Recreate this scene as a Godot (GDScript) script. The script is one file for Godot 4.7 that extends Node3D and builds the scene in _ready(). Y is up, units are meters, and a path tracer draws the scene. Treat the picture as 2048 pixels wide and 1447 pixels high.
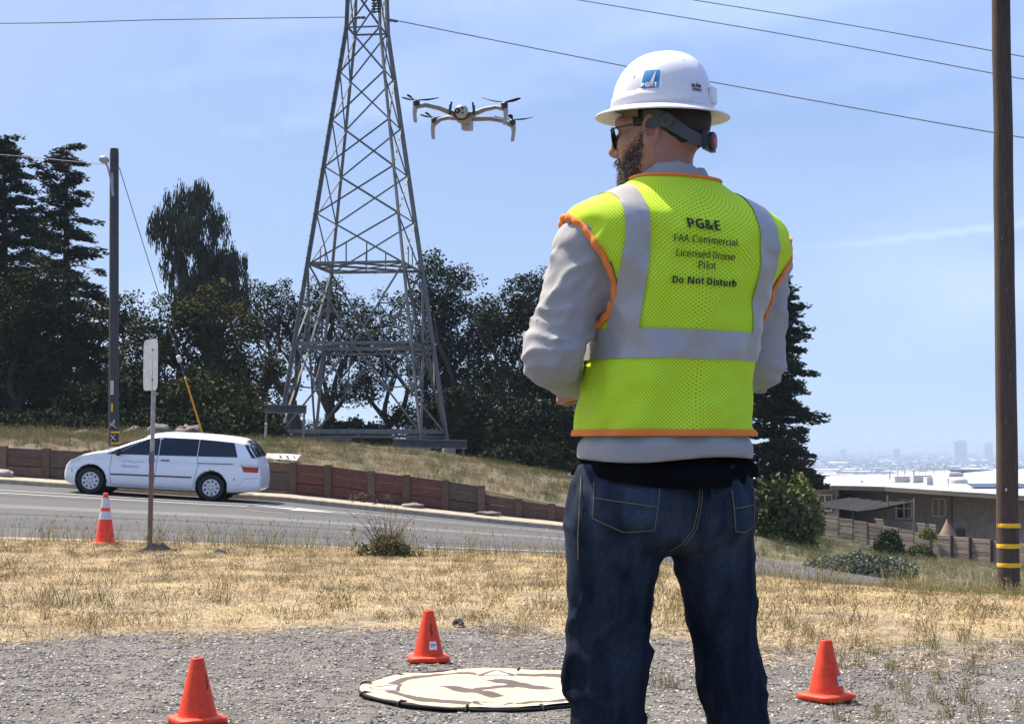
extends Node3D

const F := 3400.0
const PITCH := 0.048346
var rng := RandomNumberGenerator.new()
var M := {}
var wrinkle := FastNoiseLite.new()
var fold := FastNoiseLite.new()
var soft := FastNoiseLite.new()


func _ready() -> void:
	rng.seed = 11
	var cam := Camera3D.new()
	cam.name = "camera"
	cam.position = Vector3(0, 1, 0)
	cam.rotation.x = PITCH
	cam.fov = 2.0 * rad_to_deg(atan(723.5 / F))
	cam.near = 0.05
	cam.far = 60000.0
	add_child(cam)
	cam.current = true
	var sun := DirectionalLight3D.new()
	sun.name = "sun"
	var to_sun := Vector3(-0.40, 0.86, -0.33).normalized()
	sun.basis = Basis.looking_at(-to_sun, Vector3.UP)
	sun.light_energy = 1.6
	sun.light_color = Color(1.0, 0.96, 0.9)
	sun.light_angular_distance = 0.5
	sun.shadow_enabled = true
	add_child(sun)
	var env := Environment.new()
	env.background_mode = Environment.BG_SKY
	var sky := Sky.new()
	var sm := ProceduralSkyMaterial.new()
	sm.sky_top_color = Color(0.30, 0.455, 0.735)
	sm.sky_horizon_color = Color(0.62, 0.70, 0.785)
	sm.sky_curve = 0.2
	sm.ground_horizon_color = Color(0.55, 0.62, 0.70)
	sm.ground_bottom_color = Color(0.3, 0.3, 0.28)
	sm.sky_energy_multiplier = 1.0
	sm.sun_angle_max = 74.0
	sm.sun_curve = 0.55
	sm.sky_cover = cloud_cover()
	sm.sky_cover_modulate = Color(1, 1, 1, 1)
	sky.sky_material = sm
	env.sky = sky
	env.tonemap_mode = Environment.TONE_MAPPER_LINEAR
	env.tonemap_exposure = 1.75
	env.sdfgi_enabled = true
	env.ssao_enabled = true
	env.ssil_enabled = true
	env.fog_enabled = true
	env.fog_density = 0.00016
	env.fog_light_color = Color(0.80, 0.88, 0.98)
	var we := WorldEnvironment.new()
	we.name = "world_environment"
	we.environment = env
	add_child(we)

	wrinkle.seed = 5
	wrinkle.noise_type = FastNoiseLite.TYPE_SIMPLEX_SMOOTH
	wrinkle.fractal_octaves = 2
	wrinkle.frequency = 1.0
	fold.seed = 9
	fold.noise_type = FastNoiseLite.TYPE_SIMPLEX
	fold.fractal_type = FastNoiseLite.FRACTAL_RIDGED
	fold.fractal_octaves = 2
	fold.frequency = 1.0
	soft.seed = 21
	soft.noise_type = FastNoiseLite.TYPE_SIMPLEX_SMOOTH
	soft.fractal_octaves = 3
	soft.frequency = 1.0
	make_materials()
	make_rows()
	var t0 := Time.get_ticks_msec()
	build_ground()
	print("build_ground ", Time.get_ticks_msec() - t0)
	build_road()
	print("build_road ", Time.get_ticks_msec() - t0)
	build_wall()
	print("build_wall ", Time.get_ticks_msec() - t0)
	build_far()
	print("build_far ", Time.get_ticks_msec() - t0)
	build_tower()
	print("build_tower ", Time.get_ticks_msec() - t0)
	build_trees()
	print("build_trees ", Time.get_ticks_msec() - t0)
	build_poles()
	print("build_poles ", Time.get_ticks_msec() - t0)
	build_house()
	print("build_house ", Time.get_ticks_msec() - t0)
	build_van()
	print("build_van ", Time.get_ticks_msec() - t0)
	build_roadside()
	print("build_roadside ", Time.get_ticks_msec() - t0)
	build_pad_and_cones()
	print("build_pad_and_cones ", Time.get_ticks_msec() - t0)
	build_drone()
	print("build_drone ", Time.get_ticks_msec() - t0)
	build_person()
	print("build_person ", Time.get_ticks_msec() - t0)
	build_ground_cover()
	print("build_ground_cover ", Time.get_ticks_msec() - t0)


# ------------------------------------------------------------------ helpers
func at(px: float, py: float, d: float) -> Vector3:
	var cp := cos(PITCH)
	var sp := sin(PITCH)
	var v := 723.5 - py
	var dz := F * cp - v * sp
	var dy := F * sp + v * cp
	return Vector3((px - 1024.0) / dz * d, 1.0 + dy / dz * d, -d)


func lin(r: float, g: float, b: float) -> Color:
	return Color(r, g, b).linear_to_srgb()


func cloud_cover() -> ImageTexture:
	# thin cirrus: streaks that run across the whole sky, and one contrail
	var n := FastNoiseLite.new()
	n.seed = 4
	n.frequency = 0.011
	n.fractal_octaves = 5
	n.domain_warp_enabled = true
	n.domain_warp_amplitude = 40.0
	n.domain_warp_frequency = 0.008
	var src := n.get_seamless_image(1024, 512)
	var n2 := FastNoiseLite.new()
	n2.seed = 8
	n2.frequency = 0.004
	var big := n2.get_seamless_image(1024, 512)
	var im := Image.create(1024, 512, false, Image.FORMAT_RGBAF)
	im.fill(Color(0, 0, 0, 1))
	for y in 256:
		for x in 1024:
			var a: float = src.get_pixel((x + y * 2) % 1024, (y * 3) % 512).r
			var b: float = big.get_pixel(x, y).r
			var k := clampf((a - 0.42) * 2.2, 0.0, 1.0) * clampf((b - 0.30) * 2.4, 0.0, 1.0)
			k = k * 0.20
			im.set_pixel(x, y, Color(k, k * 0.98, k * 0.93, 1))
	im.resize(4096, 2048, Image.INTERPOLATE_CUBIC)
	# contrail: a thin straight trail between two directions
	for i in 1500:
		var t := i / 1499.0
		var p := at(lerpf(1440, 2500, t), lerpf(512, 372, t) + 14.0 * sin(t * 3.1), 1000.0) - Vector3(0, 1, 0)
		p = p.normalized()
		var u := fposmod(atan2(p.x, -p.z) / TAU, 1.0)
		var v := 0.5 - asin(p.y) / PI
		var cx := int(u * 4096)
		var cy := int(v * 2048)
		var s := 0.012 * smoothstep(0.05, 0.5, t)
		for oy in range(-1, 2):
			var q := im.get_pixel(cx, cy + oy)
			var w := s * (1.0 if oy == 0 else 0.5)
			q.r = maxf(q.r, minf(q.r + w, 0.11))
			q.g = maxf(q.g, minf(q.g + w, 0.105))
			q.b = maxf(q.b, minf(q.b + w * 0.9, 0.09))
			im.set_pixel(cx, cy + oy, q)
	return ImageTexture.create_from_image(im)


func ntex(freq: float, c1: float, c2: float, size := 512, octaves := 4, seed_ := 1, kind := FastNoiseLite.TYPE_SIMPLEX_SMOOTH) -> NoiseTexture2D:
	var n := FastNoiseLite.new()
	n.seed = seed_
	n.frequency = freq
	n.noise_type = kind
	n.fractal_octaves = octaves
	var t := NoiseTexture2D.new()
	t.width = size
	t.height = size
	t.seamless = true
	t.noise = n
	var g := Gradient.new()
	g.set_color(0, lin(c1, c1, c1))
	g.set_color(1, lin(c2, c2, c2))
	t.color_ramp = g
	return t


func mat(called: String, c: Color, rough := 0.8, metal := 0.0) -> StandardMaterial3D:
	var m := StandardMaterial3D.new()
	m.resource_name = called
	m.albedo_color = c
	m.roughness = rough
	m.metallic = metal
	M[called] = m
	return m


func grain(m: StandardMaterial3D, t: Texture2D, scale: Vector3, world := true, relief := 0.0) -> StandardMaterial3D:
	m.albedo_texture = t
	m.uv1_triplanar = true
	m.uv1_world_triplanar = world
	m.uv1_scale = scale
	if relief > 0.0:
		m.heightmap_enabled = true
		m.heightmap_texture = t
		m.heightmap_scale = relief
	return m


func make_materials() -> void:
	var fine := ntex(0.05, 0.45, 1.0, 512, 5, 3)
	var coarse := ntex(0.012, 0.55, 1.0, 512, 5, 7)
	var grit := ntex(0.16, 0.25, 1.0, 512, 3, 5)
	var fibre := ntex(0.09, 0.5, 1.0, 512, 3, 15)
	M["fine_tex"] = fine
	var g := grain(mat("ground", Color.WHITE, 0.95), grit, Vector3(0.9, 0.9, 0.9), true, 1.2)
	g.vertex_color_use_as_albedo = true
	g = grain(mat("hill", Color.WHITE, 0.95), grit, Vector3(0.25, 0.25, 0.25), true, 3.0)
	g.vertex_color_use_as_albedo = true
	g = mat("tinted", Color.WHITE, 0.9)
	g.vertex_color_use_as_albedo = true
	g = mat("stone", Color.WHITE, 0.85)
	g.vertex_color_use_as_albedo = true
	g = mat("leaf", Color.WHITE, 0.75)
	g.vertex_color_use_as_albedo = true
	g.backlight_enabled = true
	g.backlight = Color(0.16, 0.19, 0.07)
	g.metallic_specular = 0.15
	g = mat("straw", Color.WHITE, 0.8)
	g.vertex_color_use_as_albedo = true
	g.backlight_enabled = true
	g.backlight = Color(0.35, 0.32, 0.2)
	g.metallic_specular = 0.2
	grain(mat("asphalt", lin(0.088, 0.086, 0.085), 0.9), ntex(0.02, 0.55, 1.0, 512, 6, 31), Vector3(0.12, 0.12, 0.9), true, 0.1)
	grain(mat("concrete", lin(0.46, 0.385, 0.275), 0.9), coarse, Vector3(0.6, 0.6, 0.6))
	grain(mat("road_paint", lin(0.66, 0.66, 0.64), 0.7), ntex(0.06, 0.5, 1.0, 512, 4, 33), Vector3(0.7, 0.7, 0.7))
	grain(mat("yellow_paint", lin(0.48, 0.30, 0.08), 0.7), ntex(0.06, 0.45, 1.0, 512, 4, 34), Vector3(0.7, 0.7, 0.7))
	var wg := ntex(0.03, 0.4, 1.0, 512, 5, 41)
	for k in 4:
		var c: Color = [lin(0.16, 0.098, 0.066), lin(0.19, 0.078, 0.052), lin(0.135, 0.10, 0.078), lin(0.20, 0.13, 0.085)][k]
		grain(mat("wall_plank_%d" % k, c, 0.9), wg, Vector3(0.25, 1.6, 0.25), true, 0.5)
		c = [lin(0.24, 0.205, 0.18), lin(0.29, 0.25, 0.215), lin(0.19, 0.165, 0.15), lin(0.33, 0.285, 0.24)][k]
		grain(mat("fence_board_%d" % k, c, 0.9), wg, Vector3(0.15, 1.2, 0.15), true, 0.5)
	grain(mat("fence_post", lin(0.10, 0.065, 0.045), 0.9), wg, Vector3(0.6, 0.15, 0.6))
	grain(mat("steel", lin(0.20, 0.205, 0.195), 0.65, 0.15), coarse, Vector3(0.4, 0.4, 0.4))
	grain(mat("dark_steel", lin(0.13, 0.135, 0.15), 0.6, 0.2), coarse, Vector3(0.4, 0.4, 0.4))
	grain(mat("bark", lin(0.10, 0.08, 0.065), 0.95), wg, Vector3(0.8, 0.25, 0.8), true, 2.0)
	grain(mat("pole_wood", lin(0.085, 0.06, 0.047), 0.9), wg, Vector3(1.6, 0.18, 1.6), true, 0.6)
	grain(mat("pole_grey", lin(0.085, 0.08, 0.078), 0.9), wg, Vector3(1.2, 0.15, 1.2), true, 0.6)
	mat("wire", lin(0.16, 0.17, 0.19), 0.6)
	grain(mat("galvanised", lin(0.42, 0.42, 0.42), 0.5, 0.4), coarse, Vector3(1.5, 1.5, 1.5))
	grain(mat("sign_back", lin(0.52, 0.52, 0.51), 0.45, 0.3), coarse, Vector3(1.2, 1.2, 1.2))
	grain(mat("rusty", lin(0.24, 0.15, 0.10), 0.85), fine, Vector3(2, 2, 2))
	mat("yellow_plastic", lin(0.72, 0.38, 0.02), 0.5)
	mat("yellow_band", lin(0.75, 0.45, 0.01), 0.6)
	mat("white_paint", lin(0.75, 0.75, 0.74), 0.7)
	grain(mat("cone", lin(0.95, 0.062, 0.008), 0.6), ntex(0.025, 0.55, 1.0, 256, 5, 51), Vector3(4, 4, 4))
	grain(mat("tall_cone", lin(0.9, 0.045, 0.018), 0.6), ntex(0.03, 0.75, 1.0, 256, 4, 52), Vector3(2, 2, 2))
	grain(mat("collar_white", lin(0.70, 0.70, 0.72), 0.4), coarse, Vector3(4, 4, 4))
	mat("label_white", lin(0.8, 0.8, 0.8), 0.6)
	mat("ink", lin(0.012, 0.014, 0.016), 0.8)
	mat("scuff", lin(0.09, 0.03, 0.02), 0.9)
	mat("rubber", lin(0.016, 0.016, 0.017), 0.85)
	mat("black_plastic", lin(0.02, 0.02, 0.022), 0.45)
	g = mat("car_paint", lin(0.80, 0.82, 0.84), 0.35)
	g.clearcoat_enabled = true
	g.clearcoat = 0.6
	g.clearcoat_roughness = 0.06
	mat("car_glass", lin(0.012, 0.014, 0.018), 0.04)
	g = mat("cabin_glass", Color(0.05, 0.07, 0.07, 0.35), 0.03)
	g.transparency = BaseMaterial3D.TRANSPARENCY_ALPHA
	mat("seat_grey", lin(0.14, 0.14, 0.13), 0.9)
	mat("hubcap", lin(0.55, 0.56, 0.58), 0.35, 0.4)
	mat("headlight", lin(0.66, 0.66, 0.60), 0.12)
	mat("tail_red", lin(0.42, 0.012, 0.015), 0.15)
	mat("matte_black", lin(0.022, 0.023, 0.026), 1.0).metallic_specular = 0.08
	mat("seam", lin(0.06, 0.06, 0.065), 0.8)
	mat("print_grey", lin(0.22, 0.24, 0.27), 0.7)
	mat("house_wall", lin(0.36, 0.32, 0.285), 0.95)
	grain(M["house_wall"], coarse, Vector3(0.3, 0.3, 0.3))
	mat("house_roof", lin(0.52, 0.525, 0.52), 0.9)
	grain(M["house_roof"], ntex(0.02, 0.58, 1.0, 256, 5, 61), Vector3(0.08, 0.08, 0.08))
	mat("fascia", lin(0.13, 0.115, 0.10), 0.8)
	mat("window_trim", lin(0.55, 0.54, 0.52), 0.6)
	mat("house_glass", lin(0.015, 0.017, 0.02), 0.08)
	grain(mat("shade_cloth", lin(0.055, 0.055, 0.06), 1.0), wg, Vector3(1.5, 1.5, 1.5))
	M["shade_cloth"].metallic_specular = 0.1
	mat("solar", lin(0.02, 0.025, 0.04), 0.15)
	mat("beige_canvas", lin(0.23, 0.165, 0.12), 0.95)
	mat("vent_white", lin(0.45, 0.45, 0.45), 0.7)
	mat("drone_grey", lin(0.21, 0.205, 0.195), 0.6)
	mat("drone_light", lin(0.36, 0.35, 0.325), 0.55)
	mat("drone_dark", lin(0.025, 0.025, 0.027), 0.4)
	mat("blade", lin(0.02, 0.02, 0.022), 0.8).metallic_specular = 0.15
	mat("lens", lin(0.006, 0.006, 0.008), 0.05)
	mat("led_green", lin(0.05, 0.22, 0.06), 0.4)
	# person
	g = mat("skin", lin(0.46, 0.215, 0.14), 0.55)
	g.subsurf_scatter_enabled = true
	g.subsurf_scatter_strength = 0.15
	grain(g, ntex(0.045, 0.58, 1.0, 256, 5, 71), Vector3(14, 14, 14), false, 0.03)
	grain(mat("hair", lin(0.022, 0.016, 0.012), 0.7), fibre, Vector3(30, 30, 30), false, 0.1)
	g = grain(mat("beard", Color.WHITE, 0.7), fibre, Vector3(40, 12, 40), false, 0.15)
	g.vertex_color_use_as_albedo = true
	g = grain(mat("shirt_grey", lin(0.42, 0.41, 0.40), 0.95), ntex(0.16, 0.60, 1.0, 512, 3, 73), Vector3(9, 16, 9), false, 0.05)
	g.rim_enabled = true
	g.rim = 0.2
	grain(mat("shirt_black", lin(0.008, 0.008, 0.009), 0.95), fibre, Vector3(9, 9, 9), false, 0.05)
	M["shirt_black"].metallic_specular = 0.1
	var denim_noise := ntex(0.06, 0.22, 1.0, 512, 5, 75)
	g = grain(mat("denim", Color.WHITE, 0.9), denim_noise, Vector3(16, 1.6, 16), false, 0.06)
	g.vertex_color_use_as_albedo = true
	g.metallic_specular = 0.15
	mat("stitch", lin(0.17, 0.125, 0.075), 0.8)
	grain(mat("reflective", lin(0.40, 0.385, 0.37), 0.38, 0.15), ntex(0.03, 0.86, 1.0, 256, 4, 77), Vector3(6, 6, 6), false, 0.03)
	mat("vest_orange", lin(0.85, 0.22, 0.035), 0.8)
	g = mat("vest_yellow", lin(0.66, 0.93, 0.025), 0.8)
	g.albedo_texture = mesh_cloth()
	g.backlight_enabled = true
	g.backlight = Color(0.4, 0.5, 0.05)
	g = grain(mat("helmet_white", lin(0.80, 0.79, 0.79), 0.28), ntex(0.035, 0.80, 1.0, 512, 6, 79), Vector3(5, 5, 5), false)
	g.clearcoat_enabled = true
	g.clearcoat = 0.35
	mat("hat_scuff", lin(0.36, 0.36, 0.38), 0.7)
	mat("logo_blue", lin(0.02, 0.22, 0.46), 0.4)
	mat("logo_orange", lin(0.75, 0.25, 0.05), 0.4)
	mat("knob_red", lin(0.62, 0.10, 0.06), 0.5)
	mat("strap_grey", lin(0.06, 0.06, 0.068), 0.6)
	mat("boot", lin(0.05, 0.035, 0.025), 0.7)


func mesh_cloth() -> ImageTexture:
	# knitted mesh: staggered small holes in the cloth, one tile
	var im := Image.create(64, 64, false, Image.FORMAT_RGB8)
	for y in 64:
		for x in 64:
			var best := 9.0
			for c in [Vector2(0, 0), Vector2(32, 32), Vector2(64, 0), Vector2(0, 64), Vector2(64, 64)]:
				best = minf(best, (Vector2(x, y) - c).length() / 12.0)
			var k := smoothstep(0.75, 1.1, best)
			im.set_pixel(x, y, lin(lerpf(0.42, 1.0, k), lerpf(0.48, 1.0, k), lerpf(0.6, 1.0, k)))
	return ImageTexture.create_from_image(im)


# ------------------------------------------------------------------ mesh building
class MB:
	var v := PackedVector3Array()
	var uv := PackedVector2Array()
	var c := PackedColorArray()
	var i := PackedInt32Array()
	var color := Color(1, 1, 1)

	func vert(p: Vector3, t := Vector2.ZERO) -> int:
		v.push_back(p)
		uv.push_back(t)
		c.push_back(color)
		return v.size() - 1

	func tri(a: int, b: int, d: int) -> void:
		i.push_back(a)
		i.push_back(b)
		i.push_back(d)

	# corners counter-clockwise as seen from outside
	func quad(p0: Vector3, p1: Vector3, p2: Vector3, p3: Vector3) -> void:
		var a := vert(p0, Vector2(0, 0))
		var b := vert(p1, Vector2(1, 0))
		var d := vert(p2, Vector2(1, 1))
		var e := vert(p3, Vector2(0, 1))
		tri(a, d, b)
		tri(a, e, d)

	func box(ctr: Vector3, size: Vector3, bs := Basis.IDENTITY) -> void:
		var h := size * 0.5
		for f in [[0, 1, 2], [1, 2, 0], [2, 0, 1]]:
			for s in [-1.0, 1.0]:
				var n := Vector3.ZERO
				n[f[0]] = h[f[0]] * s
				var u := Vector3.ZERO
				u[f[1]] = h[f[1]]
				var w := Vector3.ZERO
				w[f[2]] = h[f[2]] * s
				quad(ctr + bs * (n - u - w), ctr + bs * (n + u - w), ctr + bs * (n + u + w), ctr + bs * (n - u + w))

	func tube(pts: Array, radii: Array, sides := 8, caps := true, flat := 1.0) -> void:
		var prev := Vector3.ZERO
		var start := v.size()
		var count := pts.size()
		for k in count:
			var d: Vector3
			if k == 0:
				d = pts[1] - pts[0]
			elif k == count - 1:
				d = pts[k] - pts[k - 1]
			else:
				d = pts[k + 1] - pts[k - 1]
			d = d.normalized()
			var side: Vector3
			if k == 0:
				side = d.cross(Vector3.UP if absf(d.y) < 0.9 else Vector3.RIGHT).normalized()
			else:
				side = (prev - d * prev.dot(d)).normalized()
			prev = side
			var up := side.cross(d)
			for s in sides:
				var a := TAU * s / sides
				vert(pts[k] + (side * cos(a) + up * sin(a) * flat) * radii[k], Vector2(float(s) / sides, k))
		for k in count - 1:
			for s in sides:
				var s2 := (s + 1) % sides
				var a := start + k * sides + s
				var b := start + k * sides + s2
				tri(a, a + sides, b)
				tri(b, a + sides, b + sides)
		if caps:
			for e in 2:
				var o := start + (0 if e == 0 else (count - 1) * sides)
				var base := v.size()
				for s in sides:
					vert(v[o + s])
				for s in range(1, sides - 1):
					if e == 0:
						tri(base, base + s, base + s + 1)
					else:
						tri(base, base + s + 1, base + s)

	func lathe(prof: Array, sides: int, xf := Transform3D.IDENTITY, square := 2.0) -> void:
		var start := v.size()
		for p in prof:
			for s in sides:
				var a := TAU * s / sides
				var ca := cos(a)
				var sa := sin(a)
				var k := 1.0
				if square != 2.0:
					k = 1.0 / pow(pow(absf(ca), square) + pow(absf(sa), square), 1.0 / square)
				vert(xf * Vector3(ca * p[0] * k, p[1], sa * p[0] * k), Vector2(float(s) / sides, p[1]))
		for k in prof.size() - 1:
			for s in sides:
				var s2 := (s + 1) % sides
				var a := start + k * sides + s
				var b := start + k * sides + s2
				tri(a, b, a + sides)
				tri(b, b + sides, a + sides)

	# f(u, v) for u, v in 0..1; skip(u, v) leaves a cell out
	func grid(nu: int, nv: int, f: Callable, flip := false, uvs := Vector2(1, 1)) -> void:
		var start := v.size()
		for b in nv + 1:
			for a in nu + 1:
				vert(f.call(float(a) / nu, float(b) / nv), Vector2(uvs.x * a / nu, uvs.y * b / nv))
		for b in nv:
			for a in nu:
				var p := start + b * (nu + 1) + a
				var q := p + nu + 1
				if flip:
					tri(p, p + 1, q)
					tri(p + 1, q + 1, q)
				else:
					tri(p, q, p + 1)
					tri(p + 1, q, q + 1)

	func mesh(m: Material = null) -> ArrayMesh:
		var n := PackedVector3Array()
		n.resize(v.size())
		for k in range(0, i.size(), 3):
			var a := i[k]
			var b := i[k + 1]
			var d := i[k + 2]
			var x := (v[d] - v[a]).cross(v[b] - v[a])
			n[a] += x
			n[b] += x
			n[d] += x
		for k in n.size():
			n[k] = n[k].normalized() if n[k].length_squared() > 1e-20 else Vector3.UP
		var arr := []
		arr.resize(Mesh.ARRAY_MAX)
		arr[Mesh.ARRAY_VERTEX] = v
		arr[Mesh.ARRAY_NORMAL] = n
		arr[Mesh.ARRAY_TEX_UV] = uv
		arr[Mesh.ARRAY_COLOR] = c
		arr[Mesh.ARRAY_INDEX] = i
		var o := ArrayMesh.new()
		o.add_surface_from_arrays(Mesh.PRIMITIVE_TRIANGLES, arr)
		if m:
			o.surface_set_material(0, m)
		return o


func put(called: String, mesh: Mesh, parent: Node = self, xf := Transform3D.IDENTITY) -> MeshInstance3D:
	var o := MeshInstance3D.new()
	o.name = called
	o.mesh = mesh
	o.transform = xf
	parent.add_child(o, true)
	return o


func made(called: String, mb: MB, m: String, parent: Node = self) -> MeshInstance3D:
	return put(called, mb.mesh(M[m]), parent)


var taken := {}


func numbered(called: String) -> String:
	taken[called] = taken.get(called, -1) + 1
	return called if taken[called] == 0 else "%s_%03d" % [called, taken[called]]


func thing(called: String, label: String, category: String, pos := Vector3.ZERO, group := "") -> Node3D:
	var o := Node3D.new()
	o.name = numbered(called)
	o.position = pos
	add_child(o)
	tag(o, label, category, group)
	return o


func tag(o: Node, label: String, category: String, group := "", kind := "") -> void:
	o.set_meta("label", label)
	o.set_meta("category", category)
	if group != "":
		o.set_meta("group", group)
	if kind != "":
		o.set_meta("kind", kind)


func structure(o: Node, label: String, category: String) -> void:
	tag(o, label, category, "", "structure")


func scatter(called: String, mesh: Mesh, xfs: Array, cols: Array, parent: Node = self) -> MultiMeshInstance3D:
	var mm := MultiMesh.new()
	mm.transform_format = MultiMesh.TRANSFORM_3D
	mm.use_colors = true
	mm.mesh = mesh
	mm.instance_count = xfs.size()
	for k in xfs.size():
		mm.set_instance_transform(k, xfs[k])
		mm.set_instance_color(k, cols[k])
	var o := MultiMeshInstance3D.new()
	o.name = called
	o.multimesh = mm
	parent.add_child(o, true)
	return o


# ------------------------------------------------------------------ implicit surfaces
static func capsule(p: Vector3, a: Vector3, b: Vector3, ra: float, rb: float) -> float:
	var ab := b - a
	var t := clampf((p - a).dot(ab) / ab.length_squared(), 0.0, 1.0)
	return (p - a - ab * t).length() - lerpf(ra, rb, t)


static func ellipsoid(p: Vector3, c: Vector3, r: Vector3) -> float:
	var q := (p - c) / r
	var k0 := q.length()
	var k1 := (q / r).length()
	return k0 * (k0 - 1.0) / maxf(k1, 1e-6)


static func smin(a: float, b: float, k: float) -> float:
	var h := maxf(k - absf(a - b), 0.0) / k
	return minf(a, b) - h * h * k * 0.25


func surface_net(mb: MB, field: Callable, lo: Vector3, hi: Vector3, cell: float, paint = null) -> void:
	var n := Vector3i(((hi - lo) / cell).ceil()) + Vector3i.ONE
	var B := 4
	var nb := Vector3i(ceili(float(n.x) / B), ceili(float(n.y) / B), ceili(float(n.z) / B))
	var sx := nb.x * B + 1
	var sy := nb.y * B + 1
	var sz := nb.z * B + 1
	var val := PackedFloat32Array()
	val.resize(sx * sy * sz)
	val.fill(1e9)
	var reach := cell * B * 0.5 * 1.74 * 1.2 + cell
	var blocks: Array[Vector3i] = []
	for bz in nb.z:
		for by in nb.y:
			for bx in nb.x:
				var ctr := lo + (Vector3(bx, by, bz) + Vector3(0.5, 0.5, 0.5)) * (B * cell)
				if absf(field.call(ctr)) > reach:
					continue
				blocks.push_back(Vector3i(bx, by, bz))
				for z in B + 1:
					for y in B + 1:
						for x in B + 1:
							var gx := bx * B + x
							var gy := by * B + y
							var gz := bz * B + z
							var k := (gz * sy + gy) * sx + gx
							if val[k] > 1e8:
								val[k] = field.call(lo + Vector3(gx, gy, gz) * cell)
	var index := {}
	var off := [0, 1, sx, sx + 1, sx * sy, sx * sy + 1, sx * sy + sx, sx * sy + sx + 1]
	var pos := [Vector3(0, 0, 0), Vector3(1, 0, 0), Vector3(0, 1, 0), Vector3(1, 1, 0), Vector3(0, 0, 1), Vector3(1, 0, 1), Vector3(0, 1, 1), Vector3(1, 1, 1)]
	var edges := [[0, 1], [2, 3], [4, 5], [6, 7], [0, 2], [1, 3], [4, 6], [5, 7], [0, 4], [1, 5], [2, 6], [3, 7]]
	for b in blocks:
		for z in B:
			for y in B:
				for x in B:
					var k := ((b.z * B + z) * sy + b.y * B + y) * sx + b.x * B + x
					var inside := 0
					for q in 8:
						if val[k + off[q]] < 0.0:
							inside += 1
					if inside == 0 or inside == 8:
						continue
					var sum := Vector3.ZERO
					var cnt := 0
					for e in edges:
						var va := val[k + off[e[0]]]
						var vb := val[k + off[e[1]]]
						if (va < 0.0) != (vb < 0.0):
							sum += pos[e[0]].lerp(pos[e[1]], va / (va - vb))
							cnt += 1
					var p := lo + (Vector3(b.x * B + x, b.y * B + y, b.z * B + z) + sum / cnt) * cell
					if paint != null:
						mb.color = paint.call(p)
					index[k] = mb.vert(p)
	var X := 1
	var Y := sx
	var Z := sx * sy
	for k in index:
		# edges leaving this cell's corner 0 along x, y, z
		for ax in 3:
			var e: int = [X, Y, Z][ax]
			var u: int = [Y, Z, X][ax]
			var w: int = [Z, X, Y][ax]
			var a := val[k]
			var b := val[k + e]
			if (a < 0.0) == (b < 0.0):
				continue
			if not (index.has(k - u) and index.has(k - w) and index.has(k - u - w)):
				continue
			var q0: int = index[k - u - w]
			var q1: int = index[k - w]
			var q2: int = index[k]
			var q3: int = index[k - u]
			if a < 0.0:
				mb.tri(q0, q2, q1)
				mb.tri(q0, q3, q2)
			else:
				mb.tri(q0, q1, q2)
				mb.tri(q0, q2, q3)


func interp(xs: PackedFloat64Array, ys: PackedFloat64Array, x: float) -> float:
	var n := xs.size()
	if x <= xs[0]:
		return ys[0] + (x - xs[0]) * (ys[1] - ys[0]) / (xs[1] - xs[0])
	if x >= xs[n - 1]:
		return ys[n - 1] + (x - xs[n - 1]) * (ys[n - 1] - ys[n - 2]) / (xs[n - 1] - xs[n - 2])
	var k := 0
	while xs[k + 1] < x:
		k += 1
	var t := (x - xs[k]) / (xs[k + 1] - xs[k])
	return lerpf(ys[k], ys[k + 1], t)


# ------------------------------------------------------------------ the lie of the land
var rows := []


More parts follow.
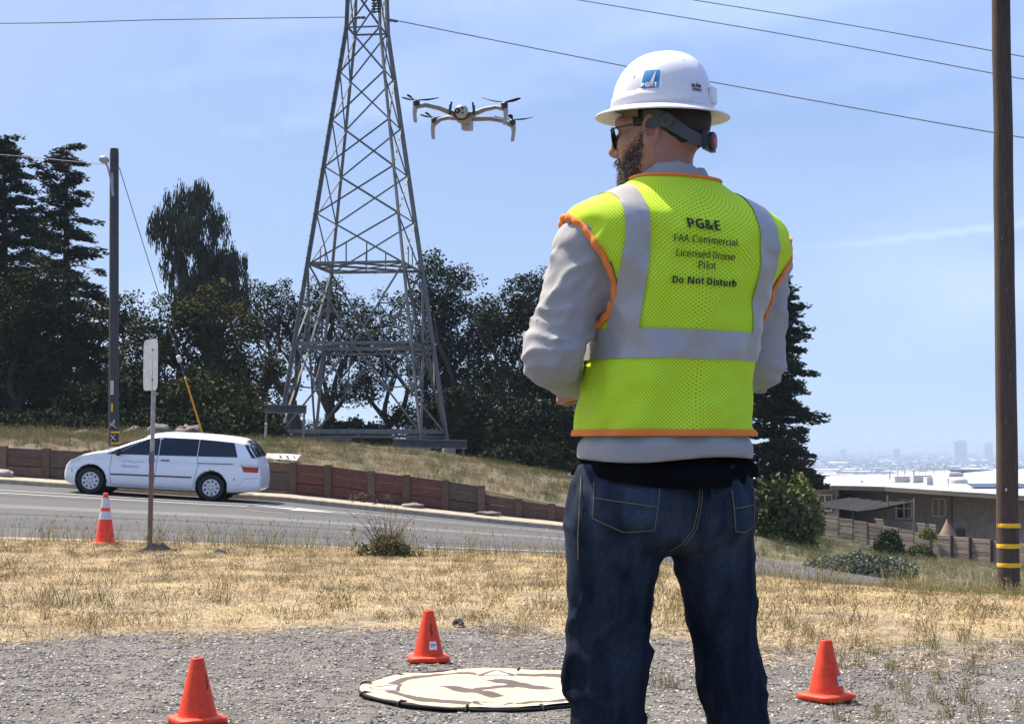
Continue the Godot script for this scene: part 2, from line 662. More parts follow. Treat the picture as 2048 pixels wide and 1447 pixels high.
func make_rows() -> void:
	for r in [
		[-40.0, [], 0.0], [9.0, [], 0.0],
		[27.0, [[-600, 1064], [0, 1078], [600, 1094], [1130, 1111], [1340, 1132], [1530, 1160], [1800, 1190], [2300, 1240], [3000, 1300]]],
		[46.0, [[-600, 922], [0, 967], [200, 980], [437, 995], [560, 1002], [822, 1029], [983, 1046], [1125, 1060], [1330, 1085], [1520, 1116], [1800, 1160], [2300, 1230], [3000, 1300]]],
		[47.46, [[-600, 912], [0, 956], [200, 969], [437, 985], [560, 992], [822, 1018], [983, 1035], [1125, 1049], [1330, 1078], [1520, 1108], [1800, 1150], [2300, 1215], [3000, 1285]]],
		[47.56, [[-600, 872], [0, 896], [300, 912], [540, 926], [800, 957], [960, 978], [1130, 1014], [1290, 1040], [1340, 1078], [1520, 1104], [1800, 1145], [2300, 1210], [3000, 1280]]],
		[60.0, [[-600, 864], [0, 872], [300, 877], [560, 887], [700, 899], [850, 917], [1000, 938], [1140, 964], [1350, 1012], [1540, 1078], [1750, 1118], [2048, 1150], [2700, 1200]]],
		[75.0, [[-600, 864], [0, 872], [565, 885], [700, 890], [845, 899], [1000, 925], [1140, 955], [1350, 1000], [1540, 1060], [1700, 1098], [2048, 1146], [2700, 1190]]],
		[90.0, [[-600, 866], [0, 876], [560, 884], [850, 905], [1100, 950], [1350, 1000], [1540, 1050], [1620, 1066], [1750, 1100], [2000, 1142], [2300, 1180], [2900, 1230]]],
		[110.0, [[-600, 880], [0, 888], [800, 912], [1100, 960], [1540, 1036], [1620, 1052], [2000, 1100], [2900, 1150]]],
		[140.0, [[-600, 915], [0, 925], [1000, 960], [1600, 1040], [2048, 1085], [2900, 1120]]],
		[300.0, [], -42.0], [900.0, [], -95.0], [2500.0, [], -100.0], [27000.0, [], -100.0]]:
		var xs := PackedFloat64Array()
		var hs := PackedFloat64Array()
		if r[1].is_empty():
			xs = PackedFloat64Array([-1000.0, 1000.0])
			hs = PackedFloat64Array([r[2], r[2]])
		for p in r[1]:
			var q := at(p[0], p[1], r[0])
			xs.push_back(q.x)
			hs.push_back(q.y)
		rows.push_back([r[0], xs, hs])


func ground_h(x: float, d: float) -> float:
	var k := 0
	while k < rows.size() - 2 and rows[k + 1][0] < d:
		k += 1
	var a: Array = rows[k]
	var b: Array = rows[k + 1]
	var t := clampf((d - a[0]) / (b[0] - a[0]), 0.0, 1.0)
	return lerpf(interp(a[1], a[2], x), interp(b[1], b[2], x), t)


func on_ground(px: float, d: float, lift := 0.0) -> Vector3:
	var x := (px - 1024.0) * d / F
	return Vector3(x, ground_h(x, d) + lift, -d)


# how far the gravel of the lot reaches before the dry grass begins
func gravel_edge(x: float, d: float) -> float:
	var px := 1024.0 + x * F / maxf(d, 4.0)
	var e := interp(PackedFloat64Array([-800, 0, 300, 600, 900, 1140, 1560, 2048, 2800]), PackedFloat64Array([8.6, 8.85, 8.95, 9.6, 9.8, 9.2, 8.5, 8.3, 8.2]), px)
	return e + soft.get_noise_2d(x * 0.9, d * 0.9) * 0.9 + soft.get_noise_2d(x * 4.0, d * 4.0) * 0.35


func build_ground() -> void:
	var ds := []
	var d := -14.0
	while d < 27.02:
		ds.push_back(d)
		d += 1.0 if d < 4.0 else 0.075 if d < 11.0 else 0.22
	ds[ds.size() - 1] = 27.03
	var mb := MB.new()
	var nu := 200
	var soil := Color(0.20, 0.185, 0.165)
	for dd in ds:
		var half := maxf(6.5, 0.5 * dd + 3.0)
		for a in nu + 1:
			var x := lerpf(-half, half, float(a) / nu)
			var h := ground_h(x, dd)
			if dd > 4.0:
				h += soft.get_noise_2d(x * 2.2, dd * 2.2) * 0.012 + soft.get_noise_2d(x * 9.0, dd * 9.0) * 0.005
				h += soft.get_noise_2d(x * 0.5, dd * 0.5) * 0.04 * smoothstep(9.0, 12.0, dd) * (1.0 - smoothstep(25.0, 27.0, dd))
			var s := smoothstep(-0.25, 0.35, dd - gravel_edge(x, dd))
			var n1 := soft.get_noise_2d(x * 1.3 + 40.0, dd * 1.3)
			var n2 := soft.get_noise_2d(x * 6.0, dd * 6.0 + 90.0)
			var gravel := Color(0.20, 0.182, 0.158) * (1.0 + 0.3 * n1 + 0.5 * n2)
			var straw := Color(0.52, 0.425, 0.265).lerp(Color(0.27, 0.215, 0.13), clampf(0.35 + n2 * 1.1 + n1 * 0.8, 0.0, 1.0))
			straw = straw.lerp(soil, clampf(n1 * 1.5 - 0.35, 0.0, 0.6))
			mb.color = gravel.lerp(straw, s)
			mb.color.a = 1.0
			mb.vert(Vector3(x, h, -dd))
	for b in ds.size() - 1:
		for a in nu:
			var p := b * (nu + 1) + a
			var q := p + nu + 1
			mb.tri(p, q, p + 1)
			mb.tri(p + 1, q, q + 1)
	structure(made("ground", mb, "ground"), "grey gravel lot running into dry straw coloured grass before the road", "ground")

	# the hill behind the road and the slope down to the houses
	mb = MB.new()
	ds = [46.05, 47.46, 47.56]
	d = 48.2
	while d < 118.0:
		ds.push_back(d)
		d += 0.5 if d < 64.0 else 1.5
	ds.append_array([120.0, 125.0, 132.0, 140.0, 155.0, 180.0, 220.0, 260.0, 300.0])
	nu = 220
	for dd in ds:
		var half: float = dd * 0.62
		for a in nu + 1:
			var x := lerpf(-half, half, float(a) / nu)
			var h := ground_h(x, dd)
			var n1 := soft.get_noise_2d(x * 0.35, dd * 0.35)
			var n2 := soft.get_noise_2d(x * 1.4, dd * 1.4)
			if dd < 47.5:
				h -= 0.03
			else:
				h += (n1 * 0.18 + n2 * 0.10) * smoothstep(47.7, 50.0, dd)
			var px: float = 1024.0 + x * F / dd
			var green := clampf(0.15 + n1 * 1.6 + n2 * 0.8 + 0.25 * smoothstep(1300.0, 1500.0, px), 0.0, 0.85)
			var c := Color(0.30, 0.235, 0.135).lerp(Color(0.105, 0.125, 0.045), green)
			c = c.lerp(Color(0.17, 0.135, 0.10), clampf(n2 * 1.8 - 0.3, 0.0, 0.8))
			mb.color = c
			mb.vert(Vector3(x, h, -dd))
	for b in ds.size() - 1:
		for a in nu:
			var p := b * (nu + 1) + a
			var q := p + nu + 1
			mb.tri(p, q, p + 1)
			mb.tri(p + 1, q, q + 1)
	structure(made("hill", mb, "hill"), "grassy hill with dry tan and green patches beyond the road", "hill")


func strip(mb: MB, x0: float, x1: float, d0a: float, d1a: float, d0b: float, d1b: float, lift: float, n := 40) -> void:
	# a sheet on the road from x0 to x1, between two depths at each end
	for k in n:
		var ta := float(k) / n
		var tb := float(k + 1) / n
		var xa := lerpf(x0, x1, ta)
		var xb := lerpf(x0, x1, tb)
		var a0 := lerpf(d0a, d0b, ta)
		var a1 := lerpf(d1a, d1b, ta)
		var b0 := lerpf(d0a, d0b, tb)
		var b1 := lerpf(d1a, d1b, tb)
		mb.quad(Vector3(xa, ground_h(xa, a0) + lift, -a0), Vector3(xb, ground_h(xb, b0) + lift, -b0), Vector3(xb, ground_h(xb, b1) + lift, -b1), Vector3(xa, ground_h(xa, a1) + lift, -a1))


func build_road() -> void:
	var mb := MB.new()
	mb.grid(160, 40, func(u: float, v: float) -> Vector3:
		var x := lerpf(-45.0, 45.0, u)
		var dd := lerpf(27.0, 46.1, v)
		return Vector3(x, ground_h(x, dd) + 0.0, -dd))
	structure(made("road", mb, "asphalt"), "grey asphalt road sloping down behind the dry grass", "road")
	# worn lanes: strips of newer and older asphalt
	for s in [[-30.0, 30.0, 30.2, 32.6, 30.4, 32.9, 0.07], [-30.0, 6.0, 36.0, 37.4, 36.1, 37.6, 0.15], [-30.0, 30.0, 40.6, 41.3, 40.6, 41.3, 0.075], [-18.0, -2.0, 34.2, 34.6, 34.0, 34.3, 0.06]]:
		var m := "asphalt_strip_%d" % int(s[6] * 1000)
		if not M.has(m):
			grain(mat(m, lin(s[6], s[6], s[6]), 0.9), ntex(0.03, 0.55, 1.0, 256, 5, int(s[6] * 1000)), Vector3(0.15, 0.15, 0.8))
		mb = MB.new()
		strip(mb, s[0], s[1], s[2], s[3], s[4], s[5], 0.004, 80)
		structure(made(numbered("asphalt_patch"), mb, m), "long strip of resurfaced asphalt along the road lane", "asphalt")
	var marks := [
		["lane_line", [-40.0, 1.5, 43.0, 43.14, 43.0, 43.14], "road_paint", "thin white parking lane line along the road"],
		["lane_line", [-40.0, -6.5, 41.75, 41.92, 41.75, 41.92], "road_paint", "broad white lane line beside the parked van"],
		["edge_line", [-1.4, 14.0, 28.4, 28.56, 28.4, 28.56], "road_paint", "white edge line beside the dry grass verge"],
		["centre_line", [-2.2, 20.0, 39.6, 39.72, 39.6, 39.72], "yellow_paint", "faded yellow centre line sloping downhill"],
		["centre_line", [-6.2, -5.3, 39.6, 39.75, 39.6, 39.75], "yellow_paint", "short worn stub of yellow centre line"]]
	for q in marks:
		mb = MB.new()
		var s: Array = q[1]
		strip(mb, s[0], s[1], s[2], s[3], s[4], s[5], 0.009, 90)
		structure(made(numbered(q[0]), mb, q[2]), q[3], "road marking")
	# the white arrow: a long shaft that widens into a head
	mb = MB.new()
	strip(mb, -6.4, -5.4, 42.30, 42.42, 42.0, 42.55, 0.009, 8)
	strip(mb, -5.4, -4.4, 41.6, 42.95, 42.28, 42.42, 0.009, 8)
	strip(mb, -4.4, -3.9, 42.28, 42.42, 42.28, 42.42, 0.009, 8)
	structure(made("lane_arrow", mb, "road_paint"), "white arrow painted on the far lane of the road", "road marking")
	# gutter beside the near verge
	mb = MB.new()
	strip(mb, -30.0, 12.0, 27.02, 27.5, 27.02, 27.5, 0.006, 80)
	structure(made("gutter", mb, "concrete"), "pale concrete gutter along the grassy verge", "gutter")
	# far kerb and walk
	mb = MB.new()
	var n := 110
	for k in n:
		var xa := lerpf(-34.0, 4.3, float(k) / n)
		var xb := lerpf(-34.0, 4.3, float(k + 1) / n)
		var ha := ground_h(xa, 46.0)
		var hb := ground_h(xb, 46.0)
		var p := func(x: float, h: float, up: float, dd: float) -> Vector3: return Vector3(x, h + up, -dd)
		mb.quad(p.call(xa, ha, -0.1, 45.98), p.call(xb, hb, -0.1, 45.98), p.call(xb, hb, 0.115, 46.0), p.call(xa, ha, 0.115, 46.0))
		mb.quad(p.call(xa, ha, 0.115, 46.0), p.call(xb, hb, 0.115, 46.0), p.call(xb, hb, 0.14, 46.03), p.call(xa, ha, 0.14, 46.03))
		mb.quad(p.call(xa, ha, 0.14, 46.03), p.call(xb, hb, 0.14, 46.03), p.call(xb, hb, 0.17, 47.4), p.call(xa, ha, 0.17, 47.4))
	structure(made("kerb", mb, "concrete"), "concrete kerb and walk below the timber retaining wall", "kerb")


func slab(mb: MB, a: Vector3, b: Vector3, c: Vector3, d: Vector3, thick: float) -> void:
	# a board with front corners a b c d (counter-clockwise seen from the camera's side), its edges eased, and a back
	var n := (b - a).cross(d - a).normalized()
	var e := 0.012
	var u := (b - a).normalized() * e
	var w := (d - a).normalized() * e
	var f := n * -e
	var back := n * -thick
	var o := [a + f, b + f, c + f, d + f]
	var i := [a + u + w, b - u + w, c - u - w, d + u - w]
	mb.quad(i[0], i[1], i[2], i[3])
	for k in 4:
		var l := (k + 1) % 4
		mb.quad(o[k], o[l], i[l], i[k])
		mb.quad(o[k] + back, o[l] + back, o[l], o[k])


func build_wall() -> void:
	var w := thing("retaining_wall", "low timber retaining wall of stacked planks and posts along the road", "retaining wall", Vector3.ZERO)
	var posts := [5, 91, 172, 255, 338, 420, 502, 585, 655, 742, 812, 890, 963, 1037, 1103, 1170, 1235, 1300]
	var tx := PackedFloat64Array([0, 540, 655, 742, 812, 890, 960, 966, 1035, 1100, 1300])
	var ty := PackedFloat64Array([893, 922, 931, 943, 951, 961, 972, 987, 998, 1008, 1040])
	var dd := 47.42
	for k in posts.size():
		var px: float = posts[k]
		var top := at(px, interp(tx, ty, px - 4.0) - 2.0, dd - 0.06)
		var lo := ground_h(top.x, 47.2) - 0.15
		var mb := MB.new()
		slab(mb, Vector3(top.x - 0.1, lo, top.z), Vector3(top.x + 0.1, lo, top.z), Vector3(top.x + 0.1, top.y, top.z), Vector3(top.x - 0.1, top.y, top.z), 0.16)
		mb.quad(top + Vector3(-0.1, -0.012, 0), top + Vector3(0.1, -0.012, 0), top + Vector3(0.1, -0.012, -0.16), top + Vector3(-0.1, -0.012, -0.16))
		made("post", mb, "wall_plank_%d" % (3 if k % 3 == 0 else 0), w)
		if k == posts.size() - 1:
			break
		var qx: float = posts[k + 1]
		var step := px >= 963
		var ta := at(px, interp(tx, ty, px + 4.0 if step else px), dd)
		var tb := at(qx, interp(tx, ty, qx - 4.0), dd)
		var ba := ground_h(ta.x, 47.2) - 0.12
		var bb := ground_h(tb.x, 47.2) - 0.12
		var n := 4 if not step else 3
		for r in n:
			var f0 := (r + 0.006) / n
			var f1 := (r + 1 - 0.03) / n
			var z := dd + rng.randf_range(-0.012, 0.02)
			mb = MB.new()
			var xa := ta.x + 0.03
			var xb := tb.x - 0.03
			var dy := rng.randf_range(-0.008, 0.008)
			slab(mb, Vector3(xa, lerpf(ba, ta.y, f0) + dy, -z), Vector3(xb, lerpf(bb, tb.y, f0) + dy, -z), Vector3(xb, lerpf(bb, tb.y, f1) + dy, -z), Vector3(xa, lerpf(ba, ta.y, f1) + dy, -z), 0.09)
			mb.quad(Vector3(xa, lerpf(ba, ta.y, f1) + dy - 0.012, -z), Vector3(xb, lerpf(bb, tb.y, f1) + dy - 0.012, -z), Vector3(xb, lerpf(bb, tb.y, f1) + dy - 0.012, -z - 0.09), Vector3(xa, lerpf(ba, ta.y, f1) + dy - 0.012, -z - 0.09))
			var kind: int = 1 if px > 560 and px < 880 else 0 if px >= 880 else [2, 3, 0, 2][(k + r) % 4]
			if rng.randf() < 0.15 and (px < 560 or px > 880):
				kind = 2
			made("plank", mb, "wall_plank_%d" % kind, w)


func build_far() -> void:
	var mb := MB.new()
	var ds := [298.0, 400.0, 600.0, 900.0, 1400.0, 2000.0, 2500.0]
	var d := 3200.0
	while d < 27000.0:
		ds.push_back(d)
		d *= 1.05
	ds.push_back(27000.0)
	var nu := 120
	for dd in ds:
		for a in nu + 1:
			var x: float = lerpf(-0.62, 0.62, float(a) / nu) * dd
			var n1 := soft.get_noise_2d(x * 0.004, dd * 0.002)
			var n2 := soft.get_noise_2d(x * 0.02, dd * 0.01)
			mb.color = Color(0.10, 0.12, 0.075).lerp(Color(0.23, 0.22, 0.19), clampf(0.4 + n1 + n2, 0.0, 1.0))
			mb.vert(Vector3(x, ground_h(x, dd) - (0.5 if dd < 301.0 else 0.0), -dd))
	for b in ds.size() - 1:
		for a in nu:
			var p := b * (nu + 1) + a
			var q := p + nu + 1
			mb.tri(p, q, p + 1)
			mb.tri(p + 1, q, q + 1)
	structure(made("plain", mb, "tinted"), "wide hazy city plain far below the hill", "plain")
	# the city seen as one mass: roofs and tree crowns
	var unit := MB.new()
	unit.box(Vector3(0, 0.5, 0), Vector3(1, 1, 1))
	unit.quad(Vector3(-0.55, 1.0, 0.55), Vector3(0.55, 1.0, 0.55), Vector3(0.55, 1.25, 0), Vector3(-0.55, 1.25, 0))
	unit.quad(Vector3(0.55, 1.0, -0.55), Vector3(-0.55, 1.0, -0.55), Vector3(-0.55, 1.25, 0), Vector3(0.55, 1.25, 0))
	var xfs := []
	var cols := []
	for k in 5200:
		var dd := 1.0 / lerpf(1.0 / 3200.0, 1.0 / 24000.0, rng.randf())
		var x := (rng.randf_range(1250.0, 2500.0) - 1024.0) * dd / F
		var g := clampf(dd / 7000.0, 0.8, 2.4)
		var big := rng.randf() < 0.10
		var s := Vector3(rng.randf_range(9, 18), rng.randf_range(5, 9), rng.randf_range(9, 16)) * g
		if big:
			s = Vector3(rng.randf_range(40, 110), rng.randf_range(8, 16), rng.randf_range(30, 60))
		xfs.push_back(Transform3D(Basis(Vector3.UP, rng.randf() * 0.6).scaled_local(s), Vector3(x, -100.5, -dd)))
		var v := rng.randf_range(0.25, 0.75) if rng.randf() < 0.7 else rng.randf_range(0.7, 0.85)
		cols.push_back(Color(v, v * rng.randf_range(0.88, 1.0), v * rng.randf_range(0.78, 1.0)))
	var o := scatter("city_houses", unit.mesh(M["stone"]), xfs, cols)
	tag(o, "hazy spread of small pale houses across the far plain", "city", "", "stuff")
	var blob := clump_mesh(16, 0.55, 1.0, 77)
	xfs = []
	cols = []
	for k in 7000:
		var dd := 1.0 / lerpf(1.0 / 3000.0, 1.0 / 20000.0, rng.randf())
		var x := (rng.randf_range(1250.0, 2500.0) - 1024.0) * dd / F
		var s := rng.randf_range(7, 15) * clampf(dd / 6000.0, 0.9, 2.4)
		xfs.push_back(Transform3D(Basis(Vector3.UP, rng.randf() * 6.0).scaled_local(Vector3(s * 1.3, s, s)), Vector3(x, -100 + s * 0.5, -dd)))
		var v := rng.randf_range(0.6, 1.2)
		cols.push_back(Color(0.05 * v, 0.065 * v, 0.035 * v))
	o = scatter("city_trees", blob, xfs, cols)
	tag(o, "hazy dark green tree cover between the far houses", "trees", "", "stuff")
	for q in [[1919.0, 882.0, 25.0, 26.0, 9000.0, "broad hazy tower block rising above the far city"], [1975.0, 887.0, 16.0, 20.0, 9500.0, "narrow hazy tower block beside the broad one in the far city"], [1792.0, 898.0, 14.0, 12.0, 9800.0, "low pale office block on the far city skyline"], [1686.0, 899.0, 12.0, 9.0, 11000.0, "small pale block low on the hazy skyline"]]:
		var s: float = q[4] / F
		var b := thing("tower_block", q[5], "building", Vector3((q[0] - 1024.0) * s, -100.0, -q[4]), "tower blocks of the far city")
		var top := at(q[0], q[1], q[4]).y + 100.0
		var wd: float = q[2] * s
		var m := MB.new()
		m.box(Vector3(0, top / 2, 0), Vector3(wd, top, wd * 0.7))
		put("wall", m.mesh(M["concrete"]), b)
		m = MB.new()
		m.box(Vector3(wd * 0.1, top + 3.0, 0), Vector3(wd * 0.5, 6.0, wd * 0.4))
		put("roof_house", m.mesh(M["concrete"]), b)
		for f in 6:
			m = MB.new()
			m.box(Vector3(0, top * (0.35 + 0.1 * f), wd * 0.35 + 0.1), Vector3(wd * 0.92, top * 0.04, 0.5))
			put("window_band", m.mesh(M["house_glass"]), b)


# ------------------------------------------------------------------ trees
func clump_mesh(leaves: int, leaf: float, radius: float, seed_: int, hang := 0.0, flat := 1.0, m := "leaf") -> ArrayMesh:
	var r := RandomNumberGenerator.new()
	r.seed = seed_
	var mb := MB.new()
	for k in leaves:
		var p := Vector3(r.randfn(), r.randfn(), r.randfn()).normalized() * radius * pow(r.randf(), 0.45)
		p.y *= flat
		var a := Vector3(r.randfn(), r.randfn() * (1.0 - hang), r.randfn()).normalized()
		var along := a.lerp(Vector3(0, -1, 0), hang).normalized()
		var side := along.cross(Vector3(r.randfn(), r.randfn(), r.randfn())).normalized()
		var l := leaf * r.randf_range(0.6, 1.3)
		var w := l * (0.22 if hang > 0.4 else 0.42)
		var v := r.randf_range(0.7, 1.25)
		mb.color = Color(v, v, v * 0.9)
		var n := along.cross(side) * l * 0.12
		mb.quad(p, p + along * l * 0.5 + side * w + n, p + along * l, p + along * l * 0.5 - side * w + n)
	return mb.mesh(M[m])


func limb(mb: MB, a: Vector3, b: Vector3, ra: float, rb: float, r: RandomNumberGenerator, bend := 0.12, n := 5) -> void:
	var pts := []
	var rad := []
	var l := a.distance_to(b)
	var off := Vector3(r.randfn(), r.randfn() * 0.5, r.randfn()) * l * bend
	var off2 := Vector3(r.randfn(), r.randfn() * 0.5, r.randfn()) * l * bend * 0.5
	for k in n + 1:
		var t := float(k) / n
		pts.push_back(a.lerp(b, t) + off * sin(t * PI) + off2 * sin(t * TAU))
		rad.push_back(lerpf(ra, rb, t))
	mb.tube(pts, rad, 7, true)


# lobes: [centre px, centre py, half width px, half height px]; all at depth d, spread a little in depth
func oak(label: String, base_px: float, d: float, lobes: Array, amount: float, tint: Color, seed_: int, called := "oak_tree", size := 1.0) -> void:
	var r := RandomNumberGenerator.new()
	r.seed = seed_
	var base := on_ground(base_px, d, -0.25)
	var t := thing(called, label, "tree", base, "trees on the hill behind the road")
	var mb := MB.new()
	var s := d / F
	var fork := Vector3(0, 0, 0)
	var cy := 0.0
	for l in lobes:
		cy += at(l[0], l[1], d).y / lobes.size()
	fork = Vector3(r.randf_range(-0.3, 0.3), maxf(1.0, (cy - base.y) * 0.38), r.randf_range(-0.3, 0.3))
	var tr := clampf((cy - base.y) * 0.05, 0.14, 0.42)
	limb(mb, Vector3.ZERO, fork, tr * 1.25, tr, r, 0.06, 6)
	var xfs := []
	var cols := []
	var cl := 0.52 * size
	for l in lobes:
		var c := at(l[0], l[1], d) - base
		c.z += r.randf_range(-1.0, 1.0) * l[2] * s * 0.45
		var rad := Vector3(l[2] * s, l[3] * s, l[2] * s * 0.9)
		limb(mb, fork, c - Vector3(0, rad.y * 0.25, 0), tr * 0.7, 0.06, r, 0.10, 6)
		for k in 9:
			var e := c + Vector3(r.randfn(), r.randfn(), r.randfn()).normalized() * rad * 0.85
			limb(mb, fork.lerp(c, r.randf_range(0.45, 0.95)), e, 0.07, 0.015, r, 0.12, 4)
		var n := int(2.7 * amount * (rad.x * rad.y + rad.x * rad.z + rad.y * rad.z) / (cl * cl))
		var freq := 1.6 / maxf(rad.x, 1.0)
		for k in n:
			var dir := Vector3(r.randfn(), r.randfn(), r.randfn()).normalized()
			var bump := 1.0 + 0.34 * soft.get_noise_3dv((c + dir * rad) * 0.55 + base) + 0.16 * soft.get_noise_3dv((c + dir * rad) * 1.7)
			var q := pow(r.randf(), 0.38) * bump
			var p := c + dir * rad * q
			if soft.get_noise_3dv(p * (0.5 + freq * 0.2) + base * 1.3) < -0.27 and q > 0.4:
				continue
			if p.y < 0.15:
				continue
			var k2 := r.randf_range(0.7, 1.35) * cl
			xfs.push_back(Transform3D(Basis(Vector3(r.randfn(), r.randfn(), r.randfn()).normalized(), r.randf() * TAU).scaled(Vector3(k2, k2 * 0.8, k2)), p))
			var v := r.randf_range(0.75, 1.3)
			var g := r.randf_range(-0.2, 0.2) + 0.35 * soft.get_noise_3dv(p * 0.35)
			cols.push_back(Color(tint.r * v * (1.0 + g), tint.g * v, tint.b * v * (1.0 - g)))
	made("trunk", mb, "bark", t)
	scatter("crown", M["clump_oak"], xfs, cols, t).set_meta("kind", "stuff")


# top and base by pixel, half width at the widest by pixel; sprays on drooping branches
func conifer(label: String, px: float, top_py: float, d: float, half: float, tint: Color, seed_: int, bare := 0.0, thin := 1.0, lean := 0.0) -> void:
	var r := RandomNumberGenerator.new()
	r.seed = seed_
	var base := on_ground(px, d, -0.25)
	var t := thing("conifer_tree", label, "tree", base, "trees on the hill behind the road")
	var top := at(px + lean, top_py, d) - base
	var h := top.y
	var rad := half * d / F
	var mb := MB.new()
	mb.tube([Vector3.ZERO, top * 0.3, top * 0.65, top * 0.9, top], [h * 0.022, h * 0.018, h * 0.011, h * 0.005, 0.015], 9)
	var xfs := []
	var cols := []
	var n := int(h * 5.6 * thin)
	for k in n:
		var f := lerpf(0.06 + bare * 0.5, 0.985, pow((k + r.randf()) / n, 0.9))
		var a := k * 2.39996 + r.randf_range(-0.4, 0.4)
		var reach := rad * (0.22 + 0.78 * pow(1.0 - f, 0.72)) * r.randf_range(0.55, 1.12)
		reach *= smoothstep(-0.02, 0.25, f) * 0.35 + 0.65
		if f > 0.93:
			reach *= 0.75
		var dir := Vector3(cos(a), 0, sin(a))
		var start := top * f
		var rise := lerpf(-0.22, 0.45, f) + r.randf_range(-0.15, 0.15)
		var pts := []
		var radii := []
		var segs := 5
		for q in segs + 1:
			var u := float(q) / segs
			pts.push_back(start + dir * reach * u + Vector3(0, reach * (rise * u + 0.16 * sin(u * 5.0 + a) * u - 0.10 * u * u), 0) + Vector3(r.randfn(), r.randfn(), r.randfn()) * 0.03 * reach)
			radii.push_back(lerpf(0.012 * reach + 0.02, 0.008, u))
		mb.tube(pts, radii, 5, false)
		var m := int(reach / 0.15) + 4
		for q in m:
			var u := lerpf(0.12 + bare, 1.03, (q + r.randf()) / m)
			if u > 1.0:
				u = 1.0
			var w := int(u * segs * 0.999)
			var p: Vector3 = pts[w].lerp(pts[mini(w + 1, segs)], u * segs - w)
			p += Vector3(r.randfn() * 0.17, r.randfn() * 0.07, r.randfn() * 0.17) * clampf(reach * 0.5, 0.4, 1.5) * (0.4 + u)
			if soft.get_noise_3dv(p * 0.8 + base) < -0.30:
				continue
			var k2 := r.randf_range(0.26, 0.50)
			xfs.push_back(Transform3D(Basis(Vector3.UP, -a + r.randf_range(-0.6, 0.6)) * Basis(Vector3.BACK, r.randf_range(-0.35, 0.35)).scaled(Vector3(k2 * 1.35, k2 * 0.62, k2)), p))
			var v := r.randf_range(0.75, 1.3)
			cols.push_back(Color(tint.r * v, tint.g * v, tint.b * v))
	made("trunk", mb, "bark", t)
	scatter("crown", M["clump_needle"], xfs, cols, t).set_meta("kind", "stuff")


func eucalyptus(label: String, px: float, d: float, lobes: Array, seed_: int) -> void:
	var r := RandomNumberGenerator.new()
	r.seed = seed_
	var base := on_ground(px, d, -0.25)
	var t := thing("eucalyptus_tree", label, "tree", base, "trees on the hill behind the road")
	var mb := MB.new()
	var s := d / F
	var xfs := []
	var cols := []
	var fork := Vector3(0, 4.5, 0)
	limb(mb, Vector3.ZERO, fork, 0.34, 0.26, r, 0.03, 5)
	for l in lobes:
		var c := at(l[0], l[1], d) - base
		c.z += r.randf_range(-1.2, 1.2)
		var rad := Vector3(l[2] * s, l[3] * s, l[2] * s)
		limb(mb, fork, c + Vector3(0, rad.y * 0.5, 0), 0.16, 0.03, r, 0.05, 6)
		for k in int(95.0 * (rad.x * rad.y + rad.x * rad.x)):
			var dir := Vector3(r.randfn(), r.randfn(), r.randfn()).normalized()
			var p := c + dir * rad * pow(r.randf(), 0.5) * (1.0 + 0.4 * soft.get_noise_3dv(c + dir * 2.0))
			if soft.get_noise_3dv(Vector3(p.x * 1.3, p.y * 0.45, p.z * 1.3) + base) < 0.03:
				continue
			if k % 7 == 0:
				limb(mb, c + Vector3(0, rad.y * 0.3, 0), p, 0.03, 0.008, r, 0.1, 4)
			var k2 := r.randf_range(0.26, 0.5)
			xfs.push_back(Transform3D(Basis(Vector3.UP, r.randf() * TAU).scaled(Vector3(k2 * 0.7, k2 * 1.5, k2 * 0.7)), p))
			var v := r.randf_range(0.7, 1.35)
			cols.push_back(Color(0.065 * v, 0.072 * v, 0.045 * v))
	made("trunk", mb, "bark", t)
	scatter("crown", M["clump_hang"], xfs, cols, t).set_meta("kind", "stuff")


func shrub(called: String, label: String, px: float, d: float, wide: float, high: float, tint: Color, n: int, seed_: int, group := "", kind := "clump_small", lift := 0.0) -> void:
	var r := RandomNumberGenerator.new()
	r.seed = seed_
	var base := on_ground(px, d, lift - 0.05)
	var t := thing(called, label, "shrub", base, group)
	var mb := MB.new()
	var xfs := []
	var cols := []
	for k in n:
		var a := r.randf() * TAU
		var q := sqrt(r.randf())
		var top := high * sqrt(maxf(0.0, 1.0 - q * q * 0.92)) * (1.0 + 0.35 * soft.get_noise_2d(cos(a) * q * 3.0 + px, sin(a) * q * 3.0))
		var p := Vector3(cos(a) * q * wide, top * pow(r.randf(), 0.5), sin(a) * q * wide * 0.8)
		if k % 9 == 0:
			limb(mb, Vector3(p.x * 0.12, 0, p.z * 0.12), p, 0.02 * high + 0.008, 0.004, r, 0.1, 4)
		var k2 := r.randf_range(0.6, 1.3) * clampf(high * 0.22, 0.08, 0.32)
		xfs.push_back(Transform3D(Basis(Vector3(r.randfn(), r.randfn(), r.randfn()).normalized(), r.randf() * TAU).scaled(Vector3(k2, k2, k2)), p))
		var v := r.randf_range(0.7, 1.35)
		cols.push_back(Color(tint.r * v, tint.g * v, tint.b * v))
	made("stem", mb, "bark", t)
	scatter("foliage", M[kind], xfs, cols, t).set_meta("kind", "stuff")


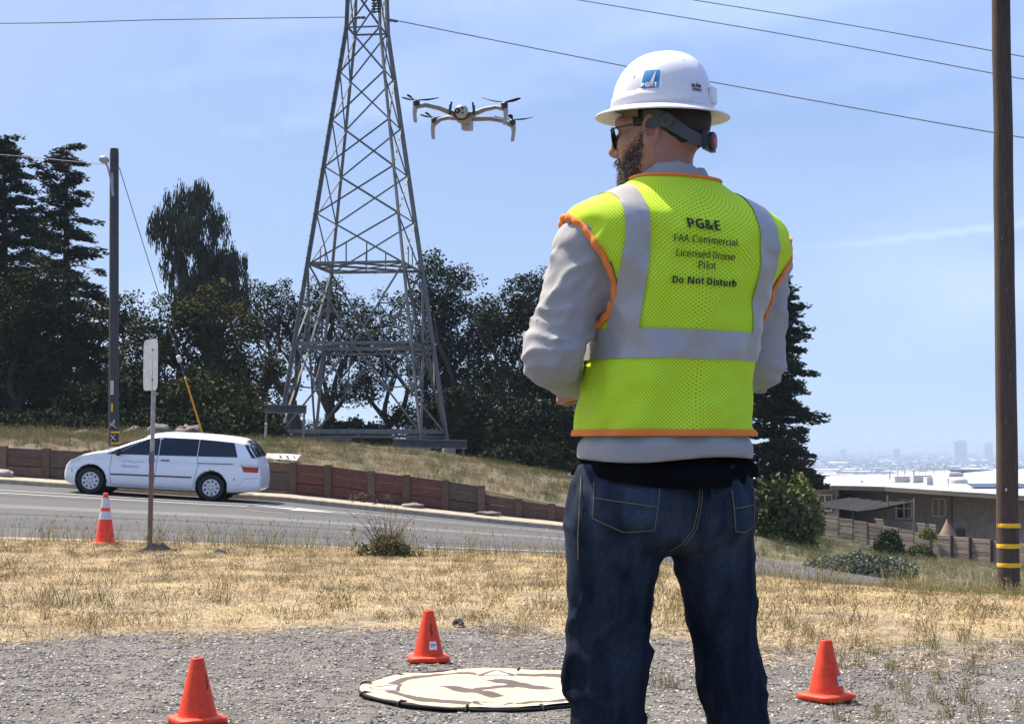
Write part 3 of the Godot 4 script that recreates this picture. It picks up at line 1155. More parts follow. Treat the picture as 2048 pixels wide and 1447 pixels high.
func build_trees() -> void:
	M["clump_oak"] = clump_mesh(52, 0.27, 1.0, 101)
	M["clump_needle"] = clump_mesh(46, 0.40, 1.0, 102, 0.25, 0.6)
	M["clump_hang"] = clump_mesh(24, 0.55, 1.0, 103, 0.85)
	M["clump_small"] = clump_mesh(26, 0.6, 1.0, 104)
	var dark := Color(0.032, 0.041, 0.018)
	var mid := Color(0.046, 0.055, 0.023)
	var olive := Color(0.060, 0.065, 0.026)
	var needle := Color(0.036, 0.047, 0.022)
	conifer("very tall dark redwood whose top leaves the tree line, by the street lamp pole", 8, 268, 84.0, 125, needle, 201, 0.05, 1.15)
	conifer("redwood with a bare trunk and long level branches behind the street lamp pole", 134, 288, 88.0, 150, needle * 1.15, 202, 0.12, 0.8, -2.0)
	conifer("dense redwood filling the gap beside the tallest one", -70, 330, 90.0, 150, needle, 203, 0.05, 1.0)
	eucalyptus("tall eucalyptus with drooping leaves rising above the oaks", 430, 104.0, [[352, 405, 26, 45], [398, 395, 28, 40], [335, 455, 34, 38], [390, 470, 46, 55], [430, 450, 24, 40], [350, 530, 30, 42], [425, 535, 48, 55], [478, 535, 26, 36], [455, 590, 48, 40], [395, 600, 55, 50]], 204)
	oak("broad dark oak low in front of the tallest redwood", 30, 80.0, [[20, 640, 95, 110], [90, 600, 80, 90], [0, 760, 110, 90], [110, 730, 95, 110]], 1.15, dark, 205)
	oak("bushy oak behind the street lamp pole, below the bare redwood", 190, 82.0, [[170, 690, 80, 95], [200, 790, 95, 70], [120, 800, 90, 70], [240, 640, 50, 50]], 1.15, mid, 206)
	oak("wide rounded oak beneath the eucalyptus, behind the white van", 375, 80.0, [[330, 660, 75, 70], [420, 640, 80, 60], [290, 740, 70, 80], [400, 750, 110, 90], [480, 690, 55, 75]], 1.1, olive, 207)
	oak("low leafy oak between the van and the lattice tower", 505, 84.0, [[500, 790, 65, 65], [460, 830, 60, 50], [555, 740, 40, 45]], 1.0, olive, 208)
	oak("open branched oak left of the tower with sky under its crown", 590, 98.0, [[545, 610, 55, 55], [585, 660, 60, 50], [510, 640, 40, 40]], 0.85, dark, 209)
	oak("slender oak whose crown shows through the tower's lattice", 655, 98.0, [[650, 610, 65, 60], [700, 690, 60, 55], [630, 700, 45, 50], [690, 780, 45, 35]], 0.8, mid, 210)
	oak("airy oak seen through the tower's lower bracing", 770, 100.0, [[745, 640, 65, 60], [790, 720, 60, 60], [730, 760, 45, 45], [800, 840, 50, 40]], 0.8, dark, 211)
	oak("tallest dark oak of the row, behind the tower's far leg", 900, 96.0, [[880, 590, 78, 82], [930, 680, 90, 90], [860, 700, 60, 90], [950, 790, 95, 85], [880, 810, 70, 70]], 1.15, dark, 212)
	oak("dense dark oak between the tower and the pilot", 1060, 92.0, [[1065, 620, 65, 75], [1010, 640, 60, 75], [1090, 730, 75, 95], [1030, 800, 85, 95], [1120, 850, 70, 80]], 1.2, dark, 213)
	oak("oak mostly hidden behind the pilot's elbow", 1190, 90.0, [[1180, 700, 90, 110], [1240, 820, 110, 110], [1150, 880, 70, 60]], 1.1, dark, 214)
	oak("small oak in the hollow behind the tower's base", 560, 112.0, [[560, 850, 70, 40], [640, 870, 60, 30]], 0.8, dark, 215)
	conifer("ragged conifer with upswept bare limbs on the pilot's far side", 1545, 545, 78.0, 118, needle * 0.9, 216, 0.03, 1.7, 6.0)
	shrub("leafy_shrub", "tall green shrub at the foot of the ragged conifer", 1552, 56.0, 1.0, 1.75, Color(0.085, 0.105, 0.04), 620, 217, "shrubs beyond the road")
	shrub("leafy_shrub", "pale yellow green shrub between conifer and house", 1600, 70.0, 0.75, 2.3, Color(0.17, 0.18, 0.05), 170, 218, "shrubs beyond the road")
	shrub("leafy_shrub", "round dark green bush before the board fence", 1775, 66.0, 0.45, 0.95, Color(0.06, 0.085, 0.032), 240, 219, "shrubs beyond the road")
	shrub("leafy_shrub", "low wide green bush before the board fence", 1838, 66.0, 0.55, 0.6, Color(0.095, 0.115, 0.045), 240, 220, "shrubs beyond the road")
	shrub("ground_shrub", "sprawling grey green mat of shrub beside the road", 1715, 44.0, 1.45, 0.5, Color(0.17, 0.18, 0.145), 900, 221, "shrubs beyond the road")
	shrub("leafy_shrub", "dark undergrowth at the foot of the redwoods", 90, 66.0, 3.2, 1.0, dark, 420, 222, "undergrowth along the hill's crest")
	shrub("leafy_shrub", "dark undergrowth behind the boulders and the van", 330, 70.0, 3.0, 1.2, dark, 420, 223, "undergrowth along the hill's crest")
	shrub("leafy_shrub", "olive undergrowth beside the steel beam on posts", 480, 72.0, 1.9, 1.6, olive, 420, 224, "undergrowth along the hill's crest")
	shrub("leafy_shrub", "tall dark thicket under the tallest oak of the row", 920, 84.0, 2.4, 3.2, dark, 900, 226, "undergrowth along the hill's crest")
	shrub("leafy_shrub", "tall dark thicket between the dense oak and the pilot", 1070, 82.0, 2.6, 3.4, dark * 0.9, 1000, 227, "undergrowth along the hill's crest")
	shrub("leafy_shrub", "broad olive thicket behind the orange yellow guy guard", 400, 76.0, 3.2, 2.8, olive, 1100, 228, "undergrowth along the hill's crest")
	shrub("leafy_shrub", "broad dark thicket behind the marked pole", 215, 75.0, 2.8, 2.6, dark, 900, 229, "undergrowth along the hill's crest")
	shrub("leafy_shrub", "low dark thicket seen between the tower's legs", 700, 96.0, 2.4, 1.6, dark, 500, 230, "undergrowth along the hill's crest")
	shrub("leafy_shrub", "dark undergrowth below the dense oak by the pilot", 1060, 70.0, 2.2, 1.1, dark, 380, 225, "undergrowth along the hill's crest")


# ------------------------------------------------------------------ lattice tower, poles and lines
var angle_mesh: ArrayMesh


func member(parent: Node, called: String, a: Vector3, b: Vector3, w: float, m := "steel", out := Vector3.ZERO) -> MeshInstance3D:
	if angle_mesh == null:
		var mb := MB.new()
		mb.box(Vector3(0, 0.5, 0), Vector3(1, 1, 0.16))
		mb.box(Vector3(-0.42, 0.5, 0.5), Vector3(0.16, 1, 0.84))
		angle_mesh = mb.mesh()
	var d := b - a
	var l := d.length()
	var y := d / l
	var ref := out if out != Vector3.ZERO else Vector3(0.3, 0.2, 0.93)
	var x := y.cross(ref).normalized()
	var z := x.cross(y)
	var o := put(called, angle_mesh, parent, Transform3D(Basis(x * w, d, z * w), a))
	o.material_override = M[m]
	return o


func build_tower() -> void:
	var ctr := Vector3(-6.72, 0, -78.1)
	var t := thing("lattice_tower", "tall grey steel lattice power tower standing on the hill", "power tower", Vector3.ZERO)
	var phi := -0.133
	var py := [865.0, 771.0, 686.0, 603.0, 523.0, 419.0, 322.0, 225.0, 124.0, 31.0, -60.0, -150.0, -240.0]
	var lev := []
	for p in py:
		lev.push_back(at(700, p, 75.2).y)
	var half := func(y: float) -> float:
		if y > lev[9]:
			return 0.76 - (y - lev[9]) * 0.03
		return lerpf(3.14, 0.76, (y - lev[0]) / (lev[9] - lev[0]))
	var corner := func(k: int, y: float) -> Vector3:
		var h: float = half.call(y)
		var s: Vector2 = [Vector2(-1, 1), Vector2(1, 1), Vector2(1, -1), Vector2(-1, -1)][k % 4]
		return ctr + Vector3(s.x * h, 0, s.y * h).rotated(Vector3.UP, phi) + Vector3(0, y, 0)
	for k in 4:
		var foot: Vector3 = corner.call(k, lev[0] - 1.3)
		var out := (foot - ctr) * Vector3(1, 0, 1)
		member(t, "leg", foot, corner.call(k, lev[9]), 0.155, "steel", out.normalized())
		member(t, "leg", corner.call(k, lev[9]), corner.call(k, lev[12]), 0.15, "steel", out.normalized())
		var mb := MB.new()
		mb.lathe([[0.0, 0.35], [0.28, 0.35], [0.32, 0.3], [0.36, -0.8]], 12, Transform3D(Basis.IDENTITY, Vector3(foot.x, ground_h(foot.x, -foot.z), foot.z)))
		made("footing", mb, "concrete", t)
	for f in 4:
		var n: Vector3 = ((corner.call(f, lev[0]) + corner.call(f + 1, lev[0])) * 0.5 - ctr) * Vector3(1, 0, 1)
		n = n.normalized()
		var L := func(i: int) -> Vector3: return corner.call(f, lev[i])
		var R := func(i: int) -> Vector3: return corner.call(f + 1, lev[i])
		for i in range(4, 12):
			member(t, "brace", L.call(i), R.call(i + 1), 0.064, "steel", n)
			member(t, "brace", R.call(i) - n * 0.05, L.call(i + 1) - n * 0.05, 0.064, "steel", n)
		for i in [9, 10, 11, 12]:
			if i != 10:
				member(t, "strut", L.call(i), R.call(i), 0.08, "steel", Vector3.UP)
		member(t, "strut", L.call(4), R.call(4), 0.13, "steel", Vector3.UP)
		member(t, "strut", L.call(2), R.call(2), 0.12, "steel", Vector3.UP)
		member(t, "strut", L.call(2) - Vector3(0, 0.22, 0), R.call(2) - Vector3(0, 0.22, 0), 0.08, "steel", Vector3.UP)
		member(t, "strut", L.call(0), R.call(0), 0.17, "steel", Vector3.UP)
		member(t, "strut", L.call(0) - Vector3(0, 0.2, 0), R.call(0) - Vector3(0, 0.2, 0), 0.10, "steel", Vector3.UP)
		# hanging bars below the lowest crossing
		var x0: Vector3 = L.call(4).lerp(R.call(5), 0.42)
		member(t, "hanger", Vector3(x0.x, L.call(4).y, x0.z), x0, 0.05, "steel", n)
		x0 = R.call(4).lerp(L.call(5), 0.42)
		member(t, "hanger", Vector3(x0.x, L.call(4).y, x0.z), x0, 0.05, "steel", n)
		# big V between the two rings, inverted V below
		var mid: Vector3 = (L.call(2) + R.call(2)) * 0.5
		for e in 2:
			var top: Vector3 = L.call(4) if e == 0 else R.call(4)
			var ring: Vector3 = L.call(2) if e == 0 else R.call(2)
			var foot: Vector3 = L.call(0) if e == 0 else R.call(0)
			var half_leg: Vector3 = L.call(3) if e == 0 else R.call(3)
			var low_leg: Vector3 = L.call(1) if e == 0 else R.call(1)
			member(t, "brace", top, mid, 0.088, "steel", n)
			member(t, "brace", mid, foot, 0.088, "steel", n)
			var q := top.lerp(mid, 0.5)
			member(t, "redundant", half_leg, q, 0.065, "steel", n)
			member(t, "redundant", q, ring, 0.065, "steel", n)
			member(t, "redundant", q, ring.lerp(mid, 0.5), 0.06, "steel", n)
			q = mid.lerp(foot, 0.5)
			member(t, "redundant", low_leg, q, 0.065, "steel", n)
			member(t, "redundant", q, ring, 0.065, "steel", n)
			member(t, "redundant", q, ring.lerp(mid, 0.5), 0.06, "steel", n)
		# ring diagonals
		member(t, "ring_tie", (corner.call(f, lev[4]) + corner.call(f + 1, lev[4])) * 0.5, (corner.call(f + 1, lev[4]) + corner.call(f + 2, lev[4])) * 0.5, 0.07)
		member(t, "ring_tie", (corner.call(f, lev[2]) + corner.call(f + 1, lev[2])) * 0.5, (corner.call(f + 1, lev[2]) + corner.call(f + 2, lev[2])) * 0.5, 0.07)
	member(t, "ring_tie", corner.call(0, lev[4]), corner.call(2, lev[4]), 0.08)
	member(t, "ring_tie", corner.call(1, lev[4]), corner.call(3, lev[4]), 0.08)
	# climbing pegs on one leg
	for k in 26:
		var y := lerpf(lev[3], lev[9], k / 25.0)
		var p: Vector3 = corner.call(0, y)
		member(t, "step_bolt", p, p + Vector3(-0.2, 0, 0.06), 0.025, "dark_steel")
	# crossarms above the picture and the strings that carry the lines
	for e in [-1.0, 1.0]:
		for q in [10, 12]:
			var tip := ctr + Vector3(e * 4.4, lev[q] + 0.35, 0).rotated(Vector3.UP, phi)
			for k in 4:
				var p: Vector3 = corner.call(k, lev[q])
				if signf((p - ctr).rotated(Vector3.UP, -phi).x) == e:
					member(t, "crossarm", p, tip, 0.1)
					member(t, "crossarm", corner.call(k, lev[q] + 0.9), tip, 0.08)
	for q in [at(757, -25, 77.0), at(748, -25, 76.0)]:
		var mb := MB.new()
		var prof := [[0.0, 0.0]]
		for k in 10:
			prof.append_array([[0.03, -0.13 * k], [0.13, -0.13 * k - 0.03], [0.11, -0.13 * k - 0.07], [0.03, -0.13 * k - 0.08]])
		prof.push_back([0.0, -1.3])
		mb.lathe(prof, 12, Transform3D(Basis.IDENTITY, q + Vector3(0, 0.1, 0)))
		made("insulator", mb, "black_plastic", t)

	# lines
	for q in [
		["power_line", "single power line running from the tower behind the redwoods", [[690, 34, 75.6], [330, 39, 74.0], [-40, 46, 73.0], [-700, 30, 72.0]], 0.024],
		["power_line", "sagging power line from the tower passing behind the hard hat", [[768, 36, 77.0], [1240, 130, 76.0], [1420, 163, 75.0], [2048, 275, 72.0], [2700, 375, 70.0]], 0.026],
		["power_line", "lower of two lines descending toward the brown pole", [[900, -46, 62.0], [1160, 0, 60.0], [1600, 74, 58.0], [2048, 158, 56.0], [2700, 280, 54.0]], 0.019],
		["power_line", "upper of two lines descending toward the brown pole", [[1150, -41, 62.0], [1390, 0, 60.0], [1700, 50, 58.0], [2048, 113, 56.0], [2700, 235, 54.0]], 0.019],
		["service_wire", "thin wire from the street lamp pole toward the redwoods", [[222, 329, 50.0], [130, 321, 52.0], [0, 309, 55.0], [-500, 270, 62.0]], 0.012]]:
		var curve := []
		var pts: Array = q[2]
		for k in pts.size() - 1:
			for s in 8:
				var u := s / 8.0
				var a: Array = pts[k]
				var b: Array = pts[k + 1]
				var a0: Array = pts[maxi(k - 1, 0)]
				var b1: Array = pts[mini(k + 2, pts.size() - 1)]
				curve.push_back(at(a[0], a[1], a[2]).cubic_interpolate(at(b[0], b[1], b[2]), at(a0[0], a0[1], a0[2]), at(b1[0], b1[1], b1[2]), u))
		var rad := []
		rad.resize(curve.size())
		rad.fill(q[3])
		var mb := MB.new()
		mb.tube(curve, rad, 6)
		tag(made(numbered(q[0]), mb, "wire"), q[1], "power line")
	# dampers hung under the lines near the tower
	for p in [[782, 40.5, 77.0], [791, 42.0, 77.0], [716, 35.0, 75.8], [726, 35.0, 75.8]]:
		var mb := MB.new()
		mb.lathe([[0.0, -0.12], [0.06, -0.1], [0.07, 0.0], [0.06, 0.1], [0.0, 0.12]], 8, Transform3D(Basis(Vector3.BACK, PI / 2), at(p[0], p[1], p[2])))
		made("damper", mb, "dark_steel", t)

	# grey steel channels on short posts round the tower's foot
	for q in [[528, 612, 810, 825, 70.0, "grey steel channel raised on posts before the low leafy oak"], [592, 702, 877, 890, 68.0, "grey steel channel lying low under the tower"], [785, 934, 879, 895, 66.0, "longest grey steel channel, propped before the tower's far leg"]]:
		var d: float = q[4]
		var a := at(q[0], q[2], d)
		var b := at(q[1], q[3], d)
		var w := b.x - a.x
		var h := a.y - b.y
		var o := thing("steel_channel", q[5], "steel beam", Vector3((a.x + b.x) / 2, b.y, -d), "steel channels at the tower's foot")
		o.rotation.z = -0.02
		var mb := MB.new()
		mb.box(Vector3(0, h / 2, -0.14), Vector3(w - 0.01, h - 0.04, 0.03))
		made("web", mb, "dark_steel", o)
		for y in [0.0, h]:
			mb = MB.new()
			mb.box(Vector3(0, y, 0), Vector3(w, 0.04, 0.3))
			made("flange", mb, "steel", o)
		for x in [-w * 0.45, w * 0.45]:
			var g := ground_h(o.position.x + x, d) - o.position.y - 0.3
			mb = MB.new()
			mb.tube([Vector3(x, g, -0.05), Vector3(x, 0.0, -0.05)], [0.045, 0.045], 8)
			made("post", mb, "steel", o)
	var leaner := thing("marker_post", "short pale marker post beneath the raised steel channel", "post", on_ground(530, 62.0, -0.1))
	var mp := MB.new()
	mp.tube([Vector3.ZERO, Vector3(0.04, 0.75, 0)], [0.045, 0.045], 8)
	made("tube", mp, "galvanised", leaner)
	mp = MB.new()
	mp.lathe([[0.0, 0.0], [0.06, 0.0], [0.06, 0.06], [0.0, 0.075]], 8, Transform3D(Basis.IDENTITY, Vector3(0.04, 0.75, 0)))
	made("cap", mp, "galvanised", leaner)


func band_on(parent: Node, called: String, p: Vector3, r: float, h: float, m: String) -> void:
	var mb := MB.new()
	mb.lathe([[r, -h / 2], [r + 0.006, -h / 2 + 0.004], [r + 0.006, h / 2 - 0.004], [r, h / 2]], 20, Transform3D(Basis.IDENTITY, p))
	made(called, mb, m, parent)


func build_poles() -> void:
	# pole with the street lamp
	var d := 50.0
	var base := on_ground(228, d, -0.3)
	var t := thing("utility_pole", "dark wooden pole with a small street lamp, white marks and yellow bands", "utility pole", base)
	var top := at(228, 297, d) - base
	var mb := MB.new()
	mb.tube([Vector3.ZERO, top * 0.5, top * 0.985, top], [0.15, 0.14, 0.132, 0.12], 18)
	made("pole", mb, "pole_grey", t)
	for py in [864, 886]:
		band_on(t, "yellow_band", at(228, py, d) - base, 0.15, 0.06, "yellow_band")
	for q in [[226, 775, 0.085, 0.40, "number_plate", "white_paint"], [226, 815, 0.055, 0.24, "yellow_plate", "yellow_band"]]:
		mb = MB.new()
		var p := at(q[0], q[1], d) - base
		p.z = 0.155
		mb.box(p, Vector3(q[2], q[3], 0.012))
		var plate := made(q[4], mb, q[5], t)
		if q[4] == "number_plate":
			for k in 4:
				mb = MB.new()
				mb.box(p + Vector3(0, 0.14 - 0.09 * k, 0.009), Vector3(0.04, 0.045, 0.006))
				made("digit", mb, "ink", plate)
	# white painted strokes
	for s in [[222, 852, 231, 839], [231, 839, 229, 853], [222, 846, 235, 856], [222, 869, 233, 880], [232, 868, 223, 881], [221, 852, 227, 846]]:
		var pts := []
		for k in 5:
			var u := k / 4.0
			var p := at(lerpf(s[0], s[2], u), lerpf(s[1], s[3], u), d) - base
			p.z = sqrt(maxf(0.0, 0.148 * 0.148 - p.x * p.x)) + 0.003
			pts.push_back(p)
		mb = MB.new()
		mb.tube(pts, [0.013, 0.015, 0.015, 0.014, 0.012], 6, true, 0.5)
		made("painted_stroke", mb, "white_paint", t)
	# lamp
	var lamp := Node3D.new()
	lamp.name = "street_lamp"
	t.add_child(lamp, true)
	mb = MB.new()
	var arm := []
	for q in [[226, 392], [223, 372], [219, 350], [215, 334], [210, 324], [205, 320]]:
		arm.push_back(at(q[0], q[1], d - 0.25) - base)
	mb.tube(arm, [0.035, 0.03, 0.028, 0.028, 0.028, 0.028], 8)
	made("arm", mb, "galvanised", lamp)
	mb = MB.new()
	var hx := Transform3D(Basis(Vector3.BACK, 1.3), at(207, 319, d - 0.25) - base)
	mb.lathe([[0.0, -0.16], [0.06, -0.15], [0.11, -0.06], [0.115, 0.03], [0.07, 0.12], [0.0, 0.14]], 14, hx)
	made("lamp_head", mb, "galvanised", lamp)
	mb = MB.new()
	var a0 := at(224, 345, d - 0.16) - base
	mb.tube([a0, at(226, 392, d - 0.16) - base], [0.03, 0.03], 6)
	made("bracket", mb, "galvanised", lamp)

	# the guy wire with its yellow guard
	var g := thing("guy_wire", "slanting guy wire with an orange yellow guard behind the van", "guy wire", Vector3.ZERO)
	var p0 := at(238, 335, 50.0)
	var p1 := on_ground(412, 57.0)
	mb = MB.new()
	mb.tube([p0, p1], [0.014, 0.014], 6)
	made("cable", mb, "wire", g)
	mb = MB.new()
	mb.tube([p0.lerp(p1, 0.735), p0.lerp(p1, 0.955)], [0.03, 0.035], 8)
	made("guard", mb, "yellow_plastic", g)
	mb = MB.new()
	var dir := (p1 - p0).normalized()
	mb.tube([p0.lerp(p1, 0.652), p0.lerp(p1, 0.655), p0.lerp(p1, 0.672), p0.lerp(p1, 0.675)], [0.04, 0.075, 0.075, 0.04], 10)
	made("insulator", mb, "white_paint", g)

	# the pole beside the weeds
	d = 22.0
	base = on_ground(2014, d, -0.4)
	t = thing("utility_pole", "weathered brown wooden pole with three yellow bands, standing in tall weeds", "utility pole", base)
	top = Vector3(0.0, 12.0, 0)
	mb = MB.new()
	var pts2 := []
	var rads := []
	for k in 25:
		var u := k / 24.0
		pts2.push_back(top * u + Vector3(soft.get_noise_2d(u * 3.0, 1.0) * 0.02, 0, 0))
		rads.push_back(lerpf(0.145, 0.105, u) + soft.get_noise_2d(u * 9.0, 7.0) * 0.004)
	mb.tube(pts2, rads, 28)
	made("pole", mb, "pole_wood", t)
	for py in [1050, 1091, 1129]:
		var p := at(2014, py, d) - base
		p.x = 0.0
		p.z = 0.0
		band_on(t, "yellow_band", p, 0.145, 0.058, "yellow_band")
	mb = MB.new()
	mb.box(Vector3(-0.06, at(2000, 978, d).y - base.y, 0.128), Vector3(0.02, 0.03, 0.01))
	made("tag", mb, "white_paint", t)
	for k in 9:
		mb = MB.new()
		var y := 1.0 + k * 0.55 + rng.randf() * 0.3
		mb.box(Vector3(rng.randf_range(-0.09, 0.06), y, 0.137 - y * 0.0025), Vector3(0.012, 0.05, 0.012))
		made("staple", mb, "dark_steel", t)
	# iron crossarm fitting above
	mb = MB.new()
	mb.box(Vector3(0.5, at(2000, -8, d).y - base.y, 0.18), Vector3(1.9, 0.1, 0.1))
	made("crossarm", mb, "pole_wood", t)


func build_house() -> void:
	var h := thing("house", "low taupe house with a broad flat white roof below the road", "house", Vector3.ZERO)
	# roof slab
	var edge := [[1602, 962, 104.0], [1662, 970, 100.0], [1770, 972.5, 97.5], [1884, 980, 93.0], [2110, 994, 86.5], [2110, 932, 112.0], [1895, 940, 116.0], [1745, 950, 113.0]]
	var pts := []
	for e in edge:
		pts.push_back(at(e[0], e[1], e[2]))
	var mb := MB.new()
	var ids := []
	for p in pts:
		ids.push_back(mb.vert(p))
	for q in [[0, 1, 7], [1, 2, 7], [2, 3, 7], [3, 6, 7], [3, 4, 6], [4, 5, 6]]:
		mb.tri(ids[q[0]], ids[q[2]], ids[q[1]])
	var roof := made("roof", mb, "house_roof", h)
	mb = MB.new()
	for k in pts.size():
		var a: Vector3 = pts[k]
		var b: Vector3 = pts[(k + 1) % pts.size()]
		mb.quad(a - Vector3(0, 0.26, 0), b - Vector3(0, 0.26, 0), b - Vector3(0, 0.035, 0), a - Vector3(0, 0.035, 0))
	made("fascia", mb, "fascia", roof)
	mb = MB.new()
	for k in pts.size():
		var a: Vector3 = pts[k]
		var b: Vector3 = pts[(k + 1) % pts.size()]
		var o := Vector3(0, 0, 0.02) if k < 4 else Vector3(0, 0, -0.02)
		mb.quad(a + o - Vector3(0, 0.05, 0), b + o - Vector3(0, 0.05, 0), b + o, a + o)
	made("drip_edge", mb, "house_roof", roof)
	mb = MB.new()
	ids = []
	for p in pts:
		ids.push_back(mb.vert(p - Vector3(0, 0.26, 0)))
	for q in [[0, 1, 7], [1, 2, 7], [2, 3, 7], [3, 6, 7], [3, 4, 6], [4, 5, 6]]:
		mb.tri(ids[q[0]], ids[q[1]], ids[q[2]])
	made("soffit", mb, "fascia", roof)
	# walls: a run of faces under the eaves
	var wl := [[1622, 104.2], [1678, 101.5], [1680, 105.0], [1748, 102.5], [2100, 88.5]]
	var run := []
	for q in wl:
		run.push_back(at(q[0], 985, q[1]))
	for k in run.size() - 1:
		mb = MB.new()
		var a: Vector3 = run[k]
		var b: Vector3 = run[k + 1]
		var n := (b - a).cross(Vector3.UP).normalized() * -0.2
		var ta := -1.72
		mb.quad(Vector3(a.x, -7.5, a.z), Vector3(b.x, -7.5, b.z), Vector3(b.x, ta, b.z), Vector3(a.x, ta, a.z))
		made("wall", mb, "house_wall", h)
	mb = MB.new()
	var back := [at(1622, 985, 104.2), at(1760, 985, 112.0), at(2100, 985, 111.0), at(2100, 985, 88.5)]
	for k in 3:
		mb.quad(Vector3(back[k + 1].x, -7.5, back[k + 1].z), Vector3(back[k].x, -7.5, back[k].z), Vector3(back[k].x, -1.5, back[k].z), Vector3(back[k + 1].x, -1.5, back[k + 1].z))
	made("wall", mb, "house_wall", h)
	# windows on the long face
	var face := func(px: float, py: float, out: float) -> Vector3:
		var a: Vector3 = run[3]
		var b: Vector3 = run[4]
		var r := at(px, py, 1.0) - Vector3(0, 1, 0)
		var nrm := (b - a).cross(Vector3.UP).normalized()
		var c := Vector3(0, 1, 0)
		var s := (a - c).dot(nrm) / r.dot(nrm)
		return c + r * s + nrm * (out if nrm.z > 0 else -out)
	for q in [[1793, 997, 1827, 1038, true], [1866, 995, 1894, 1033, false]]:
		var p := func(u: float, v: float, o: float) -> Vector3: return face.call(lerpf(q[0], q[2], u), lerpf(q[3], q[1], v), o)
		mb = MB.new()
		mb.quad(p.call(0, 0, 0.03), p.call(1, 0, 0.03), p.call(1, 1, 0.03), p.call(0, 1, 0.03))
		var wn := made("window", mb, "house_glass", h)
		for bar in [[0.0, 0.0, 0.09, 1.0], [0.91, 0.0, 1.0, 1.0], [0.46, 0.0, 0.54, 1.0], [0.0, 0.0, 1.0, 0.07], [0.0, 0.93, 1.0, 1.0]] + ([[0.0, 0.5, 1.0, 0.57]] if q[4] else []):
			mb = MB.new()
			var c0: Vector3 = p.call(bar[0], bar[1], 0.07)
			var c1: Vector3 = p.call(bar[2], bar[1], 0.07)
			var c2: Vector3 = p.call(bar[2], bar[3], 0.07)
			var c3: Vector3 = p.call(bar[0], bar[3], 0.07)
			slab(mb, c0, c1, c2, c3, 0.05)
			made("frame", mb, "window_trim", wn)
	mb = MB.new()
	slab(mb, face.call(1914, 1074, 0.05), face.call(1931, 1074, 0.05), face.call(1931, 1056, 0.05), face.call(1914, 1056, 0.05), 0.05)
	made("crawl_vent", mb, "seam", h)
	mb = MB.new()
	slab(mb, face.call(1903, 1075, 0.08), face.call(1906, 1075, 0.08), face.call(1906, 992, 0.08), face.call(1903, 992, 0.08), 0.07)
	made("downpipe", mb, "fascia", h)
	# window of the wing
	mb = MB.new()
	slab(mb, at(1634, 1022, 103.3), at(1664, 1022, 101.9), at(1664, 988, 101.9), at(1634, 988, 103.3), 0.05)
	var w2 := made("window", mb, "window_trim", h)
	for e in 2:
		mb = MB.new()
		slab(mb, at(1637 + e * 14, 1019, 103.1 - e * 0.65), at(1648 + e * 14, 1019, 102.6 - e * 0.65), at(1648 + e * 14, 991, 102.6 - e * 0.65), at(1637 + e * 14, 991, 103.1 - e * 0.65), 0.03)
		made("pane", mb, "house_glass", w2)
	# things standing on the roof, fixed to it
	for q in [[1780, 949, 107.0, 0.32, 0.05], [1796, 947, 109.0, 0.42, 0.035], [1810, 947, 108.5, 0.45, 0.03], [1828, 946, 109.0, 0.34, 0.06], [1840, 943, 112.0, 0.4, 0.03], [1852, 944, 111.0, 0.42, 0.03], [1868, 943, 112.0, 0.4, 0.03], [1890, 942, 113.0, 0.5, 0.03], [1897, 966, 98.0, 0.36, 0.04], [1724, 961, 103.0, 0.12, 0.06]]:
		mb = MB.new()
		var p := at(q[0], q[1] + 3.0, q[2])
		mb.lathe([[q[4], -0.3], [q[4], q[3] * 0.8], [q[4] * 1.8, q[3] * 0.8], [q[4] * 1.8, q[3]], [0.0, q[3] * 1.05]], 8, Transform3D(Basis.IDENTITY, p))
		made("vent_pipe", mb, "vent_white", roof)
	for q in [[1810, 957, 103.0, 1.4, 0.16], [1842, 957, 102.0, 1.1, 0.22], [1857, 966, 99.0, 0.35, 0.35], [1910, 948, 108.0, 0.9, 0.1]]:
		mb = MB.new()
		mb.box(at(q[0], q[1], q[2]), Vector3(q[3], q[4] * 2.0, 0.9))
		made("skylight", mb, "vent_white", roof)
	mb = MB.new()
	mb.lathe([[0.55, -0.25], [0.55, 0.02], [0.5, 0.09], [0.3, 0.2], [0.0, 0.24]], 16, Transform3D(Basis.IDENTITY, at(1917, 961, 100.0)))
	made("dome_skylight", mb, "vent_white", roof)
	for q in [[1900, 1994, 942.5, 112.5, 0.9], [2000, 2080, 939, 112.0, 0.9], [1942, 2090, 973, 95.0, 1.5]]:
		mb = MB.new()
		var a := at(q[0], q[2], q[3])
		var b := at(q[1], q[2], q[3])
		mb.box((a + b) / 2 + Vector3(0, 0.06, 0), Vector3(b.x - a.x, 0.06, q[4]), Basis(Vector3.RIGHT, 0.12))
		made("solar_panel", mb, "solar", roof)

	# board fence
	var f := thing("board_fence", "weathered grey fence of short horizontal boards below the house", "fence", Vector3.ZERO)
	var fx := [1608, 1625, 1650, 1677, 1706, 1735, 1765, 1797, 1828, 1861, 1904, 1941, 1984, 2027, 2070, 2115]
	var ax := PackedFloat64Array([1600, 1610, 1708, 1765, 1827, 1901, 1989, 2120])
	var ay := PackedFloat64Array([1022, 1024, 1039, 1050, 1062, 1071, 1080, 1094])
	var by := PackedFloat64Array([1070, 1072, 1094, 1106, 1116, 1129, 1143, 1166])
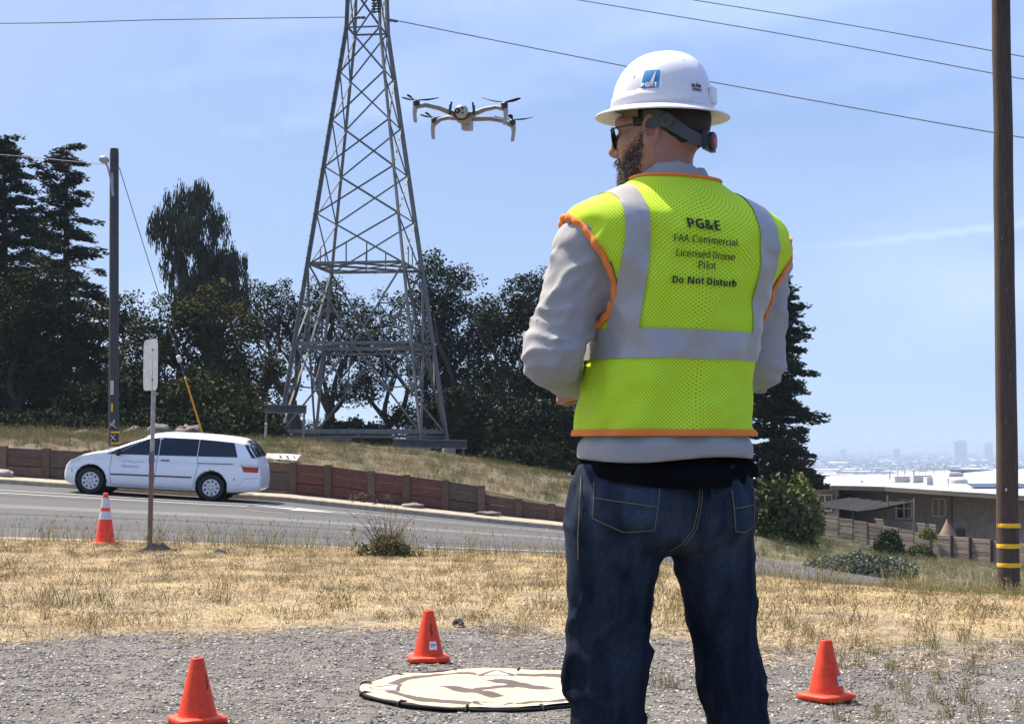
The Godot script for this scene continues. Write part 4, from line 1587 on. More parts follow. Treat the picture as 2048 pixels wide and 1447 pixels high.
	for k in fx.size() - 1:
		var d0 := lerpf(96.0, 82.0, (fx[k] - 1608.0) / 507.0)
		var d1 := lerpf(96.0, 82.0, (fx[k + 1] - 1608.0) / 507.0)
		var ta := interp(ax, ay, fx[k]) + 1.0
		var tb := interp(ax, ay, fx[k + 1]) - 1.0
		var la := interp(ax, by, fx[k]) + 1.0
		var lb := interp(ax, by, fx[k + 1]) - 1.0
		var step := (ta + tb) * 0.5
		var low := (la + lb) * 0.5
		var g := rng.randf_range(-0.03, 0.03)
		for r in 7:
			var y0 := lerpf(la, ta, r / 7.0) - 0.4
			var y1 := lerpf(la, ta, (r + 1) / 7.0) + 0.4
			var z0 := lerpf(lb, tb, r / 7.0) - 0.4
			var z1 := lerpf(lb, tb, (r + 1) / 7.0) + 0.4
			var o := g + rng.randf_range(-0.015, 0.015)
			mb = MB.new()
			slab(mb, at(fx[k] + 0.5, y0, d0 + o), at(fx[k + 1] - 0.5, z0, d1 + o), at(fx[k + 1] - 0.5, z1, d1 + o), at(fx[k] + 0.5, y1, d0 + o), 0.03)
			made("board", mb, "fence_board_%d" % rng.randi_range(0, 3), f)
		if fx[k] >= 1900:
			mb = MB.new()
			slab(mb, at(fx[k] - 2.6, low + 3, d0 - 0.12), at(fx[k] + 2.6, low + 3, d0 - 0.12), at(fx[k] + 2.6, step - 3, d0 - 0.12), at(fx[k] - 2.6, step - 3, d0 - 0.12), 0.11)
			made("post", mb, "fence_post", f)
	# pale boards and posts in the yard
	f = thing("yard_screen", "pale low board screen with thin posts in the yard behind the fence", "fence", Vector3.ZERO)
	for r in 3:
		mb = MB.new()
		slab(mb, at(1747, 1053 + 0 - r * 6.0, 95.0), at(1872, 1066 - r * 6.0, 91.0), at(1872, 1061 - r * 6.0, 91.0), at(1747, 1048 - r * 6.0, 95.0), 0.03)
		made("board", mb, "fence_board_3", f)
	for q in [[1776, 990, 1060, 93.8], [1829, 995, 1062, 92.0], [1706, 1012, 1045, 96.0], [1625, 1008, 1030, 97.0]]:
		mb = MB.new()
		mb.tube([at(q[0], q[2], q[3]), at(q[0], q[1], q[3])], [0.05, 0.05], 6)
		made("post", mb, "fence_board_1", f)
	# shade sails
	for q in [["wide sagging dark grey shade sail over the yard, nearest the umbrella", [[1612, 1009, 97.5], [1718, 1022, 94.0], [1766, 1002, 97.0], [1700, 994, 99.0]]], ["narrow dark grey shade sail reaching toward the paned window", [[1712, 1022, 94.0], [1745, 1019, 93.2], [1832, 1001, 92.4], [1766, 1003, 95.0]]], ["small dark shade sail tucked under the eaves", [[1668, 996, 99.5], [1690, 997, 99.2], [1700, 989, 101.0], [1690, 988, 101.0]]]]:
		var c := []
		for p in q[1]:
			c.push_back(at(p[0], p[1], p[2]))
		mb = MB.new()
		for side in 2:
			mb.grid(12, 8, func(u: float, v: float) -> Vector3:
				var p: Vector3 = c[0].lerp(c[1], u).lerp(c[3].lerp(c[2], u), v)
				return p - Vector3(0, 0.22 * sin(u * PI) * sin(v * PI) + side * 0.01 + 0.03 * sin(u * 19.0) * v, 0), side == 1)
		tag(made(numbered("shade_sail"), mb, "shade_cloth"), q[0], "shade sail")
	var um := thing("patio_umbrella", "grey patio umbrella beside the shade sails", "umbrella", Vector3(at(1608, 1003, 98.0).x, at(1608, 1030, 98.0).y, -98.0))
	mb = MB.new()
	mb.lathe([[0.05, 1.3], [0.22, 1.0], [0.55, 0.72], [0.62, 0.68], [0.6, 0.66], [0.0, 0.95]], 8)
	made("canopy", mb, "shade_cloth", um)
	mb = MB.new()
	mb.tube([Vector3(0, -0.6, 0), Vector3(0, 1.35, 0)], [0.03, 0.03], 6)
	made("pole", mb, "fence_post", um)
	var cv := thing("canvas_cover", "pointed beige canvas cover on a pole behind the fence", "canvas cover", at(1896, 1075, 89.0))
	mb = MB.new()
	mb.lathe([[0.62, -0.3], [0.48, 0.1], [0.3, 0.42], [0.14, 0.75], [0.05, 0.95], [0.0, 1.0]], 14)
	made("canvas", mb, "beige_canvas", cv)
	mb = MB.new()
	mb.tube([Vector3(0, -0.3, 0.3), Vector3(0, 1.08, 0.05)], [0.03, 0.03], 6)
	made("pole", mb, "fence_post", cv)
	shrub("flowering_bush", "yellow flowered bush spilling over the board fence", 1853, 88.5, 0.42, 0.5, Color(0.20, 0.20, 0.06), 150, 231, "", "clump_small", at(1853, 1076, 88.5).y - on_ground(1853, 88.5).y)


# ------------------------------------------------------------------ the van
var vx := PackedFloat64Array([0.0, 0.06, 0.19, 0.40, 0.70, 1.05, 1.35, 1.70, 2.13, 2.45, 2.80, 3.40, 3.90, 4.40, 4.62, 4.80, 5.0, 5.07, 5.11])
var vt := PackedFloat64Array([0.56, 0.72, 0.86, 0.965, 1.045, 1.115, 1.25, 1.415, 1.585, 1.645, 1.668, 1.675, 1.665, 1.635, 1.60, 1.44, 1.14, 0.95, 0.74])
var vw := PackedFloat64Array([0.62, 0.72, 0.80, 0.885, 0.94, 0.96, 0.965, 0.97, 0.97, 0.97, 0.97, 0.97, 0.97, 0.965, 0.955, 0.94, 0.91, 0.88, 0.84])
var vb := PackedFloat64Array([0.34, 0.28, 0.24, 0.22, 0.22, 0.22, 0.22, 0.22, 0.22, 0.22, 0.22, 0.22, 0.22, 0.24, 0.26, 0.28, 0.30, 0.34, 0.38])


func van_half(x: float, y: float) -> float:
	var w := interp(vx, vw, x)
	var top := interp(vx, vt, x)
	var belt := minf(lerpf(1.03, 1.16, clampf((x - 1.2) / 3.3, 0.0, 1.0)), top - 0.02)
	var b := interp(vx, vb, x)
	if y < 0.50:
		var k := clampf((0.50 - y) / maxf(0.5 - b, 0.02), 0.0, 1.0)
		return w * (1.0 - 0.10 * k * k)
	if y <= belt:
		var k := (y - 0.50) / maxf(belt - 0.5, 0.02)
		return w * (1.0 - 0.022 * k * k) - 0.007 * smoothstep(0.0, 0.08, y - 0.80) * (1.0 - smoothstep(0.08, 0.2, y - 0.80))
	var q := clampf((y - belt) / maxf(top - belt, 0.02), 0.0, 1.0)
	var roof := w * 0.978 - 0.145 * smoothstep(0.0, 0.5, top - belt)
	var lean := lerpf(w * 0.978, roof, minf(q / 0.86, 1.0))
	if q > 0.80:
		var e := (q - 0.80) / 0.20
		lean *= sqrt(maxf(0.0, 1.0 - e * e * 0.55))
	return lean


func van_patch(parent: Node, called: String, c: Array, m: String, off := 0.006, nu := 10, nv := 5) -> MeshInstance3D:
	# corners [x, y] counter-clockwise from the lower front one, laid on the side toward the road
	var mb := MB.new()
	for side in [1.0, -1.0]:
		mb.grid(nu, nv, func(u: float, v: float) -> Vector3:
			var p: Vector2 = c[0].lerp(c[1], u).lerp(c[3].lerp(c[2], u), v)
			return Vector3(p.x - 2.55, p.y, side * (van_half(p.x, p.y) + off)), side < 0.0)
	return made(called, mb, m, parent)


func van_line(parent: Node, called: String, pts: Array, r: float, m: String, off := 0.0) -> void:
	var mb := MB.new()
	for side in [1.0, -1.0]:
		var path := []
		var rad := []
		for k in pts.size() - 1:
			for s in 6:
				var p: Vector2 = pts[k].lerp(pts[k + 1], s / 6.0)
				path.push_back(Vector3(p.x - 2.55, p.y, side * (van_half(p.x, p.y) + off)))
				rad.push_back(r)
		var e: Vector2 = pts[pts.size() - 1]
		path.push_back(Vector3(e.x - 2.55, e.y, side * (van_half(e.x, e.y) + off)))
		rad.push_back(r)
		mb.tube(path, rad, 6)
	made(called, mb, m, parent)


func build_van() -> void:
	var d := 44.75
	var px := 334.0
	var x := (px - 1024.0) * d / F
	var v := thing("minivan", "white minivan with tinted windows parked along the timber wall", "minivan", Vector3(x, ground_h(x, d - 0.2) + 0.004, -d))
	v.rotation.z = -atan((ground_h(x - 1.5, d) - ground_h(x + 1.5, d)) / 3.0)
	v.rotation.x = 0.012
	# body as a loft; round the wheels the sides are drawn in to make the openings
	var mb := MB.new()
	var ns := 210
	var sides := 46
	var ring_n := 0
	for k in ns + 1:
		var xx := 5.11 * k / ns
		xx = lerpf(xx, 5.11 * (0.5 - 0.5 * cos(PI * k / ns)), 0.12)
		var top := interp(vx, vt, xx)
		var bot := interp(vx, vb, xx)
		var ring: Array[Vector3] = []
		for q in sides + 1:
			var yy := lerpf(bot, top, float(q) / sides)
			ring.push_back(Vector3(xx - 2.55, yy, van_half(xx, yy)))
		for q in range(1, 8):
			var e := q / 8.0
			var w := van_half(xx, top)
			ring.push_back(Vector3(xx - 2.55, top + 0.045 * sin(e * PI), w * (1.0 - 2.0 * e)))
		for q in sides + 1:
			var yy := lerpf(top, bot, float(q) / sides)
			ring.push_back(Vector3(xx - 2.55, yy, -van_half(xx, yy)))
		for q in range(1, 4):
			ring.push_back(Vector3(xx - 2.55, bot, van_half(xx, bot) * (-1.0 + q / 2.0)))
		ring_n = ring.size()
		for p in ring:
			for wx in [0.754, 3.866]:
				var r := Vector2(p.x + 2.55 - wx, p.y - 0.36).length()
				if r < 0.402:
					p.z = clampf(p.z, -0.55, 0.55)
			mb.vert(p)
	for k in ns:
		for r in ring_n:
			var r2 := (r + 1) % ring_n
			var a := k * ring_n + r
			var b := k * ring_n + r2
			mb.tri(a, a + ring_n, b)
			mb.tri(b, a + ring_n, b + ring_n)
	for e in 2:
		var o := 0 if e == 0 else ns * ring_n
		var c := Vector3.ZERO
		for r in ring_n:
			c += mb.v[o + r] / ring_n
		var ci := mb.vert(c)
		for r in ring_n:
			var r2 := (r + 1) % ring_n
			if e == 0:
				mb.tri(ci, o + r, o + r2)
			else:
				mb.tri(ci, o + r2, o + r)
	made("body", mb, "car_paint", v)
	for wx in [0.754, 3.866]:
		for s in [-1.0, 1.0]:
			mb = MB.new()
			mb.lathe([[0.0, 0.58], [0.398, 0.58], [0.398, 0.90], [0.404, 0.90], [0.404, 0.57]], 40, Transform3D(Basis(Vector3.RIGHT, PI / 2 * s), Vector3(wx - 2.55, 0.36, 0)))
			made("wheel_arch", mb, "rubber", v)
	# wheels
	var tyre := MB.new()
	tyre.lathe([[0.20, -0.09], [0.30, -0.105], [0.325, -0.095], [0.342, -0.07], [0.345, 0.0], [0.342, 0.07], [0.325, 0.095], [0.30, 0.105], [0.225, 0.085], [0.215, 0.05]], 36)
	var tm := tyre.mesh(M["rubber"])
	var rim := MB.new()
	rim.lathe([[0.225, 0.082], [0.215, 0.094], [0.19, 0.09], [0.12, 0.082], [0.06, 0.098], [0.0, 0.1]], 36)
	var rm := rim.mesh(M["hubcap"])
	var slot := MB.new()
	slot.lathe([[0.0, 0.0], [0.02, 0.0], [0.028, -0.004]], 10, Transform3D(Basis().scaled(Vector3(1.25, 1, 0.85)), Vector3.ZERO))
	var slm := slot.mesh(M["rubber"])
	for wx in [0.754, 3.866]:
		for s in [-1.0, 1.0]:
			var w := Node3D.new()
			w.name = "wheel"
			w.position = Vector3(wx - 2.55, 0.345, s * 0.845)
			w.rotation = Vector3(PI / 2 * s, 0.0, 0.0)
			v.add_child(w, true)
			put("tyre", tm, w)
			put("hubcap", rm, w)
			for k in 9:
				var a := TAU * k / 9
				put("slot", slm, w, Transform3D(Basis(Vector3.UP, -a), Vector3(cos(a) * 0.165, 0.0935, sin(a) * 0.165)))
			for k in 5:
				var a := TAU * k / 5 + 0.3
				put("lug_hole", slm, w, Transform3D(Basis(Vector3.UP, -a).scaled(Vector3(0.55, 1, 0.7)), Vector3(cos(a) * 0.062, 0.1, sin(a) * 0.062)))
	# glass: pixel-measured outlines along the side
	var V := func(a: float, b: float) -> Vector2: return Vector2(a, b)
	van_patch(v, "front_side_window", [V.call(1.36, 1.065), V.call(2.455, 1.095), V.call(2.47, 1.56), V.call(2.13, 1.50)], "car_glass")
	van_patch(v, "quarter_window", [V.call(1.14, 1.052), V.call(1.33, 1.062), V.call(2.08, 1.485), V.call(1.95, 1.435)], "car_glass", 0.006, 12, 3)
	van_patch(v, "sliding_door_window", [V.call(2.475, 1.098), V.call(3.455, 1.13), V.call(3.475, 1.57), V.call(2.49, 1.56)], "car_glass")
	van_patch(v, "rear_side_window", [V.call(3.475, 1.132), V.call(4.50, 1.165), V.call(4.38, 1.53), V.call(3.495, 1.57)], "car_glass")
	# windscreen and rear window, across the nose and tail
	for q in [["windscreen", 1.10, 2.06, 0.80, 1.0], ["rear_window", 4.985, 4.66, 0.83, -1.0]]:
		mb = MB.new()
		mb.grid(12, 10, func(a: float, b: float) -> Vector3:
			var xx := lerpf(q[1], q[2], b)
			var y := interp(vx, vt, xx) + 0.03
			var w: float = van_half(xx, y - 0.10) * (q[3] + 0.06)
			return Vector3(xx - 2.55 - q[4] * 0.02, y + 0.02 * (1.0 - pow(absf(a * 2.0 - 1.0), 2.0)), (0.5 - a) * 2.0 * w), q[4] < 0.0)
		made(q[0], mb, "car_glass", v)
	# tail lamp edge of the rear window seen from the side
	van_patch(v, "rear_pillar_glass", [V.call(4.86, 1.17), V.call(4.965, 1.165), V.call(4.72, 1.50), V.call(4.64, 1.50)], "car_glass", 0.008, 4, 6)
	var tail := van_patch(v, "tail_lamp", [V.call(4.68, 0.80), V.call(5.045, 0.80), V.call(5.05, 0.99), V.call(4.60, 0.99)], "tail_red", 0.014, 8, 4)
	van_patch(tail, "clear_lens", [V.call(4.66, 0.935), V.call(5.04, 0.935), V.call(5.03, 0.992), V.call(4.60, 0.992)], "headlight", 0.02, 8, 2)
	van_patch(v, "headlight", [V.call(0.10, 0.70), V.call(0.40, 0.83), V.call(0.50, 0.945), V.call(0.20, 0.845)], "headlight", 0.01, 6, 4)
	van_patch(v, "side_moulding", [V.call(1.27, 0.53), V.call(3.36, 0.565), V.call(3.36, 0.60), V.call(1.27, 0.565)], "black_plastic", 0.016, 16, 2)
	van_line(v, "door_seam", [V.call(1.28, 0.30), V.call(1.24, 0.7), V.call(1.27, 1.03)], 0.006, "seam")
	van_line(v, "door_seam", [V.call(2.38, 0.28), V.call(2.42, 0.7), V.call(2.46, 1.09)], 0.006, "seam")
	van_line(v, "door_seam", [V.call(3.40, 0.32), V.call(3.44, 0.6), V.call(3.50, 0.9), V.call(3.47, 1.12)], 0.006, "seam")
	van_line(v, "door_seam", [V.call(1.28, 0.285), V.call(3.38, 0.285)], 0.005, "seam")
	van_line(v, "bumper_seam", [V.call(4.55, 0.42), V.call(4.72, 0.62), V.call(5.06, 0.66)], 0.004, "seam")
	van_line(v, "bumper_seam", [V.call(0.05, 0.60), V.call(0.36, 0.66), V.call(0.42, 0.60)], 0.004, "seam")
	van_line(v, "slide_rail", [V.call(3.50, 0.955), V.call(4.40, 0.985)], 0.012, "seam")
	van_line(v, "door_handle", [V.call(2.26, 0.965), V.call(2.40, 0.97)], 0.017, "black_plastic", 0.015)
	van_line(v, "door_handle", [V.call(2.54, 0.975), V.call(2.76, 0.98)], 0.017, "black_plastic", 0.015)
	van_line(v, "marker_lamp", [V.call(0.235, 0.55), V.call(0.245, 0.59)], 0.013, "seam", 0.004)
	van_line(v, "marker_lamp", [V.call(4.45, 0.57), V.call(4.45, 0.62)], 0.013, "seam", 0.004)
	# emblem on the front door: a thin ridge line over two rows of small print
	van_line(v, "door_emblem", [V.call(1.55, 0.875), V.call(1.66, 0.915), V.call(1.74, 0.905), V.call(1.84, 0.87), V.call(1.94, 0.90), V.call(2.04, 0.89), V.call(2.10, 0.925)], 0.007, "print_grey")
	for k in 9:
		van_patch(v, "door_print", [V.call(1.54 + k * 0.052, 0.765), V.call(1.575 + k * 0.052, 0.767), V.call(1.575 + k * 0.052, 0.795), V.call(1.54 + k * 0.052, 0.793)], "print_grey", 0.003, 2, 1)
		if k < 7:
			van_patch(v, "door_print", [V.call(1.57 + k * 0.06, 0.735), V.call(1.61 + k * 0.06, 0.737), V.call(1.61 + k * 0.06, 0.748), V.call(1.57 + k * 0.06, 0.746)], "print_grey", 0.003, 2, 1)
	# mirrors
	for s in [-1.0, 1.0]:
		mb = MB.new()
		mb.lathe([[0.0, -0.10], [0.07, -0.09], [0.10, -0.02], [0.095, 0.06], [0.06, 0.10], [0.0, 0.11]], 12, Transform3D(Basis(Vector3.UP, s * 0.3).scaled(Vector3(0.75, 0.95, 1.15)), Vector3(1.46 - 2.55, 1.12, s * 1.09)))
		made("mirror", mb, "black_plastic", v)
	mb = MB.new()
	for s in [-1.0, 1.0]:
		mb.tube([Vector3(1.45 - 2.55, 1.08, s * 0.94), Vector3(1.46 - 2.55, 1.09, s * 1.06)], [0.03, 0.03], 8)
	made("mirror_stalk", mb, "black_plastic", v)
	mb = MB.new()
	mb.box(Vector3(0.0, 0.235, 0), Vector3(3.9, 0.07, 1.5))
	made("underbody", mb, "rubber", v)


# ------------------------------------------------------------------ roadside
func rock(called: String, label: String, p: Vector3, size: Vector3, tone: Color, seed_: int, group := "") -> void:
	var mb := MB.new()
	mb.color = tone
	var n := 14
	var m := 10
	mb.grid(n, m, func(u: float, v: float) -> Vector3:
		var a := u * TAU
		var b := v * PI
		var q := Vector3(cos(a) * sin(b), -cos(b), sin(a) * sin(b))
		var k := 1.0 + 0.5 * soft.get_noise_3dv(q * 1.1 + Vector3(seed_ * 7.0, 0, 0)) + 0.22 * soft.get_noise_3dv(q * 3.0 + Vector3(seed_, 5, 0))
		return q * k * size, true)
	var o := made(numbered(called), mb, "stone")
	o.position = p
	tag(o, label, "rock", group)


func build_roadside() -> void:
	# traffic sign seen from behind
	var d := 25.5
	var base := on_ground(300, d, -0.25)
	var t := thing("traffic_sign", "plain grey back of a traffic sign on a rusty steel post", "traffic sign", base)
	var p := func(px: float, py: float) -> Vector3: return at(px, py, d) - base
	var mb := MB.new()
	mb.box((p.call(300, 1090) + p.call(302, 925)) / 2.0, Vector3(0.062, p.call(302, 925).y + 0.02, 0.062), Basis(Vector3.BACK, -0.012))
	made("lower_post", mb, "rusty", t)
	mb = MB.new()
	mb.box(p.call(303, 914), Vector3(0.072, 0.17, 0.072), Basis(Vector3.BACK, -0.03))
	made("splice", mb, "dark_steel", t)
	mb = MB.new()
	mb.tube([p.call(303.5, 922), p.call(309, 685)], [0.034, 0.034], 12)
	made("upper_post", mb, "galvanised", t)
	var c: Vector3 = p.call(302, 729)
	mb = MB.new()
	var n := 40
	var w := 0.30
	var h := 0.385
	var ring := []
	for k in n:
		var a := TAU * k / n
		var q := Vector2(cos(a), sin(a))
		var e := 1.0 / pow(pow(absf(q.x), 9.0) + pow(absf(q.y), 9.0), 1.0 / 9.0)
		ring.push_back(Vector2(q.x * e * w, q.y * e * h))
	var bs := Basis(Vector3.UP, -1.0)
	for s in 2:
		var ci := mb.vert(bs * Vector3(0, 0, 0.002 - s * 0.004))
		var ids := []
		for q in ring:
			ids.push_back(mb.vert(bs * Vector3(q.x, q.y, 0.002 - s * 0.004)))
		for k in n:
			if s == 0:
				mb.tri(ci, ids[(k + 1) % n], ids[k])
			else:
				mb.tri(ci, ids[k], ids[(k + 1) % n])
	for k in n:
		var q: Vector2 = ring[k]
		var q2: Vector2 = ring[(k + 1) % n]
		mb.quad(bs * Vector3(q.x, q.y, -0.002), bs * Vector3(q2.x, q2.y, -0.002), bs * Vector3(q2.x, q2.y, 0.002), bs * Vector3(q.x, q.y, 0.002))
	var o := made("panel", mb, "sign_back", t)
	o.position = c + Vector3(-0.02, 0, -0.05)
	for y in [0.22, -0.22]:
		mb = MB.new()
		mb.lathe([[0.016, 0.0], [0.016, 0.012], [0.0, 0.014]], 6, Transform3D(Basis(Vector3.RIGHT, PI / 2), c + Vector3(0.025, y, 0.03)))
		made("bolt", mb, "dark_steel", t)

	# boulders along the crest, behind the van
	var tone := Color(0.115, 0.105, 0.092)
	rock("boulder", "smallest grey boulder beside the marked pole behind the van", on_ground(268, 60.0, 0.1), Vector3(0.36, 0.3, 0.3), tone, 3, "boulders on the crest behind the van")
	rock("boulder", "tall grey boulder above the van's roof", on_ground(319, 60.0, 0.1), Vector3(0.5, 0.42, 0.4), tone * 1.1, 4, "boulders on the crest behind the van")
	rock("boulder", "wide brownish boulder above the van's roof", on_ground(372, 60.0, 0.1), Vector3(0.58, 0.40, 0.4), Color(0.115, 0.09, 0.075), 5, "boulders on the crest behind the van")
	rock("boulder", "grey boulder half sunk in grass near the redwoods", on_ground(165, 62.0, 0.05), Vector3(0.55, 0.24, 0.4), tone * 0.9, 6, "boulders on the crest behind the van")
	# white board lying on the bank behind the van
	var wb := thing("white_board", "white slotted board lying on the bank behind the van's tail", "board", at(563, 914, 49.5))
	mb = MB.new()
	var tilt := Basis(Vector3.BACK, -0.05) * Basis(Vector3.RIGHT, 0.16)
	mb.box(Vector3.ZERO, Vector3(0.98, 0.04, 0.9), tilt)
	made("panel", mb, "white_paint", wb)
	for k in 3:
		mb = MB.new()
		mb.box(tilt * Vector3(-0.02 + k * 0.2, 0.023, 0.05), Vector3(0.05, 0.012, 0.55), tilt * Basis(Vector3.UP, 0.25))
		made("slot", mb, "ink", wb)
	# sacks and litter by the wall
	rock("sand_heap", "small grey heap of grit at the foot of the wall", on_ground(827, 46.9, 0.16), Vector3(0.3, 0.07, 0.15), Color(0.2, 0.18, 0.16), 7, "grit at the foot of the wall")
	rock("sand_heap", "long grey heap of grit at the foot of the wall, farther downhill", on_ground(975, 46.9, 0.16), Vector3(0.38, 0.06, 0.15), Color(0.16, 0.145, 0.13), 8, "grit at the foot of the wall")
	rock("sand_heap", "pale heap of grit at the wall's uphill end", on_ground(8, 46.9, 0.16), Vector3(0.3, 0.12, 0.18), Color(0.26, 0.24, 0.21), 9, "grit at the foot of the wall")
	# dark scrap in the dry grass
	mb = MB.new()
	mb.color = Color(0.035, 0.037, 0.042)
	mb.grid(22, 14, func(u: float, v: float) -> Vector3:
		var q := Vector2(u - 0.5, v - 0.5)
		var r := clampf(1.0 - q.length() * 1.9, 0.0, 1.0)
		return Vector3(q.x * 0.62 + 0.03 * sin(v * 9.0), 0.01 + 0.17 * r * (0.5 + 0.9 * absf(soft.get_noise_2d(u * 3.0, v * 3.0))) , -q.y * 0.7))
	o = made("fabric_scrap", mb, "matte_black")
	o.position = on_ground(322, 22.8, 0.0)
	tag(o, "crumpled dark scrap of fabric in the dry grass by the sign", "scrap")
	rock("dark_stone", "single dark stone at the edge of the gravel", on_ground(917, 9.55, 0.02), Vector3(0.034, 0.027, 0.03), Color(0.03, 0.027, 0.024), 11)
	rock("dark_stone", "dark lump in the dry grass past the fabric scrap", on_ground(440, 22.6, 0.02), Vector3(0.11, 0.06, 0.08), Color(0.07, 0.068, 0.065), 12)

	# the tall dry weed before the road
	var r := RandomNumberGenerator.new()
	r.seed = 31
	var wd := thing("dry_weed", "tall leafless dry weed with a green tangled foot before the road", "weed", on_ground(775, 23.0, -0.02))
	mb = MB.new()
	mb.color = Color(0.20, 0.155, 0.10)
	for k in 46:
		var a := r.randf() * TAU
		var lean := r.randf_range(0.1, 0.85)
		var l := r.randf_range(0.28, 0.85)
		var tip := Vector3(cos(a) * lean * l, l * (1.0 - lean * 0.3), sin(a) * lean * l * 0.6)
		var pts := []
		for q in 5:
			var u := q / 4.0
			pts.push_back(tip * u + Vector3(0, 0.10 * sin(u * PI) * l, 0) + Vector3(r.randfn(), r.randfn(), r.randfn()) * 0.012)
		mb.tube(pts, [0.006, 0.005, 0.004, 0.003, 0.002], 4, false)
		for q in 5:
			var s: Vector3 = pts[2 + q % 3]
			mb.tube([s, s + Vector3(r.randfn() * 0.07, r.randf() * 0.12, r.randfn() * 0.05)], [0.003, 0.0015], 3, false)
	made("stem", mb, "straw", wd)
	var xfs := []
	var cols := []
	for k in 260:
		var q := Vector3(r.randfn() * 0.19, absf(r.randfn()) * 0.11, r.randfn() * 0.14)
		var k2 := r.randf_range(0.035, 0.075)
		xfs.push_back(Transform3D(Basis(Vector3(r.randfn(), r.randfn(), r.randfn()).normalized(), r.randf() * TAU).scaled(Vector3.ONE * k2), q))
		var vv := r.randf_range(0.7, 1.3)
		cols.push_back(Color(0.13 * vv, 0.125 * vv, 0.05 * vv) if r.randf() < 0.6 else Color(0.26 * vv, 0.2 * vv, 0.11 * vv))
	for k in 14:
		var q := at(lerpf(697, 783, r.randf()), r.randf_range(990, 1004), 23.0) - wd.position
		xfs.push_back(Transform3D(Basis(Vector3(r.randfn(), r.randfn(), r.randfn()).normalized(), r.randf() * TAU).scaled(Vector3.ONE * 0.045), q))
		cols.push_back(Color(0.16, 0.12, 0.09))
	scatter("foliage", M["clump_small"], xfs, cols, wd).set_meta("kind", "stuff")


# ------------------------------------------------------------------ landing pad and cones
func pad_print() -> ImageTexture:
	var n := 640
	var im := Image.create(n, n, false, Image.FORMAT_RGB8)
	var tan_ := Color(0.455, 0.36, 0.255)
	var brown := Color(0.072, 0.05, 0.043)
	var ang := 0.70
	for y in n:
		for x in n:
			var q := Vector2(x - n / 2.0 + 0.5, y - n / 2.0 + 0.5) / (n / 2.0)
			var r := q.length()
			var c := tan_
			var a := fposmod(atan2(q.y, q.x) + 0.78, PI / 2) - PI / 4
			var ring := r > 0.73 and r < 0.83
			# the ring opens at the diagonals round a small white triangle
			if r > 0.70 and r < 0.93 and absf(a) < 0.20:
				var tri := (r - 0.72) / 0.2
				if absf(a) < 0.15 * (1.0 - tri) and tri > 0.05:
					c = Color(0.5, 0.46, 0.4)
				elif absf(a) < 0.2 * (1.15 - tri):
					c = brown
			elif ring:
				c = brown
			var h := q.rotated(ang)
			if (absf(absf(h.x) - 0.24) < 0.07 and absf(h.y) < 0.33) or (absf(h.x) < 0.24 and absf(h.y) < 0.055):
				c = brown
			var k := 1.0 + 0.22 * soft.get_noise_2d(q.x * 4.0, q.y * 4.0) + 0.07 * soft.get_noise_2d(q.x * 30.0, q.y * 30.0)
			# faded red handwriting near the rim
			if absf(q.y - 0.50 - 0.02 * sin(q.x * 60.0)) < 0.008 and q.x > 0.10 and q.x < 0.45 and sin(q.x * 170.0) > -0.3:
				c = c.lerp(Color(0.62, 0.25, 0.2), 0.6)
			im.set_pixel(x, y, lin(c.r * k, c.g * k, c.b * k))
	return ImageTexture.create_from_image(im)


func small_cone(px: float, base_py: float, label: String, turn: float, extra: String, tilt := 0.0) -> void:
	var d := 3400.0 / (base_py - 888.0)
	var t := thing("traffic_cone", label, "traffic cone", on_ground(px, d, 0.004), "small orange cones round the landing pad")
	t.rotation.y = turn
	t.rotation.z = tilt
	var mb := MB.new()
	mb.lathe([[0.0, 0.001], [0.086, 0.0], [0.093, 0.005], [0.093, 0.018], [0.089, 0.024], [0.075, 0.027], [0.0, 0.028]], 40, Transform3D.IDENTITY, 5.0)
	made("base", mb, "cone", t)
	mb = MB.new()
	mb.lathe([[0.072, 0.024], [0.069, 0.031], [0.066, 0.044], [0.0655, 0.052], [0.063, 0.056], [0.0235, 0.226], [0.0215, 0.231], [0.0165, 0.232], [0.0155, 0.222], [0.03, 0.12]], 40)
	var body := made("body", mb, "cone", t)
	if extra.contains("label"):
		var face := -turn + PI / 2 - 0.12
		var rad := func(y: float) -> float: return lerpf(0.063, 0.0235, (y - 0.056) / 0.17) + 0.0012
		mb = MB.new()
		mb.grid(8, 3, func(u: float, v: float) -> Vector3:
			var y := lerpf(0.058, 0.094, v)
			var a := face + 0.30 - 0.60 * u
			if extra.contains("side"):
				a += 0.55
			return Vector3(cos(a) * rad.call(y), y, sin(a) * rad.call(y)))
		var lab := made("label", mb, "label_white", body)
		for k in 3:
			mb = MB.new()
			mb.grid(6, 1, func(u: float, v: float) -> Vector3:
				var y := 0.068 + k * 0.008 + v * (0.0045 if k == 1 else 0.002)
				var a := face + 0.22 - (0.44 if k == 1 else 0.36) * u
				if extra.contains("side"):
					a += 0.55
				var rr: float = rad.call(y) + 0.0008
				return Vector3(cos(a) * rr, y, sin(a) * rr))
			made("print", mb, "ink" if k == 1 else "print_grey", lab)
	if extra.contains("scuff"):
		var r := RandomNumberGenerator.new()
		r.seed = int(px)
		for k in 3:
			mb = MB.new()
			var y0 := 0.118 + k * 0.017
			var a0 := -turn + PI / 2 + r.randf_range(-0.1, 0.05)
			mb.grid(5, 6, func(u: float, v: float) -> Vector3:
				var y := y0 + 0.026 * v
				var a := a0 + (u - 0.5) * 0.17 * sin(v * PI) + 0.05 * sin(v * 7.0 + k)
				var rr := lerpf(0.063, 0.0235, (y - 0.056) / 0.17) + 0.0006
				return Vector3(cos(a) * rr, y, sin(a) * rr), true)
			made("scuff", mb, "scuff" if extra.contains("faint") else "ink", body)


